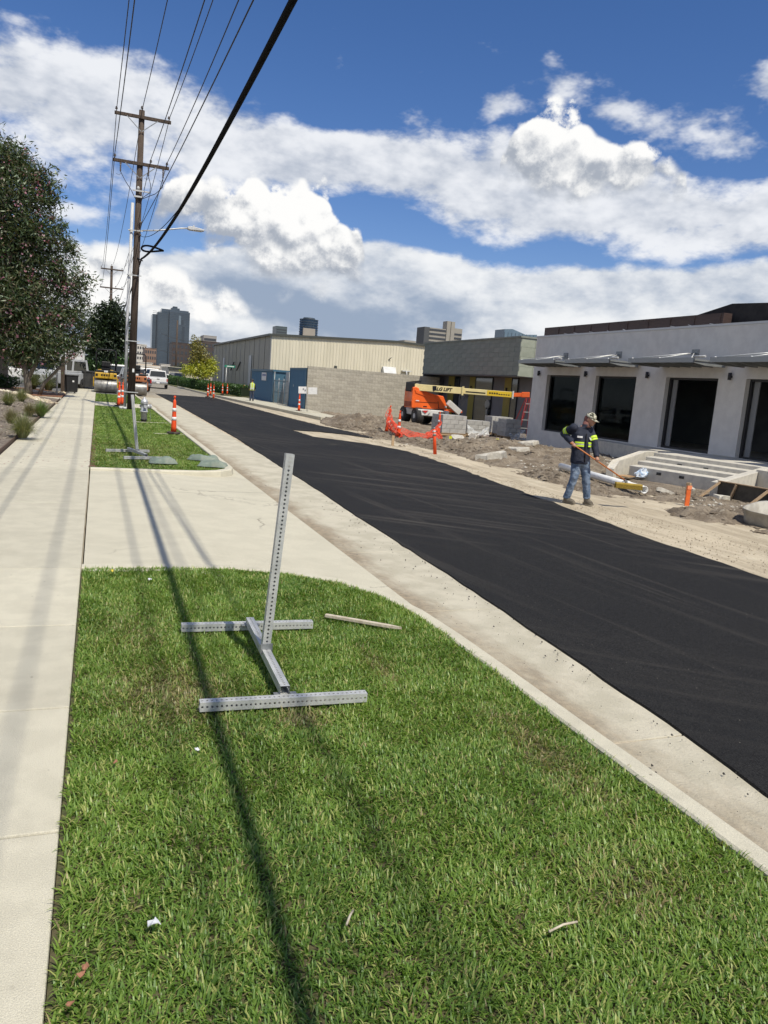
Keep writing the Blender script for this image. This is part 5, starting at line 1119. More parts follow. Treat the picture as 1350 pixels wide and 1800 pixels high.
# chassis, axle, wheels
cx = lp_(235, 400, 41.2).x
MB().span(cx-.75, cx+1.2, 40.4, 42.9, .42, .78).build('chassis', LWHITE, bl, bevel=.04)
MB().slab([(lp_(205, 318, 40.3).x, lp_(205, 318, 40.3).z), (lp_(300, 318, 40.3).x, lp_(300, 318, 40.3).z), (lp_(262, 362, 40.3).x, lp_(262, 362, 40.3).z), (lp_(212, 362, 40.3).x, lp_(212, 362, 40.3).z)], 'y', 40.25, 40.4).build('front_plate', LWHITE, bl)
MB().slab([(lp_(222, 320, 40.2).x, lp_(222, 320, 40.2).z), (lp_(275, 320, 40.2).x, lp_(275, 320, 40.2).z), (lp_(248, 345, 40.2).x, lp_(248, 345, 40.2).z)], 'y', 40.2, 40.249).build('red_triangle', mat('sign_red', (.5, .03, .03), rough=.5), bl)
MB().cyl((cx-.8, 40.75, .40), (cx+1.3, 40.75, .40), .09, .09, 10).build('axle', BLACKP, bl); MB().cyl((cx-.8, 42.6, .40), (cx+1.3, 42.6, .40), .09, .09, 10).build('axle', BLACKP, bl)
def wheel(parent, c_, r_, w_, ax=(1, 0, 0), rim=LWHITE):
    ax = Vector(ax); c_ = Vector(c_); z_ = Vector((0, 0, 1)); y_ = z_.cross(ax); m_ = Matrix((z_, y_, ax)).transposed()
    wh_ = MB().lathe([(r_*.55, -w_/2), (r_*.93, -w_/2), (r_, -w_*.36), (r_, w_*.36), (r_*.93, w_/2), (r_*.55, w_/2)], c_, 22, m_).build('wheel', RUBBER, parent)
    MB().lathe([(r_*.2, -w_/2-.012), (r_*.5, -w_/2+.02), (r_*.56, -w_/2-.004), (r_*.56, w_/2+.004), (r_*.5, w_/2-.02), (r_*.2, w_/2+.012)], c_, 16, m_).build('rim', rim, wh_); return wh_
for x in (cx-.62, cx+.72):
    for y in (40.75, 42.6): wheel(bl, (x, y, .38), .49, .42)
MB().span(cx+.9, cx+2.3, 41, 42.2, .72, .86).build('turntable', LORANGE, bl)
# boom
A = AY(717, 679.5, 41.2); Bm = AY(902.5, 694.2, 38.2); dB = (Bm-A); dBn = dB.normalized()
MB().bar(A+dBn*.35, A+dBn*(dB.length*.52), .36, .37).build('boom_section', LCREAM, bl, bevel=.02)
MB().bar(A+dBn*(dB.length*.515), Bm, .30, .32).build('boom_section', LCREAM, bl, bevel=.02)
sideN = Vector((dBn.y, -dBn.x, 0)).normalized()
if sideN.y > 0: sideN = -sideN
MB().bar(A-dBn*.10, A+dBn*.42, .46, .52).build('boom_pivot', BLACKP, bl, bevel=.05)
MB().bar(A+Vector((0, 0, .2))-dBn*.1, A+Vector((0, 0, .34))+dBn*.75, .3, .12).build('lift_cylinder', BLACKP, bl)
upB = dBn.cross(sideN); upB = upB if upB.z > 0 else -upB
o0 = A+dBn*(dB.length*.245)+sideN*.184-upB*.085
MB().bar(o0-dBn*.02+upB*.10-sideN*.02, o0+dBn*.20+upB*.12-sideN*.02, .05, .25).build('strap', INK, bl)
place_text('lettering', 'LG LIFT', .255, o0+dBn*.205, dBn, upB, INK, bl, shear=.25, bold=.012)
place_text('lettering', 'J', .265, o0+dBn*.06, dBn, upB, INK, bl, shear=.25, bold=.012)
for q0, q1, dz_, w_, m_, nm in [(.555, .74, -.03, .075, INK, 'hose_tray'), (.755, .985, 0., .33, LYEL, 'decal')]:
    MB().bar(A+dBn*(dB.length*q0)+sideN*.152+upB*dz_, A+dBn*(dB.length*q1)+sideN*.152+upB*dz_, .012, w_*.88).build(nm, m_, bl)
place_text('lettering', 'RENTAL', .085, A+dBn*(dB.length*.775)+sideN*.181-upB*.0, dBn, upB, INK, bl, .2, .004) if False else None
for q in range(9): MB().bar(A+dBn*(dB.length*(.775+q*.022))+sideN*.16-upB*(.0 if q < 4 else .03), A+dBn*(dB.length*(.79+q*.022))+sideN*.16-upB*(.0 if q < 4 else .03), .006, .09 if q < 4 else .05).build('decal_print', INK, bl)
MB().bar(A+dBn*(dB.length*.52), A+dBn*(dB.length*.535), .45, .49).build('boom_collar', LCREAM, bl); MB().bar(Bm-dBn*.06, Bm+dBn*.02, .40, .43).build('boom_collar', LWHITE, bl)
J0 = Bm; J1 = AY(931, 694, 37.7); Jm = J0.lerp(J1, .5)
MB().bar(J0, Jm, .18, .22).build('jib', LORANGE, bl, bevel=.02); MB().bar(Jm, J1, .14, .30).build('jib_head', LORANGE, bl, bevel=.03)
for q in range(4): MB().tube([A+dBn*(dB.length*.50)-upB*.2, A+dBn*(dB.length*.53)-upB*(.55+.12*q), A+dBn*(dB.length*(.56+.01*q))-upB*.22], .015, 5).build('hose', BLACKP, bl)
pb0 = AY(787, 707, 41); pb1 = AY(808, 726, 41); MB().bar(pb0, pb1, .25, .34).build('platform_arm', LWHITE, bl, bevel=.03)
# red step ladder by the white building
ll = thing('step_ladder', 'red stepladder standing behind the block stacks', 'ladder', (0, 0, 0)); RED = mat('ladder_red', (.42, .05, .05), rough=.5)
p0, p1_ = AY(914, 727, 35.6), AY(926, 700, 35.6); p2_, p3_ = AY(930, 727, 35.6), AY(932, 700, 35.6); p0.z = p2_.z = -.1
for a_, b_ in ((p0, p1_), (p2_, p3_)): MB().bar(a_, b_, .06, .03).build('rail', RED, ll); MB().bar(a_+Vector((0, .9, 0)), b_+Vector((0, .08, 0)), .04, .03).build('rear_rail', RED, ll)
for q in (.2, .42, .63, .85): MB().bar(p0.lerp(p1_, q), p2_.lerp(p3_, q), .08, .025).build('rung', STEEL, ll)

# ---------------- road rollers
RYEL = mat('roller_yellow', (.55, .34, .03), (.46, .28, .03), 3., .4); RORG = mat('roller_rust_orange', (.42, .16, .07), (.33, .12, .05), 3., .5); DRUM = mat('drum_steel', (.30, .30, .29), (.21, .205, .20), 5., .45, metal=.5, stain=(.12, .11, .10), sscale=3., samt=.5)
def roller(loc, label, body, rz=0.):
    t_ = thing('road_roller', label, 'road roller', loc, rz, 'road rollers')
    for y in (-.0, 2.6): MB().cyl((-.72, y, .46), (.72, y, .46), .46, .46, 28).build('drum', DRUM, t_, bevel=.02); MB().span(-.80, -.73, y-.12, y+.12, .40, 1.0).build('yoke', body, t_); MB().span(.73, .80, y-.12, y+.12, .40, 1.0).build('yoke', body, t_)
    MB().span(-.70, .70, -.35, .95, .95, 1.36).build('rear_hood', body, t_, bevel=.06); MB().span(-.55, .55, 1.7, 3.0, .95, 1.55).build('front_hood', body, t_, bevel=.08)
    MB().span(-.66, .66, -.30, 1.7, 1.361, 1.52).build('deck', BLACKP, t_, bevel=.04); MB().span(-.28, .28, .35, .95, 1.52, 1.75).build('seat', BLACKP, t_, bevel=.05); MB().span(-.28, .28, .28, .42, 1.75, 2.1).build('backrest', BLACKP, t_, bevel=.04)
    MB().tube([(-.62, .2, 1.5), (-.62, .2, 2.75), (-.52, .2, 2.88), (.52, .2, 2.88), (.62, .2, 2.75), (.62, .2, 1.5)], .045, 8).build('roll_bar', BLACKP, t_)
    MB().tube([(0, 1.6, 1.5), (0, 1.4, 2.0)], .03, 8).build('steering_column', BLACKP, t_); MB().cyl((0, 1.36, 2.0), (0, 1.35, 2.03), .2, .2, 14).build('steering_wheel', BLACKP, t_)
    for x in (-.58, .58): MB().span(x-.07, x+.07, -.362, -.35, 1.1, 1.26).build('tail_light', INK, t_)
    for i, (x, w_) in enumerate(((-.26, .10), (-.10, .12), (.06, .10), (.2, .07))): MB().span(x-w_/2, x+w_/2, -.358, -.35, 1.12, 1.25).build('lettering', INK, t_)
    MB().span(-.12, .12, -.312, -.30, 1.38, 1.50).build('plate', REFL, t_)
    return t_
r1 = roller((.52, 56.0, -.02), 'yellow tandem road roller with roll bar seen from behind', RYEL)
r2 = roller((2.55, 57.5, -.08), 'rusty orange road roller mostly hidden behind the utility pole', RORG)

# ---------------- cars and trucks
def carmat(n, c): return mat(n, c, rough=.25, spec=.5, coat=.5)
CWHITE = carmat('car_white', (.70, .70, .69)); CDARK = carmat('car_dark', (.025, .028, .035)); CSILV = carmat('car_silver', (.42, .43, .44)); CGLASS = glassmat('car_glass', (.012, .015, .018), .05); TAIL = mat('tail_red', (.35, .02, .02), rough=.3); CHROME = mat('chrome', (.6, .6, .6), rough=.15, metal=1.)
def vehicle(loc, rz, label, paint, kind='car', group='parked and passing vehicles', cat=None):
    """local: nose to +y; built from side profiles, cabin narrowed towards the roof"""
    names = {'car': 'parked_car', 'pickup': 'pickup_truck', 'van': 'van', 'suv': 'parked_car'}
    t_ = thing(names[kind], label, cat or {'car': 'car', 'pickup': 'pickup truck', 'van': 'van', 'suv': 'car'}[kind], loc, rz, group)
    dims = {'car': (4.5, 1.78, .95, 1.45), 'pickup': (5.7, 1.98, 1.12, 1.88), 'van': (5.4, 2.0, 1.15, 2.1), 'suv': (4.8, 1.9, 1.1, 1.75)}[kind]; L_, W_, zb, zt = dims; h = L_/2; w = W_/2
    zlo = .32 if kind != 'pickup' else .45
    body = [(-h, zlo+.1), (-h, zb-.08), (-h+.1, zb), (h-1.25, zb), (h-.25, zb-.12), (h, zb-.3), (h, zlo+.08), (h-.15, zlo), (-h+.15, zlo)]
    if kind == 'pickup': body = [(-h, zlo+.1), (-h, zb), (h-1.5, zb), (h-1.4, zb+.02), (h-.1, zb-.06), (h, zb-.2), (h, zlo+.05), (-h+.1, zlo)]
    if kind == 'van': body = [(-h, zlo+.1), (-h, zb), (h-.9, zb), (h-.1, zb-.2), (h, zb-.35), (h, zlo), (-h+.1, zlo)]
    MB().slab(body, 'x', -w, w).build('body', paint, t_, bevel=.07)
    cab = {'car': [(-h+.45, zb), (-h+1.0, zt), (h-2.0, zt), (h-1.15, zb)], 'pickup': [(-.55, zb), (-.45, zt), (1.05, zt), (1.75, zb)], 'van': [(-h+.02, zb), (-h+.08, zt), (h-1.7, zt), (h-.9, zb)], 'suv': [(-h+.1, zb), (-h+.35, zt), (h-2.1, zt), (h-1.3, zb)]}[kind]
    n = len(cab); inn = .14; wv = [w-.05 if z <= zb+.01 else w-inn-.05 for y, z in cab]
    cb = MB(); cb.add([(-wv[i], cab[i][0], cab[i][1]) for i in range(n)]+[(wv[i], cab[i][0], cab[i][1]) for i in range(n)], [tuple(range(n)), tuple(reversed(range(n, 2*n)))]+[(i, i+n, (i+1) % n+n, (i+1) % n) for i in range(n)]); cb.build('cabin', paint, t_, bevel=.04)
    def lerp2(a_, b_, q): return (a_[0]+(b_[0]-a_[0])*q, a_[1]+(b_[1]-a_[1])*q)
    for nm, (i0, i1), s_ in (('rear_window', (0, 1), -1), ('windscreen', (3, 2), 1)):
        lo, hi = lerp2(cab[i0], cab[i1], .12), lerp2(cab[i0], cab[i1], .86); wl, wh_ = w-.05-inn*.12-.09, w-.05-inn*.86-.09; e = .02*s_
        MB().quad((-wl, lo[0]+e, lo[1]), (wl, lo[0]+e, lo[1]), (wh_, hi[0]+e, hi[1]), (-wh_, hi[0]+e, hi[1])).build(nm, CGLASS, t_)
    for s_ in (-1, 1):
        lo0, lo1 = lerp2(cab[0], cab[1], .15), lerp2(cab[3], cab[2], .15); hi0, hi1 = lerp2(cab[0], cab[1], .85), lerp2(cab[3], cab[2], .85); wl, wh_ = w-.05-inn*.15+.012, w-.05-inn*.85+.012
        for qa, qb in ((.08, .47), (.53, .93)):
            a0, a1, b0, b1 = lerp2(lo0, lo1, qa), lerp2(lo0, lo1, qb), lerp2(hi0, hi1, qa), lerp2(hi0, hi1, qb)
            MB().quad((s_*wl, a0[0], a0[1]), (s_*wl, a1[0], a1[1]), (s_*wh_, b1[0], b1[1]), (s_*wh_, b0[0], b0[1])).build('side_window', CGLASS, t_)
        MB().span(s_*w-.02 if s_ < 0 else s_*w-.02, s_*(w+.20) if s_ > 0 else s_*w-.18, h-1.75 if kind != 'pickup' else 1.35, h-1.65 if kind != 'pickup' else 1.45, zb+.06, zb+.24).build('mirror', INK if kind != 'car' else paint, t_)
        for y in (-h+.95, h-.95): wheel(t_, (s_*(w-.10), y, .34 if kind == 'car' else .39), .34 if kind == 'car' else .39, .22, rim=CHROME)
        MB().span(s_*(w-.04)-.1, s_*(w-.04)+.1 if s_ < 0 else s_*(w-.02), -h-.012, -h+.05, zb-.36, zb-.06).build('tail_light', TAIL, t_)
        MB().span(s_*(w-.2)-.15, s_*(w-.2)+.15, h-.12, h+.015, zb-.42, zb-.26).build('headlight', CHROME, t_)
    MB().span(-w+.03, w-.03, -h-.10, -h+.02, zlo+.05, zlo+.25).build('rear_bumper', CHROME if kind == 'pickup' else paint, t_, bevel=.03); MB().span(-w+.03, w-.03, h-.02, h+.09, zlo+.02, zlo+.25).build('front_bumper', INK if kind != 'van' else paint, t_, bevel=.03)
    MB().span(-.16, .16, -h-.115, -h-.101, zlo+.08, zlo+.22).build('licence_plate', REFL, t_); MB().span(-.5, .5, h+.001, h+.02, zb-.48, zb-.3).build('grille', INK, t_)
    if kind == 'pickup': MB().span(-w+.12, w-.12, -h+.08, -.62, zb-.0, zb+.004).build('bed_floor', INK, t_); MB().span(-.14, .14, -h-.014, -h-.004, zb-.18, zb-.10).build('tailgate_handle', INK, t_)
    return t_
g_ = G(280, 683, -.1); vehicle((g_.x, g_.y+2.8, -.1), R(-3), 'white pickup truck driving away down the street', CWHITE, 'pickup')
vehicle((8.9, 124, -.1), R(80), 'white car parked beyond the pickup, left of the dark one', CWHITE, 'car')
vehicle((11.4, 126, -.1), R(12), 'dark car parked in front of the tan brick building', CDARK, 'suv')
vehicle((6.4, 130, -.1), R(95), 'white van standing far down the street behind the pole', CWHITE, 'van')
vehicle((1.6, 78, -.1), R(3), 'white truck behind the rollers, nose towards the street', CWHITE, 'van')
vehicle((2.9, 71, -.1), R(8), 'dark pickup parked behind the rusty roller', CDARK, 'pickup')
vehicle((-2.75, 60.5, -.02), R(150), 'silver van parked beside the white box truck', CSILV, 'van')
vehicle((-6.2, 63, -.02), R(100), 'white pickup parked behind the flowering tree, right of the two', CWHITE, 'pickup')
vehicle((-9.6, 60, -.02), R(100), 'white car parked near the stone pillar behind the flowering tree', CWHITE, 'suv')
bt = thing('box_truck', 'white box truck standing behind the flowering tree', 'truck', (-2.6, 70, -.02), R(8), 'parked and passing vehicles')
MB().span(-1.2, 1.2, -3.2, 2.6, .95, 3.5).build('cargo_box', WHITEP, bt, bevel=.04); MB().span(-1.05, 1.05, 2.65, 4.3, .6, 2.4).build('cab', CWHITE, bt, bevel=.1); MB().span(-.5, .5, -3.2, 4.2, .5, .94).build('chassis', INK, bt)
for x in (-1.0, 1.0):
    for y in (-2.0, 3.4): wheel(bt, (x, y, .42), .42, .28)
for x in (-1.18, -.4, .4, 1.18): MB().span(x-.02, x+.02, -3.23, -3.2, .95, 3.45).build('door_bar', STEELD, bt)
# black roll-off container and wheelie bin
dt = thing('roll_off_container', 'low black steel container behind the pavement end', 'container', (-1.35, 61.5, -.02), R(4)); BLK = mat('black_steel', (.03, .031, .033), (.045, .044, .043), 3., .6)
MB().span(-1.6, 1.6, 0, 3.0, .15, 1.25).build('box', BLK, dt, bevel=.03); MB().span(-1.65, 1.65, -.05, 3.05, 1.25, 1.34).build('rim', BLK, dt)
for i in range(7): MB().span(-1.5+i*.5-.04, -1.5+i*.5+.04, -.05, 0, .15, 1.25).build('rib', BLK, dt)
wbn = thing('wheelie_bin', 'black wheeled rubbish bin beside the silver van', 'bin', tuple(G(125, 691, -.0)), .2)
MB().box((0, 0, .55), (.62, .66, .95), taper=1.1).build('body', BLACKP, wbn, bevel=.03); MB().box((0, 0, 1.06), (.74, .80, .07)).build('lid', BLACKP, wbn, bevel=.03); MB().box((.05, -.36, .72), (.10, .01, .10)).build('label_plate', REFL, wbn)
for x in (-.26, .26): wheel(wbn, (x, .32, .12), .12, .06)

# ================================================================ PEOPLE
def loft(mb, rings, n=20):
    """rings: (centre, half-width vector, half-depth vector)"""
    vs = []
    for c_, a_, d_ in rings:
        for i in range(n):
            th = 2*math.pi*i/n; e_ = .92+.08*abs(math.sin(2*th)); vs.append(Vector(c_)+Vector(a_)*(math.cos(th)*e_)+Vector(d_)*(math.sin(th)*e_))
    m_ = len(rings); mb.add(vs, [(j*n+i, j*n+(i+1) % n, (j+1)*n+(i+1) % n, (j+1)*n+i) for j in range(m_-1) for i in range(n)], True)
    o_ = len(mb.v)-len(vs); mb.f += [tuple(o_+i for i in reversed(range(n))), tuple(o_+(m_-1)*n+i for i in range(n))]; mb.sm += [True]*2; return mb
def fuse(o, vox, smooth=4):
    """run the pieces together into one continuous skin"""
    r_ = o.modifiers.new('fuse', 'REMESH'); r_.mode = 'VOXEL'; r_.voxel_size = vox; r_.use_smooth_shade = True
    if smooth: s_ = o.modifiers.new('smooth', 'SMOOTH'); s_.factor = .5; s_.iterations = smooth
    return o
JACKET = mat('navy_work_jacket', (.016, .020, .036), (.024, .029, .048), 9., .8, .5, 18.); JEANS = mat('worn_jeans', (.075, .115, .185), (.16, .21, .29), 7., .85, .6, 30., stain=(.30, .35, .42), sscale=5., samt=.6)
BOOTS = mat('dusty_boots', (.10, .085, .065), (.16, .14, .11), 14., .9); HIVIS = mat('lime_reflective', (.55, .78, .05), rough=.5); SILVER = mat('silver_reflective', (.62, .64, .62), rough=.4)
CAMO = mat('camo_cloth', (.05, .05, .035), (.55, .53, .42), 22., .85, mid=(.46, .54)); GAITER = mat('red_brown_cloth', (.24, .10, .085), (.15, .075, .06), 18., .85)
Pc = G(1013, 887, ZR-.03); hd = Vector((Pc.x, Pc.y, 0)).normalized(); rt = Vector((hd.y, -hd.x, 0)); UPV = Vector((0, 0, 1))
def WP(px, py, off=0.):
    d = ray(px, py); t_ = (Pc.dot(hd)+off)/(d.x*hd.x+d.y*hd.y); p_ = Vector((d.x*t_, d.y*t_, CAM_H+d.z*t_)); return p_-Pc
wk = thing('person', 'worker in navy jacket with lime bands, jeans and cap, holding a broom', 'person', Pc)
fr_ = rt*.57-hd*.82; sh_ = rt*.82+hd*.57                      # chest direction, shoulder line
hipc = WP(1020, 803); shc = WP(1023, 756); nk = WP(1031, 749); hdc = WP(1037.5, 737)
jr = {'sr': shc-sh_*.185+UPV*.03, 'er': WP(990.5, 762, .10), 'hr': WP(1010, 783, -.36), 'sl': shc+sh_*.175-UPV*.01, 'el': WP(1045, 779, .02), 'hl': WP(1050, 809.5, -.10),
      'pr': WP(1013.5, 806, -.03), 'kr': WP(1009.5, 839, -.07), 'ar': WP(995.5, 876, -.02), 'pl': WP(1028, 808, .04), 'kl': WP(1030, 842, .02), 'al': WP(1031.5, 876, .06)}
toeR = WP(1009.5, 885.5, -.12); toeL = WP(1041, 884.5, -.02)
spine = (shc-hipc)
# body (skin): head, neck, torso, limbs, hands with fingers, fused into one surface
bd = MB()
fd = (rt*.86-hd*.42-UPV*.30).normalized()                       # face looks right and down
ex = fd.cross(UPV).normalized(); ez = ex.cross(fd); Mh = Matrix((ex, fd, ez)).transposed()
bd.ball(hdc+fd*.005, (.072, .098, .118), 18, 14, Mh); bd.ball(hdc+fd*.055-ez*.055, (.050, .055, .06), 12, 9, Mh)       # skull and jaw
bd.ball(hdc+fd*.108-ez*.018, (.014, .022, .026), 8, 6, Mh); bd.ball(hdc+fd*.095-ez*.062, (.024, .012, .010), 8, 6, Mh)  # nose, lips
for s_ in (-1, 1): bd.ball(hdc+ex*(.073*s_)-fd*.005-ez*.01, (.012, .024, .034), 8, 6, Mh); bd.ball(hdc+ex*(.03*s_)+fd*.085+ez*.012, (.014, .010, .009), 8, 6, Mh)   # ears, eyes
bd.tube([hdc-ez*.08-fd*.02, nk, shc+UPV*.02], [.055, .058, .07], 12)
loft(bd, [(hipc-UPV*.08, sh_*.15, fr_*.11), (hipc+spine*.3, sh_*.145, fr_*.10), (hipc+spine*.75, sh_*.165, fr_*.115), (shc, sh_*.15, fr_*.085)], 16)
for s_ in 'rl':
    bd.tube([jr['s'+s_], jr['e'+s_], jr['h'+s_]], [.052, .042, .028], 10); bd.tube([jr['p'+s_], jr['k'+s_], jr['a'+s_]], [.078, .055, .038], 10)
HND = (WP(1100, 844, .25)-WP(1009, 782, -.36)).normalized()     # broom handle direction
h0 = jr['hr']+UPV*.0; hl_ = jr['hl']
hb = h0-HND*.10; he = hb+HND*((WP(1100, 844, .25)-hb).length); 
def hand(mb, c_, wrist, along, palmdir):
    """palm over the handle, four fingers wrapped round it, thumb opposite"""
    a_ = along.normalized(); w_ = (c_-wrist).normalized(); p_ = palmdir.normalized(); u_ = a_.cross(p_).normalized()
    mb.ball(c_+p_*.028, (.042, .042, .03), 10, 8); mb.tube([wrist, c_+p_*.028], [.027, .034], 8)
    for i, L_ in enumerate((.9, 1.0, .96, .8)):
        b_ = c_+a_*((i-1.5)*.021)+p_*.030; mb.tube([b_, b_+u_*.030*L_-p_*.012, b_+u_*.024*L_-p_*.044*L_, b_-u_*.004-p_*.056*L_], [.0105, .0100, .0095, .008], 6)
    b_ = c_-a_*.035+p_*.02; mb.tube([b_, b_-u_*.028-p_*.01-a_*.01, b_-u_*.020-p_*.040+a_*.012], [.012, .011, .009], 6)
q_ = (jr['hl']-hb).dot(HND); hl_on = hb+HND*q_; q0 = (jr['hr']-hb).dot(HND); hr_on = hb+HND*q0
hand(bd, hr_on, jr['hr']+(jr['er']-jr['hr'])*.28, HND, (-hd*.8-UPV*.1-rt*.2)); hand(bd, hl_on, jr['hl']+(jr['el']-jr['hl'])*.25, HND, (-hd*.5+UPV*.75))
fuse(bd.build('body', SKIN, wk), .0085, 2)
# jacket
jk = MB()
loft(jk, [(hipc-UPV*.13+fr_*.01, sh_*.195, fr_*.148), (hipc-UPV*.02, sh_*.192, fr_*.145), (hipc+spine*.30, sh_*.185, fr_*.14), (hipc+spine*.62, sh_*.20, fr_*.15), (hipc+spine*.88, sh_*.205, fr_*.135), (shc+UPV*.03, sh_*.16, fr_*.10), (nk-UPV*.01, sh_*.085, fr_*.085)], 24)
for s_ in 'rl':
    e_, h_ = jr['e'+s_], jr['h'+s_]; cu = e_.lerp(h_, .80); jk.tube([jr['s'+s_]-spine*.02, jr['s'+s_].lerp(e_, .5), e_, e_.lerp(h_, .45), cu], [.085, .078, .070, .062, .054], 14); jk.ball(jr['s'+s_], .086, 12, 9)
jk.tube([nk+UPV*.035, nk-UPV*.03], [.078, .095], 16)
jo = fuse(jk.build('jacket', JACKET, wk), .013, 3)
tx = bpy.data.textures.new('cloth_folds', 'CLOUDS'); tx.noise_scale = .11; tx.noise_depth = 3
dm = jo.modifiers.new('folds', 'DISPLACE'); dm.texture = tx; dm.strength = .022; dm.mid_level = .5; dm.texture_coords = 'GLOBAL'
def ellip(t_, th, off):
    """point on the jacket front: t_ along the spine, th degrees from the chest direction towards his left (image right)"""
    c_ = hipc+spine*t_; return c_+sh_*((.197+off)*math.sin(R(th)))+fr_*((.147+off)*math.cos(R(th)))
def patch(name, t0, t1, a0, a1, matl, off=.018, parent=jo, nseg=6, skew=0.):
    mb = MB(); vs = []
    for o_ in (off, off-.012):
        for t_ in (t0, t1):
            for i in range(nseg+1): vs.append(ellip(t_+skew*(i/nseg-.5), a0+(a1-a0)*i/nseg, o_))
    n = nseg+1; f = [(i, i+1, n+i+1, n+i) for i in range(nseg)]+[(2*n+i+1, 2*n+i, 3*n+i, 3*n+i+1) for i in range(nseg)]
    mb.add(vs, f); return mb.build(name, matl, parent)
for a0, a1 in ((-62, -12), (16, 52)):
    patch('chest_band', .40, .46, a0, a1, HIVIS); patch('chest_band', .475, .50, a0, a1, SILVER); patch('chest_band', .515, .575, a0, a1, HIVIS)
patch('name_patch', .72, .79, -50, -22, REFL, skew=0.); patch('name_patch', .66, .74, 22, 40, REFL, skew=-.06)
patch('zip', -.18, .9, -1, 3, INK, .012, nseg=2)
e_ = jr['er']; s0 = jr['sr'].lerp(e_, .40); s1 = jr['sr'].lerp(e_, .54); s2 = jr['sr'].lerp(e_, .58); s3 = jr['sr'].lerp(e_, .72)
MB().tube([s0, s1], [.092, .090], 16, cap=False).build('sleeve_band', HIVIS, jo); MB().tube([s2, s3], [.089, .087], 16, cap=False).build('sleeve_band', HIVIS, jo); MB().tube([s1, s2], [.0885, .088], 16, cap=False).build('sleeve_band', SILVER, jo)
e_ = jr['el']; MB().tube([jr['sl'].lerp(e_, .5), jr['sl'].lerp(e_, .66)], [.088, .086], 16, cap=False).build('sleeve_band', HIVIS, jo); MB().tube([jr['sl'].lerp(e_, .7), jr['sl'].lerp(e_, .84)], [.086, .083], 16, cap=False).build('sleeve_band', HIVIS, jo)
# jeans
jn = MB(); loft(jn, [(hipc-UPV*.16, sh_*.165, fr_*.125), (hipc-UPV*.05, sh_*.168, fr_*.128), (hipc+UPV*.02, sh_*.16, fr_*.12)], 20)
for s_ in 'rl': jn.tube([jr['p'+s_]+UPV*.03, jr['p'+s_].lerp(jr['k'+s_], .5), jr['k'+s_], jr['k'+s_].lerp(jr['a'+s_], .5), jr['a'+s_]-UPV*.0], [.098, .090, .078, .072, .070], 16)
no = fuse(jn.build('jeans', JEANS, wk), .013, 3); dm = no.modifiers.new('folds', 'DISPLACE'); tx2 = bpy.data.textures.new('denim_folds', 'CLOUDS'); tx2.noise_scale = .075; tx2.noise_depth = 3; dm.texture = tx2; dm.strength = .035; dm.mid_level = .5; dm.texture_coords = 'GLOBAL'
for an, to in ((jr['ar'], toeR), (jr['al'], toeL)):
    bt_ = MB(); heel = Vector((an.x, an.y, .02)); toe = Vector((to.x, to.y, .02)); dd = (toe-heel).normalized(); bt_.tube([an+UPV*.05, an-UPV*.03, heel+UPV*.05], [.056, .058, .052], 12); bt_.tube([heel-dd*.045+UPV*.035, heel+dd*.06+UPV*.05, toe-dd*.05+UPV*.04, toe+UPV*.025], [.042, .052, .048, .032], 12); bt_.bar(heel-dd*.06+UPV*.008, toe+dd*.012+UPV*.008, .088, .024)
    fuse(bt_.build('boot', BOOTS, wk), .011, 2)
# cap and neck gaiter
cp = MB(); cp.ball(hdc+ez*.035-fd*.0, (.088, .108, .098), 18, 12, Mh); cp.v = [tuple(Vector(v)) for v in cp.v]
pl = hdc+ez*.025
keepf = [f for f in cp.f if all((Vector(cp.v[i])-pl).dot(ez) > -.012 for i in f)]; cp.f = keepf; cp.sm = [True]*len(keepf)
b0 = hdc+fd*.09+ez*.035; bill = []
for i in range(9):
    a_ = R(-70+140*i/8); bill.append(hdc+ez*.03+ex*(.082*math.sin(a_))+fd*(.098*math.cos(a_)))
for i in range(9):
    a_ = R(-70+140*i/8); bill.append(hdc+ez*.012+ex*(.078*math.sin(a_))+fd*(.09+.095*max(.15, math.cos(a_))))
cp.add(bill, [(i, i+1, 10+i, 9+i) for i in range(8)], True)
co_ = cp.build('cap', CAMO, wk); sm_ = co_.modifiers.new('thick', 'SOLIDIFY'); sm_.thickness = .006
ga = MB(); ga.ball(hdc-fd*.022-ez*.01, (.081, .096, .112), 16, 12, Mh); ga.f = [f for f in ga.f if all((Vector(ga.v[i])-hdc).dot(fd) < .045 for i in f)]; ga.sm = [True]*len(ga.f); ga.tube([hdc-ez*.075-fd*.03, nk+UPV*.02, nk-UPV*.02], [.078, .076, .088], 16, cap=False)
go_ = ga.build('neck_gaiter', GAITER, wk); sm_ = go_.modifiers.new('thick', 'SOLIDIFY'); sm_.thickness = .006
# broom held in both hands
bm_o = thing('broom', 'push broom with orange handle and yellow-brown head held by the worker', 'broom', Pc)
tipb = WP(1100, 845, .25); MB().tube([hb, tipb], .0135, 8).build('handle', mat('orange_brown_handle', (.50, .17, .05), (.42, .14, .04), 8., .5), bm_o)
b1, b2_ = WP(1082, 848.5, .16), WP(1128.5, 853.5, .36); MB().bar(b1, b2_, .075, .035).build('head_block', mat('broom_wood', (.40, .28, .05), (.33, .23, .04), 8., .6), bm_o, bevel=.006)
MB().bar(b1-UPV*.055, b2_-UPV*.055, .085, .075).build('bristles', mat('broom_bristle', (.24, .165, .025), (.17, .115, .015), 60., .9, .8, 90.), bm_o); MB().bar(tipb-HND*.03, tipb+HND*.03-UPV*.02, .04, .04).build('socket', STEELD, bm_o)

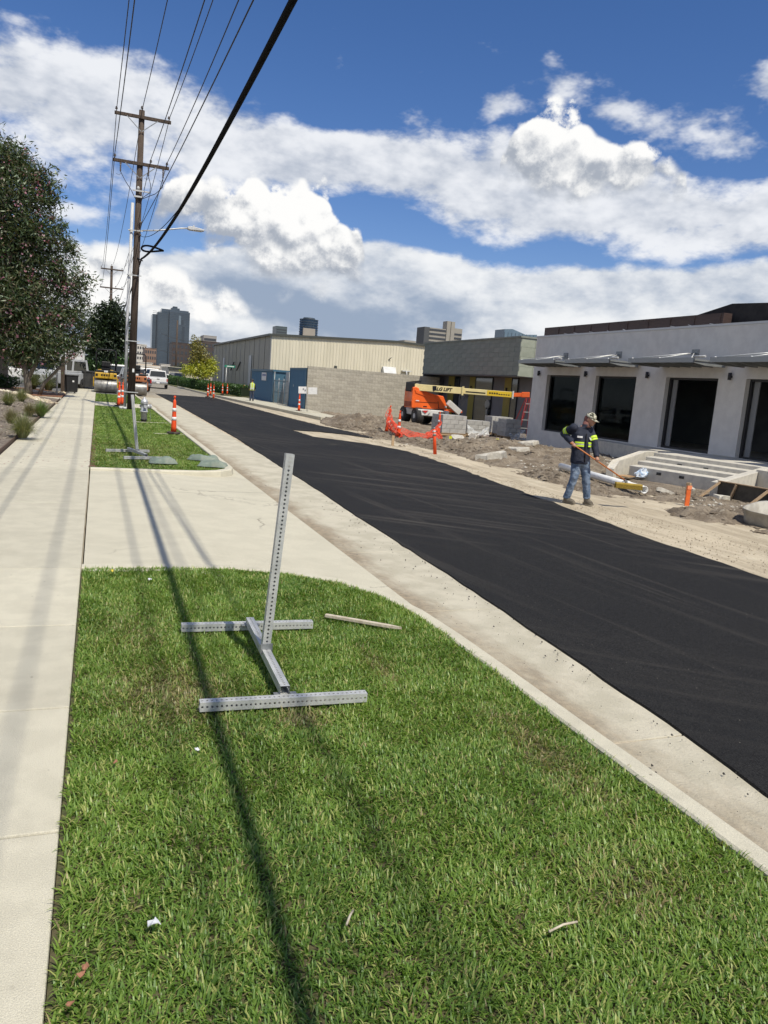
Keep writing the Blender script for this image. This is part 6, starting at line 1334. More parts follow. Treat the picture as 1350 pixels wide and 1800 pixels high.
# ---------------- people further off, simple standing pose
def far_person(loc, rz, label, vest, legs, hat, H=1.76, bend=0.):
    t_ = thing('person', label, 'person', loc, rz); s_ = H/1.76; mb = MB(); U = UPV
    loft(mb, [((0, 0, .92*s_), (.16*s_, 0, 0), (0, .11*s_, 0)), ((0, 0, 1.15*s_), (.15*s_, 0, 0), (0, .10*s_, 0)), ((0, bend*.1, 1.36*s_), (.18*s_, 0, 0), (0, .11*s_, 0)), ((0, bend*.15, 1.48*s_), (.08*s_, 0, 0), (0, .07*s_, 0))], 14)
    mb.tube([(0, bend*.15, 1.45*s_), (0, bend*.2, 1.56*s_)], .055*s_, 10); mb.ball((0, bend*.24, 1.64*s_), (.075*s_, .095*s_, .115*s_), 14, 10); mb.ball((0, bend*.24+.095, 1.62*s_), (.014, .02, .02), 6, 5)
    for x in (-1, 1):
        mb.tube([(x*.2*s_, bend*.13, 1.40*s_), (x*.25*s_, .0, 1.12*s_), (x*.22*s_, .14, .92*s_)], [.05, .042, .03], 8); mb.ball((x*.22*s_, .17, .89*s_), (.035, .05, .04), 8, 6)
        for i in range(4): mb.tube([(x*.22*s_+(i-1.5)*.016, .20, .89*s_), (x*.22*s_+(i-1.5)*.016, .235, .86*s_), (x*.22*s_+(i-1.5)*.016, .225, .83*s_)], .008, 5)
        mb.tube([(x*.22*s_-x*.035, .17, .89*s_), (x*.22*s_-x*.05, .21, .87*s_)], .009, 5)
        mb.tube([(x*.09*s_, 0, .92*s_), (x*.10*s_, .01, .5*s_), (x*.11*s_, -.01, .06*s_)], [.085*s_, .06*s_, .045*s_], 10); mb.tube([(x*.11*s_, -.04, .04), (x*.12*s_, .15, .035)], [.05, .04], 8)
    fuse(mb.build('body', SKIN, t_), .014, 2)
    v_ = MB(); loft(v_, [((0, 0, .88*s_), (.20*s_, 0, 0), (0, .145*s_, 0)), ((0, 0, 1.15*s_), (.19*s_, 0, 0), (0, .14*s_, 0)), ((0, bend*.1, 1.38*s_), (.215*s_, 0, 0), (0, .14*s_, 0)), ((0, bend*.14, 1.49*s_), (.10*s_, 0, 0), (0, .09*s_, 0))], 16)
    vo = v_.build('vest', vest, t_)
    for x in (-1, 1): MB().box((x*.09*s_, -.135*s_, 1.18*s_), (.05, .03, .55)).build('silver_stripe', SILVER, vo)
    MB().box((0, -.148*s_, 1.05*s_), (.34*s_, .02, .05)).build('silver_stripe', SILVER, vo)
    a_ = MB()
    for x in (-1, 1): a_.tube([(x*.2*s_, bend*.13, 1.41*s_), (x*.25*s_, .0, 1.12*s_), (x*.23*s_, .09, 1.0*s_)], [.062, .055, .045], 10)
    sl_ = a_; 
    for x, part_ in ((-1, 0), (1, 1)): MB().tube([(x*.2*s_, bend*.13, 1.41*s_), (x*.25*s_, .0, 1.12*s_), (x*.23*s_, .09, 1.0*s_)], [.062, .055, .045], 10).build('sleeve', JACKET, t_)
    j_ = MB(); loft(j_, [((0, 0, .82*s_), (.175*s_, 0, 0), (0, .13*s_, 0)), ((0, 0, .96*s_), (.17*s_, 0, 0), (0, .125*s_, 0))], 14)
    for x in (-1, 1): j_.tube([(x*.09*s_, 0, .9*s_), (x*.10*s_, .01, .5*s_), (x*.11*s_, -.01, .09*s_)], [.10*s_, .078*s_, .07*s_], 12)
    fuse(j_.build('trousers', legs, t_), .018, 2)
    for x in (-1, 1): MB().tube([(x*.11*s_, -.05, .045), (x*.12*s_, .17, .04)], [.06, .048], 8).build('boot', BOOTS, t_)
    ht = MB(); ht.ball((0, bend*.24, 1.70*s_), (.10*s_, .12*s_, .085*s_), 14, 8); ht.lathe([(.145*s_, 0), (.148*s_, .012)], (0, bend*.24+.01, 1.685*s_), 16); ht.build('hard_hat', hat, t_); return t_
HV = mat('lime_vest', (.50, .62, .06), (.44, .55, .05), 8., .6); DKJ = mat('dark_jeans', (.03, .04, .07), (.05, .06, .09), 8., .85); HATW = mat('dark_cap_cloth', (.05, .05, .05), rough=.7)
far_person(tuple(G(442, 706, -.06)), R(-12), 'worker in lime vest and dark jeans seen from behind by the blue shed', HV, DKJ, HATW, 1.74)
far_person((-.9, 66.5, -.02), R(200), 'small worker in lime vest standing beyond the black container', HV, DKJ, LYEL, 1.75)

# ================================================================ VEGETATION AND THE LEFT BED
def leaves(name, clumps, n, L, W, palette, parent, matl, seed, droop=.3, shell=.55, sprig=9, spread=.75):
    """clumps: (x,y,z,rx,ry,rz) in local coordinates; leaves sit mostly near the clump surface, gaps stay open"""
    rg = np.random.default_rng(seed); cl = np.array(clumps, float); wgt = (cl[:, 3]*cl[:, 5]); wgt = wgt/wgt.sum(); k_ = rg.choice(len(cl), n, p=wgt); c_ = cl[k_]
    d = rg.normal(size=(n, 3)); d /= np.linalg.norm(d, axis=1)[:, None]; rr = shell+(1-shell)*rg.random(n)**.6; lum = fbm2(c_[:, 0]*2+d[:, 0]*3, c_[:, 2]*2+d[:, 2]*3, seed, 3, 1.0)
    rr = rr*(.62+.75*lum); p = c_[:, :3]+d*rr[:, None]*c_[:, 3:6]
    # sprigs: leaves gather around small twig ends
    tw = rg.integers(0, max(1, n//sprig), n); base_ = p[tw % n]; q = rg.random(n) < .75; p = np.where(q[:, None], base_+rg.normal(0, spread*L, (n, 3)), p)
    o_ = d[tw % n]*.7+rg.normal(size=(n, 3))*.8; o_[:, 2] -= droop*.5; o_ /= np.linalg.norm(o_, axis=1)[:, None]; s_ = np.cross(o_, rg.normal(size=(n, 3))); s_ /= np.linalg.norm(s_, axis=1)[:, None]
    l_ = L*rg.uniform(.6, 1.3, n)[:, None]; w_ = W*rg.uniform(.6, 1.3, n)[:, None]*.5; a = p; b_ = p+o_*l_*.45+s_*w_; c2 = p+o_*l_; d2 = p+o_*l_*.45-s_*w_
    V = np.stack([a, b_, c2, d2], 1).reshape(-1, 3); F = (np.arange(n)*4)[:, None]+np.array([0, 1, 2, 3])[None]; pal = np.array(palette, float); ci = pal[rg.integers(0, len(pal), n)]*rg.uniform(.7, 1.25, (n, 1))
    return link(name, npmesh(name, V, F, False, np.repeat(ci, 4, 0)), matl, parent), p
def limb(mb, pts, r0, r1, n=8): mb.tube(pts, list(np.linspace(r0, r1, len(pts))), n)
BARK = mat('grey_bark', (.17, .145, .12), (.10, .085, .07), 8., .9, .6, 30., stretch=(3, 3, .6)); LEAF = leafmat('tree_leaf', .32, .45, gloss=.05)
def pxclump(px, py, r, Y, dy, base, depth=.8):
    c_ = AY(px, py, Y+dy); m_ = r*Y*1.068/1350.; return (c_.x-base[0], c_.y-base[1], c_.z-base[2], m_, m_*depth, m_)
# big flowering tree on the left
B0 = Vector((-3.25, 43.2, .15)); ft = thing('flowering_tree', 'big dark green tree with pink flowers left of the pavement', 'tree', B0)
tk = MB(); limb(tk, [(0, 0, -.2), (-.05, 0, .5), (-.2, 0, 1.3), (-.6, .1, 2.6), (-.9, .2, 4.6), (-.8, 0, 7.2)], .20, .05); tk.build('trunk', BARK, ft)
for pts, r0 in [([(-.05, 0, .7), (.35, -.1, 1.5), (.6, -.1, 2.5), (.8, .1, 4.5)], .13), ([(.45, .1, -.2), (.7, 0, .5), (1.5, -.2, 1.45), (2.3, -.2, 2.1)], .11), ([(-.15, 0, 1.1), (-.9, .1, 1.7), (-1.7, .2, 2.4)], .10), ([(-.4, 0, 2.0), (.1, .2, 3.4), (.3, .1, 5.5)], .09), ([(-.85, .1, 4.2), (-1.5, .2, 5.6), (-1.8, .2, 7.8)], .08)]:
    mb = MB(); limb(mb, pts, r0, r0*.35); mb.build('limb', BARK, ft)
cl = [pxclump(x, y, r_, 43.2, dy, B0) for x, y, r_, dy in [(2, 278, 34, 0), (34, 292, 20, .3), (14, 340, 42, -.4), (56, 305, 12, .2), (78, 322, 17, 0), (62, 360, 28, .2), (94, 350, 11, 0), (25, 415, 48, 0), (82, 410, 26, -.3), (104, 398, 10, .2), (126, 436, 11, 0), (55, 470, 44, .4), (104, 470, 24, 0), (143, 492, 14, -.2), (122, 512, 20, .2), (15, 525, 48, -.2), (78, 540, 42, .3), (122, 556, 22, 0), (148, 530, 9, 0), (142, 590, 13, .2), (18, 590, 40, 0), (70, 600, 34, -.3), (112, 604, 20, 0), (135, 615, 10, 0), (40, 630, 16, .2), (92, 632, 12, -.1), (-30, 420, 60, .5), (-40, 530, 70, .2), (-30, 310, 40, .3)]]
gp = [(.040, .068, .026), (.060, .095, .036), (.085, .122, .048), (.030, .052, .021), (.11, .13, .060), (.14, .12, .07)]
_, pts_ = leaves('crown', cl, 66000, .26, .062, gp, ft, LEAF, 41, .35, .2, 34, .80)
cl2 = [(c_[0], c_[1], c_[2], c_[3]*1.04, c_[4]*1.04, c_[5]*1.04) for c_ in cl]
leaves('flowers', cl2, 3200, .13, .11, [(.38, .13, .21), (.44, .21, .28), (.42, .30, .32), (.28, .09, .16)], ft, leafmat('petal', .3, .5), 42, .1, .85)
# neighbour of the same kind further left and back
B1 = Vector((-7.2, 49, .3)); f2 = thing('flowering_tree', 'second pink-flowering tree behind the stone pillar at the left edge', 'tree', B1)
mb = MB(); limb(mb, [(0, 0, -.3), (.1, 0, 1.2), (0, 0, 3), (.2, 0, 6)], .24, .07); mb.build('trunk', BARK, f2); mb = MB(); limb(mb, [(.1, 0, 1.2), (1.0, 0, 2.2), (1.5, .2, 3.6)], .13, .05); mb.build('limb', BARK, f2)
c_2 = [(0, 0, 7.2, 2.4, 2.2, 1.9), (1.2, 0, 5.2, 1.9, 1.9, 1.6), (-1.6, 0, 5, 2.2, 2, 1.9), (.3, .2, 3.6, 2.0, 2, 1.2), (1.9, 0, 3.6, 1.2, 1.2, 1.0)]
leaves('crown', c_2, 24000, .32, .08, gp[:5], f2, LEAF, 43, .35, .45); leaves('flowers', c_2, 700, .16, .12, [(.50, .16, .28), (.66, .48, .52)], f2, MATS['petal'], 44, .1, .85)
# dark evergreen by the second pole
B2 = Vector((.78, 63.5, -.02)); dt_ = thing('dark_tree', 'small dark evergreen tree in front of the second utility pole', 'tree', B2)
mb = MB(); limb(mb, [(0, 0, -.2), (.05, 0, 2.2), (0, 0, 5.2)], .15, .05); mb.build('trunk', BARK, dt_)
leaves('crown', [pxclump(x, y, r_, 63.5, dy, B2) for x, y, r_, dy in [(198, 545, 15, 0), (180, 560, 18, .2), (205, 562, 18, -.2), (172, 585, 20, 0), (195, 588, 26, .2), (212, 588, 14, 0), (165, 608, 17, 0), (188, 614, 20, -.2), (207, 610, 14, .2), (158, 575, 8, 0)]], 9000, .30, .12, [(.014, .028, .012), (.022, .038, .016), (.03, .05, .02)], dt_, LEAF, 45, .2, .4)
# far green trees behind the lot
for (px, py, r_, Y, lab, pal, sd) in [(205, 637, 22, 105, 'bright green tree far behind the dark evergreen', [(.05, .12, .025), (.07, .16, .03), (.035, .085, .02)], 46), (165, 640, 24, 95, 'mid green tree behind the yellow roller', [(.035, .075, .02), (.05, .10, .025), (.025, .055, .015)], 47), (12, 640, 30, 80, 'dark green tree behind the parked white cars at left', [(.02, .04, .014), (.03, .06, .02)], 48), (318, 652, 8, 150, 'small dark tree beside the low beige shed', [(.02, .045, .02), (.03, .06, .025)], 49), (60, 640, 30, 88, 'dark tree behind the white pickup at left', [(.02, .042, .014), (.035, .06, .02)], 57)]:
    c_ = AY(px, py, Y); B_ = Vector((c_.x, Y, -.2)); tr_ = thing('green_tree', lab, 'tree', B_); m_ = r_*Y*1.07/1350.; mb = MB(); limb(mb, [(0, 0, -.2), (0, 0, c_.z)], .16, .08); mb.build('trunk', BARK, tr_); z_ = c_.z+.2
    leaves('crown', [(0, 0, z_, m_*.8, m_*.8, m_*.75), (m_*.55, 0, z_-m_*.2, m_*.55, m_*.5, m_*.5), (-m_*.55, 0, z_-m_*.15, m_*.55, m_*.5, m_*.5), (0, .2, z_-m_*.5, m_*.7, m_*.6, m_*.45)], 3500, .35, .16, pal, tr_, LEAF, sd, .2, .4)
# yellow-green street tree on the right
B3 = Vector((11.0, 92, -.1)); yt = thing('golden_tree', 'young tree with bright yellow-green lower leaves before the warehouse', 'tree', B3)
mb = MB(); limb(mb, [(0, 0, -.2), (.05, 0, 2), (-.2, 0, 4), (-.45, 0, 6)], .12, .03); mb.build('trunk', BARK, yt)
for e in [((0, 0, 1.8), (1.2, .2, 2.4)), ((0, 0, 1.7), (-1.1, -.2, 2.2)), ((-.1, 0, 2.6), (.8, .3, 3.2)), ((-.2, 0, 3.4), (-.9, .2, 4.4))]: mb = MB(); limb(mb, [e[0], e[1]], .05, .02, 6); mb.build('limb', BARK, yt)
leaves('lower_crown', [pxclump(x, y, r_, 92, dy, B3, 1.0) for x, y, r_, dy in [(335, 650, 9, -.3), (352, 642, 10, 0), (368, 640, 11, .2), (372, 650, 8, -.2), (345, 655, 8, .2), (360, 657, 9, -.3), (326, 654, 5, 0)]], 3200, .28, .11, [(.42, .42, .04), (.50, .50, .06), (.34, .38, .05)], yt, LEAF, 50, .4, .3)
leaves('upper_crown', [pxclump(x, y, r_, 92, dy, B3, 1.0) for x, y, r_, dy in [(343, 597, 6, 0), (345, 608, 9, 0), (352, 618, 11, .2), (345, 628, 11, -.2), (358, 628, 9, 0)]], 1700, .26, .10, [(.20, .17, .035), (.30, .25, .05), (.14, .14, .035)], yt, LEAF, 51, .4, .3)
# clipped hedges along the warehouse
def hedge(p0, p1, w, h_, label, seed):
    p0, p1 = Vector(p0), Vector(p1); L_ = (p1-p0).length; t_ = thing('hedge', label, 'hedge', p0, math.atan2(p1.y-p0.y, p1.x-p0.x)); rg = np.random.default_rng(seed)
    MB().span(.1, L_-.1, -w/2+.1, w/2-.1, 0, h_-.12).build('shade_core', mat('hedge_inner', (.012, .02, .008), rough=.9), t_); N = int(700*(L_*(w+2*h_))/3)  # solid near-black core: the hedge's inner shade put into colour
    u = rg.random(N)*L_; sd = rg.random(N); y_ = np.where(sd < .4, rg.uniform(-w/2, w/2, N), np.where(sd < .8, -w/2, w/2)+rg.normal(0, .04, N)); z_ = np.where(sd < .4, h_+rg.normal(0, .05, N), rg.random(N)*h_)
    p = np.stack([u, y_, z_], -1); o_ = rg.normal(size=(N, 3)); o_ /= np.linalg.norm(o_, axis=1)[:, None]; s_ = np.cross(o_, rg.normal(size=(N, 3))); s_ /= np.linalg.norm(s_, axis=1)[:, None]
    V = np.stack([p, p+o_*.07+s_*.04, p+o_*.14, p+o_*.07-s_*.04], 1).reshape(-1, 3); F = (np.arange(N)*4)[:, None]+np.arange(4)[None]; c_ = np.array([(.03, .07, .018), (.05, .105, .025), (.075, .14, .035)])[rg.integers(0, 3, N)]
    link('foliage', npmesh('foliage', V, F, False, np.repeat(c_, 4, 0)), LEAF, t_)
hedge((13.4, 74.5, -.05), (12.2, 84.5, -.05), 1.3, .95, 'clipped hedge nearest the blue shed along the warehouse', 1); hedge((12.1, 86, -.05), (11.0, 95, -.05), 1.4, 1.0, 'clipped hedge in the middle of the warehouse row', 2); hedge((11.3, 97, -.05), (10.7, 106, -.05), 1.4, 1.05, 'clipped hedge under the yellow-green tree', 3); hedge((10.6, 108, -.05), (10.2, 120, -.05), 1.4, 1.1, 'clipped hedge farthest down the street', 4)
struct(MB().prism([(9.6, 78), (13.5, 74), (15, 74), (12, 122), (9.2, 122)], -.2, -.04).build('lawn', mat('dry_verge', (.13, .14, .05), (.20, .18, .09), 1.5, .95)))

# ---------------- left planting bed
MULCH = mat('grey_mulch', (.20, .17, .135), (.13, .105, .085), 9., .95, .8, 40., stain=(.30, .26, .21), sscale=14., samt=.7); TERRA = mat('terracotta_mulch', (.27, .135, .075), (.20, .10, .06), 8., .95, .8, 40.)
def bedz(x, y): return .03+np.clip((-1.75-x)*.16, 0, .75)*np.clip((42.5-y)/6, 0, 1)+(fbm2(x, y, 71, 4, 1.2)-.5)*.10*np.clip((-1.75-x)/.3, 0, 1)
gx = np.concatenate([np.arange(-14, -4, .6), np.arange(-4, -1.70, .1), [-1.70]]); gy = np.arange(4, 40.6, .25); XX, YY = np.meshgrid(gx, gy); ZZ = bedz(XX, YY); n0, n1_ = XX.shape; idx = np.arange(n0*n1_).reshape(n0, n1_); F4 = np.stack([idx[:-1, :-1], idx[:-1, 1:], idx[1:, 1:], idx[1:, :-1]], -1).reshape(-1, 4)
struct(link('planting_bed', npmesh('planting_bed', np.stack([XX, YY, ZZ], -1).reshape(-1, 3), F4, True), MULCH))
struct(MB().prism([(-14, 44.3), (-1.68, 42.7), (-1.68, 47.5), (-3.0, 52.5), (-14, 55)], -.2, .06).build('planting_bed', TERRA))
tag(MB().span(-1.695, -1.672, 4, 40.5, -.15, .07).build('steel_edging', mat('rusty_edging', (.10, .065, .045), rough=.8)), 'thin rusty steel edging between pavement and planting bed', 'edging')
# pebbles and rocks
def stones(name, N, fx, smin, smax, pal, label, seed, zf):
    rg = np.random.default_rng(seed); x, y = fx(rg, N); z_ = zf(x, y); s_ = rg.uniform(smin, smax, len(x)); ico = []
    for j, (rr, zz) in enumerate(((0, .6), (.8, .35), (1., -.05), (.7, -.4))):
        for i in range(6): th = 2*math.pi*(i+.5*(j % 2))/6; ico.append((rr*math.cos(th), rr*math.sin(th), zz))
    ico = np.array(ico); fc = [(j*6+i, j*6+(i+1) % 6, (j+1)*6+(i+1) % 6, (j+1)*6+i) for j in range(3) for i in range(6)]
    V = ico[None]*s_[:, None, None]*rg.uniform(.7, 1.3, (len(x), 1, 3))*rg.uniform(.88, 1.12, (len(x), 24, 1)); th = rg.uniform(0, 6.3, len(x)); c_, q_ = np.cos(th)[:, None], np.sin(th)[:, None]; V = np.stack([V[..., 0]*c_-V[..., 1]*q_, V[..., 0]*q_+V[..., 1]*c_, V[..., 2]], -1)+np.stack([x, y, z_], -1)[:, None]
    F = (np.arange(len(x))*24)[:, None, None]+np.array(fc)[None]; col_ = np.array(pal)[rg.integers(0, len(pal), len(x))]*rg.uniform(.8, 1.15, (len(x), 1))
    return stuff(link(name, npmesh(name, V.reshape(-1, 3), F.reshape(-1, 4), True, np.repeat(col_, 24, 0)), STONEM), label, 'stones')
STONEM = bpy.data.materials.new('river_stone'); STONEM.use_nodes = True; t = NT(STONEM.node_tree); at = t.node('ShaderNodeAttribute', attribute_name='tint'); t.l.new(at.outputs['Color'], STONEM.node_tree.nodes['Principled BSDF'].inputs['Base Color']); STONEM.node_tree.nodes['Principled BSDF'].inputs['Roughness'].default_value = .85
CREAMS = [(.55, .47, .33), (.48, .40, .28), (.62, .56, .44), (.36, .30, .22)]
stones('cream_pebbles', 900, lambda rg, N: (-1.74-rg.random(N)**1.3*1.6, rg.uniform(8, 15.6, N)), .03, .075, CREAMS, 'cream river pebbles in the near corner of the planting bed', 5, bedz)
stones('cream_rocks', 260, lambda rg, N: ((lambda q: (-1.85-q*2.3+rg.normal(0, .12, N), 35.5+q*3.6+rg.normal(0, .35, N)))(rg.random(N))), .06, .16, CREAMS, 'cream rock border across the far end of the planting bed', 6, bedz)
stones('rock_edge', 170, lambda rg, N: (rg.uniform(-3.4, -1.75, N), 47.6+rg.normal(0, .35, N)), .06, .14, CREAMS, 'cream rock edge at the end of the terracotta bed', 7, lambda x, y: x*0+.06)
stones('mulch_chips', 2200, lambda rg, N: (-1.74-rg.random(N)*3.0, rg.uniform(15, 36, N)), .012, .04, [(.24, .20, .16), (.14, .11, .085), (.32, .28, .23), (.10, .08, .06)], 'grey-brown bark chips over the planting bed', 8, bedz)
# fallen petals along the edge of the second lawn
rg = np.random.default_rng(9); N = 420; x = np.where(rg.random(N) < .7, rg.normal(-.06, .03, N), rg.uniform(-1.5, 1.2, N)); y = 14.2+rg.random(N)**1.6*14; s_ = rg.uniform(.008, .018, N)
V = np.stack([np.stack([x-s_, y-s_, x*0+.012], -1), np.stack([x+s_, y-s_*.6, x*0+.016], -1), np.stack([x+s_*.3, y+s_, x*0+.02], -1)], 1).reshape(-1, 3); F = (np.arange(N)*3)[:, None]+np.arange(3)[None]; pc = np.array([(.30, .08, .12), (.22, .06, .07), (.10, .06, .05)])[rg.integers(0, 3, N)]
stuff(link('fallen_petals', npmesh('fallen_petals', V, F, False, np.repeat(pc, 3, 0)), MATS['petal']), 'dark pink fallen petals along the second lawn edge', 'petals')
# tufts of ornamental grass
def tuft(x, y, h_, n, label, seed, pal):
    rg = np.random.default_rng(seed); th = rg.uniform(0, 6.283, n); ln = rg.uniform(.1, 1.9, n); L_ = h_*rg.uniform(.6, 1.15, n); r0 = rg.uniform(0, .10, n)*h_*1.6; dx, dy = np.cos(th), np.sin(th); V = []; px_, py_, pz_ = dx*r0, dy*r0, np.zeros(n); w_ = .008*(h_/.5)
    for i in range(4):
        a_ = ln*i/3*1.1
        if i: px_ = px_+dx*np.sin(a_)*L_/3; py_ = py_+dy*np.sin(a_)*L_/3; pz_ = pz_+np.cos(a_)*L_/3
        ww = w_*(1-i/3)**.7*.5+.001; V += [np.stack([px_-dy*ww, py_+dx*ww, pz_], -1), np.stack([px_+dy*ww, py_-dx*ww, pz_], -1)]
    V = np.stack(V, 1).reshape(-1, 3); fs = np.array([(2*i, 2*i+1, 2*i+3, 2*i+2) for i in range(3)]); F = ((np.arange(n)*8)[:, None, None]+fs[None]).reshape(-1, 4); c_ = np.array(pal)[rg.integers(0, len(pal), n)]*rg.uniform(.75, 1.2, (n, 1))
    z_ = float(bedz(np.array([x]), np.array([y]))[0]) if y < 41 else .05
    return tag(link('grass_tuft', npmesh('grass_tuft', V, F, False, np.repeat(c_, 8, 0)), LEAF, loc=(x, y, z_)), label, 'ornamental grass', 'ornamental grass tufts')
GRN = [(.17, .20, .08), (.22, .23, .11), (.28, .26, .14)]; DRYG = [(.26, .22, .12), (.20, .17, .09), (.14, .14, .06)]
for (px, py, h_, lab, pal, n) in [(40, 755, .55, 'green-brown grass tuft nearest in the bed', GRN, 900), (72, 722, .52, 'bright green grass tuft at the bed edge', [(.13, .20, .05), (.17, .22, .07)], 800), (52, 722, .42, 'brown dry grass tuft beside the bright green one', DRYG, 700), (15, 712, .5, 'pale grass tuft at the left edge of the bed', GRN, 800), (38, 705, .5, 'grass tuft before the rock border', GRN, 800), (20, 735, .42, 'low dry grass tuft in the mulch at left', DRYG, 600)]:
    p_ = G(px, py, .22); tuft(p_.x, p_.y, h_, n, lab, px, pal)
for (px, py, h_, lab, sd) in [(62, 682, 1.25, 'tall fountain grass left of the flowering tree stem', 91), (90, 684, 1.15, 'tall fountain grass right of the leaning stem', 92), (75, 678, 1.2, 'tall fountain grass behind the flowering tree trunk', 93)]:
    p_ = G(px, py, .05); tuft(p_.x, min(p_.y, 51), h_, 420, lab, sd, [(.16, .18, .09), (.20, .20, .12), (.11, .14, .06)])
# low shrub, stone pillar, posts
STONE = mat('rubble_stone', (.30, .26, .21), (.21, .18, .145), 3., .9, .6, 20.)
pb_ = thing('stone_pillar', 'rough stone pillar behind the flowering tree at left', 'pillar', (-5.35, 51.2, .05)); MB().box((0, 0, 1.25), (.72, .72, 2.5)).build('shaft', STONE, pb_, bevel=.05); MB().box((0, 0, 2.56), (.9, .9, .14)).build('cap_stone', CONC2, pb_, bevel=.02)
for j in range(7): MB().box((random.uniform(-.03, .03), -.365, .18+j*.34), (.66, .03, .29)).build('stone', STONE, pb_, bevel=.03)
sb = thing('low_shrub', 'low dark green shrub at the foot of the stone pillar', 'shrub', (-4.9, 50.0, .05)); mb = MB(); limb(mb, [(0, 0, -.1), (0, 0, .4)], .05, .02); mb.build('stem', BARK, sb); leaves('foliage', [(0, 0, .35, .7, .5, .35), (-.7, .1, .35, .6, .5, .35)], 1600, .14, .07, [(.025, .06, .015), (.04, .085, .02)], sb, LEAF, 52, .1, .4)
tp_ = thing('timber_post', 'thick brown timber post beside the silver van', 'post', tuple(G(110, 690, 0))); MB().box((0, 0, .95), (.22, .22, 2.2)).build('post', POLEWOOD, tp_, bevel=.02); MB().box((0, 0, 2.08), (.25, .25, .06)).build('cap', POLEWOOD, tp_)
mp_ = thing('metal_post', 'thin pale metal post in the terracotta bed', 'post', tuple(G(100, 694, .05))); MB().cyl((0, 0, -.1), (0, 0, 2.6), .04, .04, 8).build('tube', CONDUIT, mp_); MB().lathe([(.045, 0), (.03, .05), (.0, .06)], (0, 0, 2.6), 8).build('cap', CONDUIT, mp_)
mp2 = dup(mp_, tuple(G(115.5, 686, 0)), 0, 'thin pale metal post just right of the timber post')

# ================================================================ FAR BUILDINGS
def farmat(n, c1, c2, **kw): return mat(n, c1, c2, .05, .6, **kw)
def bands(name, label, Y, px0, px1, py_top, py_bot_z, depth, wallm, winm, nfl, ncol, cat='building', vertical=False, side=None, rz=0., extra=None):
    """block whose front faces the street behind; windows are recessed strips or single openings"""
    a_ = AY(px0, py_top, Y); b_ = AY(px1, py_top, Y); w_ = b_.x-a_.x; H_ = (a_.z+b_.z)/2+.3
    t_ = thing(name, label, cat, (a_.x, Y, -.3), rz)
    MB().span(0, w_, 0, depth, 0, H_).build('wall', wallm, t_); MB().span(-.15, w_+.15, -.15, depth+.15, H_, H_+H_*.012+.15).build('roof', wallm, t_)
    if nfl:
        fh = (H_*.94)/nfl
        for i in range(nfl):
            z0_ = H_*.03+i*fh
            if ncol == 1: MB().span(w_*.04, w_*.96, -.12, -.01, z0_+fh*.35, z0_+fh*.82).build('window_band', winm, t_)
            else:
                cw = w_/ncol
                for j in range(ncol):
                    w2 = MB().span(j*cw+cw*.2, j*cw+cw*.8, -.08, -.01, z0_+fh*.30, z0_+fh*.80).build('window', winm, t_)
    return t_, w_, H_
TGLASS = mat('tower_glass', (.032, .052, .078), (.048, .072, .10), .03, .12, spec=.9); TDARK = mat('tower_dark_glass', (.018, .03, .045), rough=.12, spec=.9); TMUL = mat('tower_mullion', (.05, .068, .088), rough=.5)
# tall glass tower
Y = 1500.; a_ = AY(268, 552, Y); b_ = AY(333, 552, Y); w_ = b_.x-a_.x; H_ = a_.z+12; tw = thing('glass_tower', 'tall blue-grey glass office tower with stepped crown', 'tower', (a_.x, Y, -.3))
secs = [(0, .13, 0, .955), (.14, .44, -4, .975), (.45, 1.0, -9, 1.0)]
for i, (u0, u1, yo, hf) in enumerate(secs):
    s_ = MB().span(u0*w_, u1*w_, yo, 45, 0, (AY(268+65*(u0+u1)/2, [552, 549, 548][i], Y).z)).build('shaft', TGLASS, tw)
    for j in range(38):
        zt_ = AY(300, 549, Y).z; MB().span(u0*w_+.4, u1*w_-.4, yo-.35, yo-.02, zt_*(j+.8)/38, zt_*(j+1.0)/38).build('floor_band', TMUL, s_)
for u in (.135, .445): MB().span(u*w_-.9, u*w_+.9, -5, 2, 0, AY(290, 550, Y).z).build('recess', TDARK, tw)
MB().span(.80*w_, .87*w_, -9.6, -9.05, AY(315, 610, Y).z, AY(315, 574, Y).z).build('dark_strip', TDARK, tw); MB().span(.70*w_, .76*w_, -9.6, -9.05, AY(315, 571, Y).z, AY(315, 555, Y).z).build('pale_strip', mat('pale_tower_glass', (.14, .18, .22), rough=.3), tw)
MB().span(.78*w_, .83*w_, -9.6, -9.05, AY(315, 571, Y).z, AY(315, 562, Y).z).build('dark_strip', TDARK, tw)
MB().span(.24*w_, .98*w_, 2, 40, AY(300, 551, Y).z, AY(300, 543.5, Y).z).build('crown', TGLASS, tw); MB().span(.50*w_, .74*w_, 6, 30, AY(300, 545, Y).z, AY(300, 540, Y).z).build('crown', TGLASS, tw); MB().span(.56*w_, .68*w_, 8, 26, AY(300, 541, Y).z, AY(300, 537, Y).z).build('crown_cap', TMUL, tw)
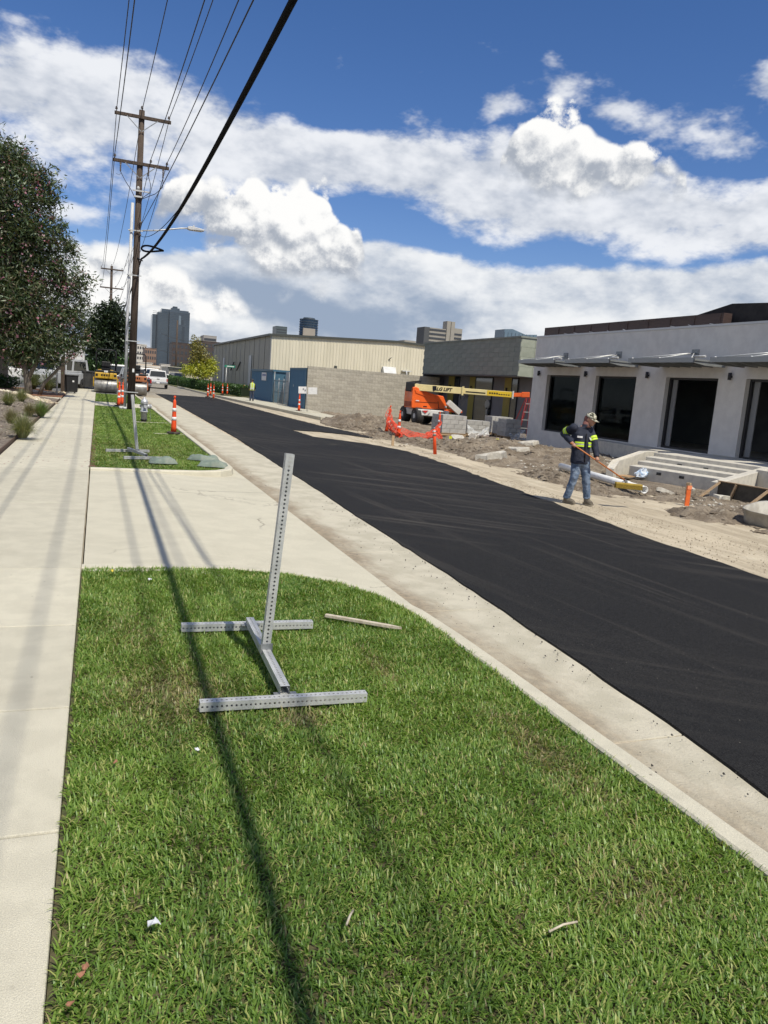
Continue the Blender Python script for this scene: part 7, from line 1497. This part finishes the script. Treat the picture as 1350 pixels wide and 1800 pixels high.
# dark brick block before the tower and its neighbours
DBR = farmat('dark_brick', (.055, .042, .04), (.07, .055, .05)); RBR = farmat('red_brick_far', (.20, .13, .095), (.24, .16, .12)); TANB = farmat('tan_brick_far', (.50, .35, .20), (.46, .32, .185)); GRYB = farmat('grey_far', (.26, .25, .24), (.30, .29, .28)); WHB = farmat('white_far', (.55, .52, .47), (.50, .48, .44)); FWIN = glassmat('far_window', (.03, .035, .045), .2)
bands('brick_building', 'dark brick office block in front of the glass tower', 900., 303, 345, 604, 0, 40, DBR, FWIN, 5, 6)
bands('brick_building', 'dark brick block rising behind the yellow-green tree', 880., 345, 392, 601, 0, 40, DBR, FWIN, 5, 7)
bands('parking_garage', 'grey striped parking garage above the dark brick block', 1200., 358, 381, 591, 0, 40, GRYB, FWIN, 7, 1, 'parking garage')
bands('brick_building', 'red brick building with rows of windows left of the glass tower', 500., 255, 275, 613, 0, 25, RBR, FWIN, 4, 5)
bands('office_building', 'pale stone building behind the utility pole', 620., 241, 258, 606, 0, 30, WHB, FWIN, 5, 4)
bands('office_building', 'grey office block left of the utility pole', 480., 200, 240, 619, 0, 25, GRYB, FWIN, 4, 7)
tn, tw_, th_ = bands('tan_building', 'low tan brick building at the end of the street', 175., 241, 280, 643, 0, 20, TANB, FWIN, 0, 1); MB().span(-.2, tw_+.2, -.25, -.02, th_-.35, th_+.1).build('parapet', WHB, tn); MB().span(tw_*.15, tw_*.28, -.1, -.01, .3, 2.4).build('door', FWIN, tn); MB().span(tw_*.55, tw_*.8, -.1, -.01, .9, 2.2).build('window', FWIN, tn)
bands('shop_building', 'small white shop right of the tan brick building', 170., 279, 298, 652, 0, 10, WHB, FWIN, 1, 3)
bands('low_building', 'low dark-windowed block above the tan brick building', 260., 243, 268, 638, 0, 12, WHB, FWIN, 1, 5)
bands('white_house', 'small white gabled house below the glass tower', 330., 283, 299, 641, 0, 10, WHB, FWIN, 1, 3)
sh, sw_, sh_h = bands('metal_shed', 'low beige metal shed behind the hedges', 128., 297, 345, 648, 0, 14, BEIGE, FWIN, 0, 1, 'shed'); MB().span(-.2, sw_+.2, -.25, -.02, sh_h-.25, sh_h+.12).build('roof_trim', TRIM, sh)
for j in range(20): MB().span(sw_*j/20, sw_*j/20+.08, -.05, -.01, 0, sh_h-.26).build('rib', BEIGE, sh)
MB().span(-.02, .0, 0, 14, 0, sh_h).build('side_sheet', BEIGES, sh)  # shed side takes the same beige with shade in its colour
# roof-line towers seen over the warehouse
Y = 1800.; a_ = AY(527, 566, Y); b_ = AY(559, 566, Y); cx_ = (a_.x+b_.x)/2; r_ = (b_.x-a_.x)/2; ct = thing('round_tower', 'dark round glass tower above the warehouse roof', 'tower', (cx_, Y, -.3)); zt_ = a_.z+8
MB().cyl((0, 0, 0), (0, 0, zt_), r_, r_, 28).build('shaft', TDARK, ct)
for j in range(26): MB().cyl((0, 0, zt_*(j+.75)/26), (0, 0, zt_*(j+.98)/26), r_+.35, r_+.35, 28, cap=False).build('floor_band', TMUL, ct)
MB().cyl((0, 0, zt_), (0, 0, zt_+4), r_*.7, r_*.6, 20).build('crown', TMUL, ct); MB().span(-r_*.85, r_*.45, -r_-3, -r_+2, 0, AY(540, 578, Y).z).build('stone_panel', farmat('stone_panel', (.30, .27, .235), (.33, .30, .26)), ct)
bands('office_tower', 'small grey-green tower left of the round tower', 1700., 486, 505, 575, 0, 40, mat('greygreen_far', (.085, .11, .12), (.07, .09, .10), .02, .4), FWIN, 20, 1, 'tower')
# striped slab with twin lift shafts
Y = 900.; a_ = AY(747, 574, Y); b_ = AY(814, 580, Y); w_ = b_.x-a_.x; H_ = a_.z; sl_ = thing('slab_tower', 'grey striped slab tower with two concrete shafts above the olive building', 'tower', (a_.x, Y, -.3)); CST = farmat('stripe_concrete', (.30, .285, .25), (.27, .255, .225))
MB().span(0, w_*.60, 0, 25, 0, H_).build('block', CST, sl_); MB().span(w_*.76, w_, 2, 25, 0, AY(805, 577, Y).z).build('block', CST, sl_)
for j in range(16): MB().span(w_*.13, w_*.60, -.4, -.02, H_*(j+.3)/16, H_*(j+.75)/16).build('window_band', FWIN, sl_); MB().span(w_*.77, w_*.99, 1.6, 1.98, H_*.97*(j+.3)/16, H_*.97*(j+.75)/16).build('window_band', FWIN, sl_)
MB().span(-.4, w_*.125, -.3, 24, 0, H_+.2).build('dark_end', mat('slab_dark_end', (.075, .08, .085), rough=.6), sl_)
MB().span(w_*.56, w_*.66, -1, 12, 0, AY(787, 564, Y).z).build('lift_shaft', CST, sl_); MB().span(w_*.665, w_*.76, -2, 12, 0, AY(792, 565, Y).z).build('lift_shaft', CST, sl_)
Y = 700.; gb = thing('office_building', 'pale blue-grey glazed building over the olive roof', 'building', (AY(887, 580, Y).x, Y, -.3)); w_ = AY(945, 580, Y).x-AY(887, 580, Y).x; PGL = mat('pale_blue_glazing', (.13, .19, .25), (.11, .165, .22), .05, .2)
MB().slab([(0, 0), (0, AY(888, 578, Y).z), (w_*.24, AY(902, 578, Y).z), (w_*.65, AY(925, 588, Y).z), (w_, AY(945, 588, Y).z), (w_, 0)], 'y', 0, 20).build('wall', PGL, gb)
for j in range(9): MB().span(w_*j/9, w_*j/9+.25, -.3, -.02, 0, AY(940, 589, Y).z).build('mullion', TMUL, gb)
pg = thing('rooftop_unit', 'small tan rooftop box above the right end of the warehouse', 'building', (AY(711, 600, 420).x, 420, -.3)); MB().span(0, AY(731, 600, 420).x-AY(711, 600, 420).x, 0, 10, 0, AY(720, 597.5, 420).z).build('wall', CST, pg); MB().span(1, 3, -.1, -.01, 10, 12).build('window', FWIN, pg)
